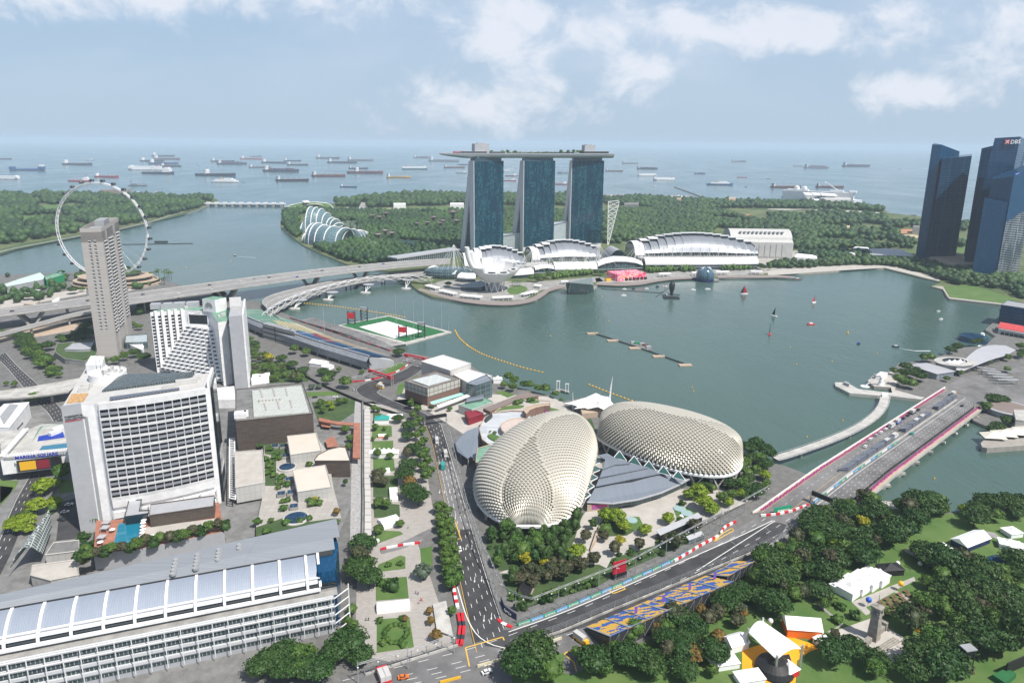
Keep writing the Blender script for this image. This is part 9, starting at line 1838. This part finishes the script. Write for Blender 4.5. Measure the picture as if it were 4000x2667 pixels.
r=thing('red_screen','large red screen on a dark base beside the sponsor wall','screen',t('B5',1055,740));a,b=t('B5',1005,745),t('B5',1110,715);mb=MB();mb.quad(a+UZ(3.2),b+UZ(3.2),b+UZ(10),a+UZ(10));mb.build('screen',mat('screen_red',(.42,.01,.03),.4),r,thick=.5);mb=MB();mb.bar(a+V3((0,1,1.6)),b+V3((0,1,1.6)),3,3.2);mb.b('base','black',r)
def longroof(lab,n,x0,y0,x1,y1,w_,z,m_,grp='garden stands'):
 a,b=t(n,x0,y0,G0),t(n,x1,y1,G0);u=(b-a).normalized();d=V3((-u.y,u.x,0));r=thing('covered_stand',lab,'stand',(a+b)/2,grp);mb=MB();mb.add([a+UZ(z),b+UZ(z),b+d*w_+UZ(z+1.2),a+d*w_+UZ(z+1.2)],[[0,1,2,3]]);mb.build('roof',M.greyl,r,thick=.3);mb=MB();mb.prism([a,b,b+d*w_*.8,a+d*w_*.8],G0,G0+z-.6);mb.build('base',M[m_],r)
longroof('long covered stand above the dome forecourt by the truss','B5',1385,440,1720,290,3.5,4,'black');longroof('small bus shelter beside the sponsor wall','B5',1615,465,1735,420,2.5,2.8,'shopglass')
for x,y,rr,m_ in((1190,1400,5,'x'),(1262,1448,4.6,'x'),(700,1518,4.4,'x')):mb=MB();mb.lathe(t('B3',x,y,G0+.3),[(rr*.75,-.2),(rr*.75,.3),(0,.35)],20);solo('round_skylight',mb,mat('pale_skylight',(.30,.42,.42),.3)if'pale_skylight' not in MATS else MATS['pale_skylight'],{1190:'pale round skylight in the dome lawn, upper one',1262:'pale round skylight in the dome lawn, lower one',700:'pale round skylight in the small oval lawn'}[x],'skylight')
mb=MB();q=tp('B5',[(255,810),(300,705),(410,715),(340,880)],5);mb.prism(q,G0,5,cap_mi=1);solo('garden_room',mb,[M.tan,M.black],'small dark flat-roofed room among the garden trees','building');mb=MB();q=tp('B5',[(830,500),(870,380),(905,310),(880,420)],4);mb.prism(q,G0,4.5,cap_mi=0);solo('slanted_wall',mb,M.tan,'slanting tan wall in the garden below the forecourt','wall')
def flat(lab,n,pts,z,roof,wall,nm='tent',cat='tent',grp='garden park tents'):
 q=tp(n,pts,z);c=sum(q,V3())/4;r=thing(nm,lab,cat,(c.x,c.y,G0),grp);mb=MB();mb.prism(q,G0,z-.1,top=False);mb.build('wall',M[wall],r);mb=MB();a,b=q[0].lerp(q[3],.5)+UZ(1.3),q[1].lerp(q[2],.5)+UZ(1.3);mb.add(q+[a,b],[[0,1,5,4],[2,3,4,5],[3,0,4],[1,2,5]]);mb.build('roof',M[roof],r)
flat('long white tent across the lower garden park lawn','B1',[(905,1030),(1155,1005),(1150,935),(905,960)],4,'whitecl','whitecl');flat('white tent with a porch beside the cross road','B1',[(960,400),(1080,365),(1050,300),(910,340)],4,'whitecl','whitecl');flat('tall white tent on the upper garden park lawn','B1',[(1005,190),(1065,190),(1060,98),(998,100)],4,'whitecl','whitecl');flat('small white tent by the upper lawns','A7',[(1312,1440),(1398,1440),(1390,1400),(1312,1405)],4,'whitecl','whitecl');flat('white kiosk with a coloured counter between hedges','A7',[(1295,1130),(1368,1128),(1368,1108),(1292,1112)],3.6,'whitecl','orange')
for k in range(5):marquee('white peaked tent in the row of five on the park, %s from the left'%nth(k+1),'A7',1258+k*41,1318,7,6,6.5,.05,grp='row of five peaked tents')
marquee('teal peaked tent at the top of the garden park','A7',1322,1020,11,8,6.5,.05,'teal','whitecl',grp='single tents');marquee('small white peaked tent on the promenade','B2',640,515,8,6,7,.1,grp='single tents');marquee('white gabled tents behind the grandstand, front one','A7',750,520,16,10,6,-.4,peak=False);marquee('white gabled tents behind the grandstand, right one','A7',830,545,9,8,5,-.4,peak=False);marquee('white domed tent by the avenue trees','A7',1440,985,11,6,4,.05,peak=False)
mb=MB();q=tp('B1',[(1325,975),(1425,950),(1478,1215),(1355,1170)],3.6);mb.prism(q,3.2,3.7,bottom=True);mb.prism(tp('B1',[(1335,985),(1345,983),(1375,1170),(1362,1172)]),G0,3.2);solo('slab_shelter',mb,M.concl,'tilted pale concrete slab shelter beside the street corner','shelter')
# left district pieces
def leftmall():
 P=lambda x,y,z=20:t('C4',x,y,z);r=thing('shopping_mall','low white mall with blue name letters, pergola and tennis courts on its roof','mall',P(300,1150,G0));mb=MB();mb.prism([P(0,1010),P(700,930),P(640,640),P(420,640),P(300,690),P(0,720)],8,18,cap_mi=1);mb.build('wall',[M.white,M.concl],r)
 mb=MB();a,b=P(165,1040,17.5),P(625,990,17.5);fn=(b-a).normalized();nn=V3((fn.y,-fn.x,0));mb.quad(a+nn*.3-UZ(8),b+nn*.3-UZ(8),b+nn*.3,a+nn*.3);mb.b('recess','dark',r)
 for s0,s1,m_ in((.06,.42,'yellow'),(.44,.72,'redbox'),(.76,.97,'black')):mb=MB();p,q=a.lerp(b,s0)+nn*.6,a.lerp(b,s1)+nn*.6;mb.quad(p-UZ(7),q-UZ(7),q-UZ(1),p-UZ(1));mb.build('billboard',M[m_],r)
 text('name_letters','MARINA SQUARE',3.1,a+nn*1.5+UZ(1.4),fn,(0,0,1),mat('sign_blue',(.01,.03,.35),.4),r,.15,.08)
 mb=MB();mb.bar(P(0,1010,8)+nn*2,P(740,930,8)+nn*2,5,1.2);mb.b('canopy_ledge','white',r)
 for k in range(5):p=P(20+k*170,1020,8)-UZ(8);mb=MB();mb.bar((p.x,p.y,G0),(p.x,p.y,9),1);mb.b('column','white',r)
 for q0,q1 in((P(40,1000,21),P(700,930,21)),(P(45,990,21),P(290,710,21))):
  mb=MB();d=(q1-q0).normalized();n2=V3((-d.y,d.x,0));
  for e in(0,3):mb.bar(q0+n2*e,q1+n2*e,.5)
  for p in resample([q0,q1],1.5):mb.bar(p,p+n2*3,.5)
  mb.b('pergola','white',r)
 for pl,m_ in(([(395,790),(640,745),(660,800),(380,840)],'court'),([(430,890),(690,860),(700,905),(400,930)],'court2'),([(330,840),(430,690),(650,660),(400,700)],'rgreen')):
  M.setdefault('court',mat('blue_court',(.01,.04,.32),.7));M.setdefault('court2',mat('teal_court',(.04,.17,.27),.7));mb=MB();mb.prism([P(x,y,18.3)for x,y in pl],18.05,18.3);mb.build('court',M[m_],r)
 for x,y in((560,770),(590,730)):mb=MB();mb.box(P(x,y,18.3),(3,7,2.4),-.4);mb.b('court_shelter','white',r)
leftmall()
def ex9(r):
 P=lambda x,y,z:t('C4',x,y,z);a,b=P(170,730,10),P(250,640,10);d=(b-a).normalized();text('sign_letters','PAN PACIFIC',2.2,a+V3((d.y,-d.x,0))*.5,d,(0,0,1),M.dark,r,.08,.05)
 mb=MB();mb.prism([P(0,590,15.2),P(100,465,15.2),P(185,475,15.2),P(40,670,15.2)],15.1,15.6);mb.b('roof_panel','grey',r)
block('white low hotel wing with a name on its side wall, upper left','C4',[(-60,700),(90,710),(295,450),(40,470),(-60,560)],15,'white','roofw',extra=ex9)
viaduct('planted pedestrian deck crossing the road beside the white hotel',[t('C4',-80,350,12),t('C4',300,300,12),t('C4',860,200,12)],[t('C4',-80,420,12),t('C4',300,400,12),t('C4',700,340,12)],med=False,par=1,m='concl',name='footbridge_deck',cat='footbridge',piers=[(.4,G0,'I'),(.8,G0,'I')])
block('terraced garden roof building at the foot of the slab tower','C1',[(760,1400),(800,1290),(1300,1240),(1350,1440),(1180,1540),(900,1500)],8,'conc','grassd');block('white angled roof hall beside the slab tower','C1',[(900,1370),(1010,1290),(1310,1270),(1250,1370),(1100,1375)],10,'greyl','greyl');block('green glass barrel hall right of the slab tower','C1',[(1740,1280),(2050,1270),(2050,1160),(1750,1180)],9,'shopglass','atr');block('white wavy canopy right of the slab tower','C1',[(1800,1300),(1980,1380),(2000,1330),(1960,1270)],7,'whitecl','whitecl');block('long pale ribbed roof building by the channel','C1',[(60,460),(280,385),(560,300),(620,350),(600,400),(90,500)],14,'grey','mint')if M.setdefault('mint',mat('mint_roof',(.50,.62,.56),.6))else 0
block('green-roofed hangar next to the pale ribbed roof','C1',[(620,360),(850,285),(890,330),(640,410)],13,'green','rgreen');block('low white shed row below the ribbed roof','C1',[(250,560),(420,530),(560,545),(400,590)],6,'white','roofw');block('white plaza canopy near the wheel terminal','C1',[(720,700),(830,640),(820,690),(740,720)],6,'white','roofw');block('tan paved plaza building left of the wheel','C1',[(330,740),(560,700),(480,750)],4,'tan','plazap')
patch('race_paddock',tp('C1',[(0,1180),(600,1060),(1280,980),(1280,1060),(600,1180),(0,1260)]),M.tan,.05);patch('race_paddock',tp('C1',[(0,960),(1250,820),(1250,900),(0,1080)]),M.asphg,.05);patch('wheel_forecourt',tp('C1',[(1780,560),(2209,470),(2209,380),(1980,300),(1850,300)]),M.plazap,.05);patch('channel_plaza',tp('C1',[(0,700),(900,560),(1200,520),(1200,600),(300,760),(0,800)]),M.plazap,.05)
def pool():
 P=lambda x,y,z=12:t('A8',x,y,z);r=thing('pool_terrace','raised terrace with a blue swimming pool below the balcony hotel','pool terrace',P(900,480,G0));mb=MB();mb.prism([P(700,600),P(720,350),P(1060,330),P(1640,210),P(1680,430),P(1050,560)],G0,12,cap_mi=1);mb.build('terrace',[M.greyl,M.deck],r);mb=MB();mb.prism([P(850,530,12.2),P(890,370,12.2),P(1065,355,12.2),P(1025,525,12.2)],12.05,12.25);mb.build('pool_water',mat('pool_water',(.01,.17,.26),.08,spec=.7),r);mb=MB();mb.prism([P(1080,400,12.1),P(1640,330,12.1),P(1660,400,12.1),P(1100,470,12.1)],12.02,12.12);mb.b('paved_strip','plazap',r);mb=MB();mb.prism([P(1090,470,12.1),P(1500,410,12.1),P(1480,450,12.1),P(1090,510,12.1)],12.03,12.14);mb.b('lawn_strip','grass',r)
 block('timber-clad poolside restaurant with a flat grey roof','A8',[(1120,315),(1600,245),(1608,165),(1130,232)],19,'slatb','greyl',z0=12.2);block('small grey canopy linking hotel and restaurant','A8',[(935,325),(1110,300),(1115,275),(1045,280),(1060,195),(965,205)],17,'glassd','greyl',z0=12.2)
 its=[]
 for i,(x,y)in enumerate(((1085,345),(1080,370),(1075,390),(1072,415),(1072,440),(1070,463),(1068,487),(1135,490),(845,440),(755,535),(1465,435),(1010,560))):
  p=P(x,y,12);r2=thing('parasol','','parasol',p,'poolside parasols');mb=MB();mb.bar(p,p+UZ(2.3),.1);mb.build('pole',M.steel,r2);mb=MB();mb.lathe(p+UZ(2.1),[(1.5,0),(0,.6)],8);mb.build('canopy',M.whitecl,r2);its.append((r2,'white parasol on the pool terrace',x,y))
 ord_labels(its)
 for k,(x,y)in enumerate(((800,390),(790,430),(765,500))):mb=MB();p=P(x,y,12);[mb.bar(p+V3((u,v,0)),p+V3((u,v,2.4)),.18)for u in(-1.6,1.6)for v in(-1.6,1.6)];mb.box(p+UZ(2.4),(3.8,3.8,.25));solo('cabana',mb,M.greyl,'square poolside cabana, %s from the hotel'%nth(k+1),'cabana','poolside cabanas')
pool()
mb=MB();a,b=t('C3',2100,1000,9),t('A8',1720,180,9);c,d=t('C3',2160,1000,9),t('A8',1765,190,9)
for k in range(31):mb.bar(a.lerp(b,k/30),c.lerp(d,k/30),.55)
for p,q in((a,b),(c,d)):mb.bar(p,q,.6)
solo('white_pergola',mb,M.white,'long white slatted pergola between hotel and roof garden','pergola')
mb=MB();mb.gridf(lambda i,j:t('A8',90,790).lerp(t('A8',330,680),i).lerp(t('A8',390,400).lerp(t('A8',400,480),i),j)+V3((0,0,14*sin(pi*(.15+.7*i)))),8,14);solo('lattice_vault',mb,grid('vault_lattice',(.07,.10,.10),(.10,.13,.13),(.50,.52,.50),2.2,2.2,.22,.2,.6),'curved lattice-glass vault hall at the left beside the road','building',thick=.3)
block('flat-roofed block with a glass bay left of the long hall','A8',[(230,760),(240,690),(580,645),(590,760),(380,800)],9,'concl','plazap');block('dark flat roof building by the car yard','A8',[(340,610),(400,520),(590,500),(590,580)],10,'boxw','concd')
# vehicles and people
def vehicle(kind,body):
 nm={'car':'parked_car','van':'van','truck':'truck'}[kind];r=thing(nm,'',kind);L_,W_,h={'car':(4.4,1.8,.8),'van':(5.2,2,1.9),'truck':(8,2.4,1.1)}[kind]
 mb=MB();mb.prism([(-L_/2,-W_/2),(L_/2,-W_/2),(L_/2,W_/2),(-L_/2,W_/2)],.3,.3+h);mb.build('body',M[body],r)
 if kind=='car':mb=MB();q=[(-1.6,-.8,1.1),(.9,-.8,1.1),(.9,.8,1.1),(-1.6,.8,1.1),(-1.2,-.65,1.55),(.3,-.65,1.55),(.3,.65,1.55),(-1.2,.65,1.55)];mb.add(q,[[0,1,5,4],[1,2,6,5],[2,3,7,6],[3,0,4,7]]);mb.b('windows','glassd',r);mb=MB();mb.box((-.45,0,1.55),(1.5,1.3,.06));mb.build('roof',M[body],r)
 elif kind=='truck':mb=MB();mb.box((-.9,0,1.4),(6,2.4,2.2));mb.build('cargo_box',M['offwhite' if body!='teal' else'teal'],r);mb=MB();mb.box((3.2,0,1.4),(1.4,2.2,1.3));mb.build('cab',M[body],r)
 else:mb=MB();mb.box((1.9,0,1.3),(1.45,2.04,.7));mb.b('windscreen','glassd',r)
 for x in(-L_*.3,L_*.3):
  for y in(-W_/2,W_/2):mb=MB();mb.bar((x,y-.12,.34),(x,y+.12,.34),.95,n=10);mb.b('wheel','black',r)
 return Proto(r)
def lamp():
 r=thing('street_lamp','','street lamp');mb=MB();mb.bar((0,0,0),(0,0,8.5),.24,n=6,w2=.14);mb.b('post','grey',r);mb=MB();mb.tube([(0,0,8.5),(.7,0,9.1),(2.2,0,9.2)],.09,4);mb.box((2.4,0,9.1),(.9,.3,.14));mb.b('lamp_head','greyl',r);return Proto(r)
pl_=lamp();its=[]
for n,pts,a_,w_ in(('B1',[(1345,80),(1440,430),(1475,640),(1500,800)],0,'left of the boulevard'),('B5',[(370,1010),(760,860),(1100,730),(1480,530),(1780,380)],-1.2,'above the straight'),('B6',[(130,640),(400,520),(620,400),(780,310)],2.2,'below the straight')):
 for q in resample(tp(n,pts,G0),24):its.append((pl_.put(q,a_,group='street lamps'),'curved grey street lamp '+w_,pj(q)[0],0))
for k in range(10):q=BR(k/9.5,.87);its.append((pl_.put(q,2.4,group='street lamps'),'curved grey street lamp on the bridge',pj(q)[0],0))
ord_labels(its)
VP={};VI=[]
def park(kind,col,n,x,y,n2,x2,y2,where,z=G0,p=None,d=None):
 if(kind,col)not in VP:VP[(kind,col)]=vehicle(kind,col)
 p=p or t(n,x,y,z+.1);q=t(n2,x2,y2,z+.1)if d is None else p+d;CN={'white':'white','navyhull':'dark blue','dark':'black','red':'red','teal':'teal','yellow':'yellow','blue':'blue','greyl':'silver','orange':'orange'}
 o=VP[(kind,col)].put(p,math.atan2(q.y-p.y,q.x-p.x),group='vehicles');VI.append((o,CN[col]+' '+kind+' '+where,pj(p)[0],0))
for a in(('car','white','B1',1527,570,'B1',1515,520,'on the boulevard'),('truck','white','A7',1806,1175,'A7',1800,1140,'on the upper boulevard'),('truck','white','A7',1882,1290,'A7',1872,1240,'on the upper boulevard'),('truck','teal','A7',1860,1400,'A7',1858,1360,'on the boulevard near the dome'),('car','white','A8',518,235,'A8',560,228,'in the yard by the hotel'),('car','white','A8',488,290,'A8',530,284,'in the yard by the hotel'),('car','dark','A8',462,348,'A8',500,352,'in the yard by the hotel'),('van','white','B6',703,308,'B6',725,285,'past the black gantry'),('car','dark','A7',740,790,'A7',780,788,'behind the roof garden'),('car','white','A7',918,788,'A7',950,786,'behind the roof garden'),('car','greyl','A7',1078,725,'A7',1085,740,'at the hairpin entry'),('truck','yellow','A7',1310,690,'A7',1330,670,'inside the hairpin'),('truck','yellow','A7',1310,705,'A7',1290,700,'lowest inside the hairpin'),('truck','red','B1',940,1530,'B1',920,1480,'at the bottom of the street'),('truck','red','B1',975,1520,'B1',955,1475,'at the bottom of the street'),('car','orange','B1',1105,1530,'B1',1140,1525,'at the bottom of the street'),('car','white','B1',1730,1490,'B1',1770,1475,'on the service road'),('truck','yellow','B5',755,1235,'B5',775,1250,'at the foot of the race grandstand')):park(*a)
for i,(s,f,k,c)in enumerate(((.335,.18,'car','white'),(.40,.10,'car','white'),(.44,.10,'car','greyl'),(.47,.10,'car','white'),(.505,.10,'car','white'),(.54,.12,'truck','white'),(.585,.12,'truck','blue'),(.63,.11,'car','navyhull'),(.665,.11,'car','dark'),(.70,.12,'truck','dark'),(.74,.13,'car','dark'),(.63,.36,'truck','yellow'),(.68,.36,'truck','white'),(.46,.36,'truck','white'),(.40,.37,'truck','white'),(.93,.66,'car','dark'),(.52,.52,'car','teal'),(.99,.30,'truck','yellow'))):park(k,c,0,0,0,0,0,0,'on the bridge',p=BR(s,f,.1),d=BR(s+.01,f)-BR(s,f))
for i,(s,f,c)in enumerate(((.08,.3,'dark'),(.14,.7,'white'),(.22,.25,'navyhull'),(.25,.75,'white'),(.31,.3,'white'),(.38,.2,'greyl'),(.42,.3,'dark'),(.49,.7,'blue'),(.55,.3,'white'),(.60,.25,'dark'),(.66,.7,'white'),(.72,.3,'dark'),(.79,.2,'blue'))):
 A_,B_,_r=HW;k=int(s*(len(A_)-2));p=A_[k].lerp(B_[k],f)+UZ(.1);park('car',c,0,0,0,0,0,0,'on the highway bridge',p=p,d=A_[k+1]-A_[k])
for s,c in((.2,'dark'),(.5,'white'),(.75,'dark')):A_,B_,_r=VL;k=int(s*(len(A_)-2));park('car',c,0,0,0,0,0,0,'on the upper highway deck',p=A_[k].lerp(B_[k],.5)+UZ(.1),d=A_[k+1]-A_[k])
ord_labels(VI)
def person():
 me=bpy.data.meshes.new('person');V=[(0,0,.95),(.1,0,.9),(.12,.05,.5),(.13,0,.05),(-.1,0,.9),(-.12,-.12,.5),(-.13,-.05,.05),(0,0,1.2),(0,0,1.42),(0,.02,1.55),(0,.03,1.68),(.2,0,1.4),(.26,.03,1.1),(.24,.12,.88),(-.2,0,1.4),(-.26,-.02,1.1),(-.25,.08,.88)]
 me.from_pydata(V,[(0,1),(1,2),(2,3),(0,4),(4,5),(5,6),(0,7),(7,8),(8,9),(9,10),(8,11),(11,12),(12,13),(8,14),(14,15),(15,16)],[]);o=bpy.data.objects.new('person',me);COL.objects.link(o);md=o.modifiers.new('skin','SKIN');Rr=[.15,.1,.07,.05,.1,.07,.05,.15,.14,.06,.11,.06,.045,.04,.06,.045,.04]
 for v,q in zip(me.skin_vertices[0].data,Rr):v.radius=(q,q)
 me.skin_vertices[0].data[0].use_root=True;dg=bpy.context.evaluated_depsgraph_get();m2=bpy.data.meshes.new_from_object(o.evaluated_get(dg));bpy.data.objects.remove(o);return m2
pm_=person();its=[]
for n,x,y,c,w_ in(('B1',1198,898,'navy','dark-clothed walker pausing on the park path'),('B1',1215,905,'navy','dark-clothed walker pausing on the park path'),('B1',1237,950,'red','walker in red on the park path'),('B1',1246,952,'red','walker in red on the park path'),('B1',1222,972,'red','walker in red on the park path'),('B1',825,1098,'dark','walker on the paving beside the long white tent'),('B1',845,1098,'dark','walker on the paving beside the long white tent'),('B6',1438,1385,'white','lone walker in white below the memorial'),('B1',1140,408,'dark','walker near the white porch tent'),('B5',1350,420,'dark','person beside the long covered stand')):
 k='person_'+c;me=pm_.copy()if k not in _fonts else _fonts[k]
 if k not in _fonts:me.materials.clear();me.materials.append(M[c]);_fonts[k]=me
 o=bpy.data.objects.new('person',me);COL.objects.link(o);o.location=t(n,x,y,G0+.13);o.rotation_euler=(0,0,RU(0,6));tag(o,None,'person','people walking');its.append((o,w_,x,y))
ord_labels(its);plant_all()
def haze():
 m=bpy.data.materials.new('haze');m.use_nodes=True;n=m.node_tree;n.nodes.remove(n.nodes['Principled BSDF'])
 v=n.nodes.new('ShaderNodeVolumePrincipled');sv(v,'Density',HAZE);sv(v,'Color',(.70,.84,.98,1));sv(v,'Anisotropy',.0)
 n.links.new(v.outputs[0],n.nodes['Material Output'].inputs['Volume'])
 mb=MB();mb.prism([(-31000,-1600),(31000,-1600),(31000,43000),(-31000,43000)],-3.0,270,bottom=True)
 o=mb.build('haze',m);o['kind']='stuff'
HAZE=0.62e-4
haze()
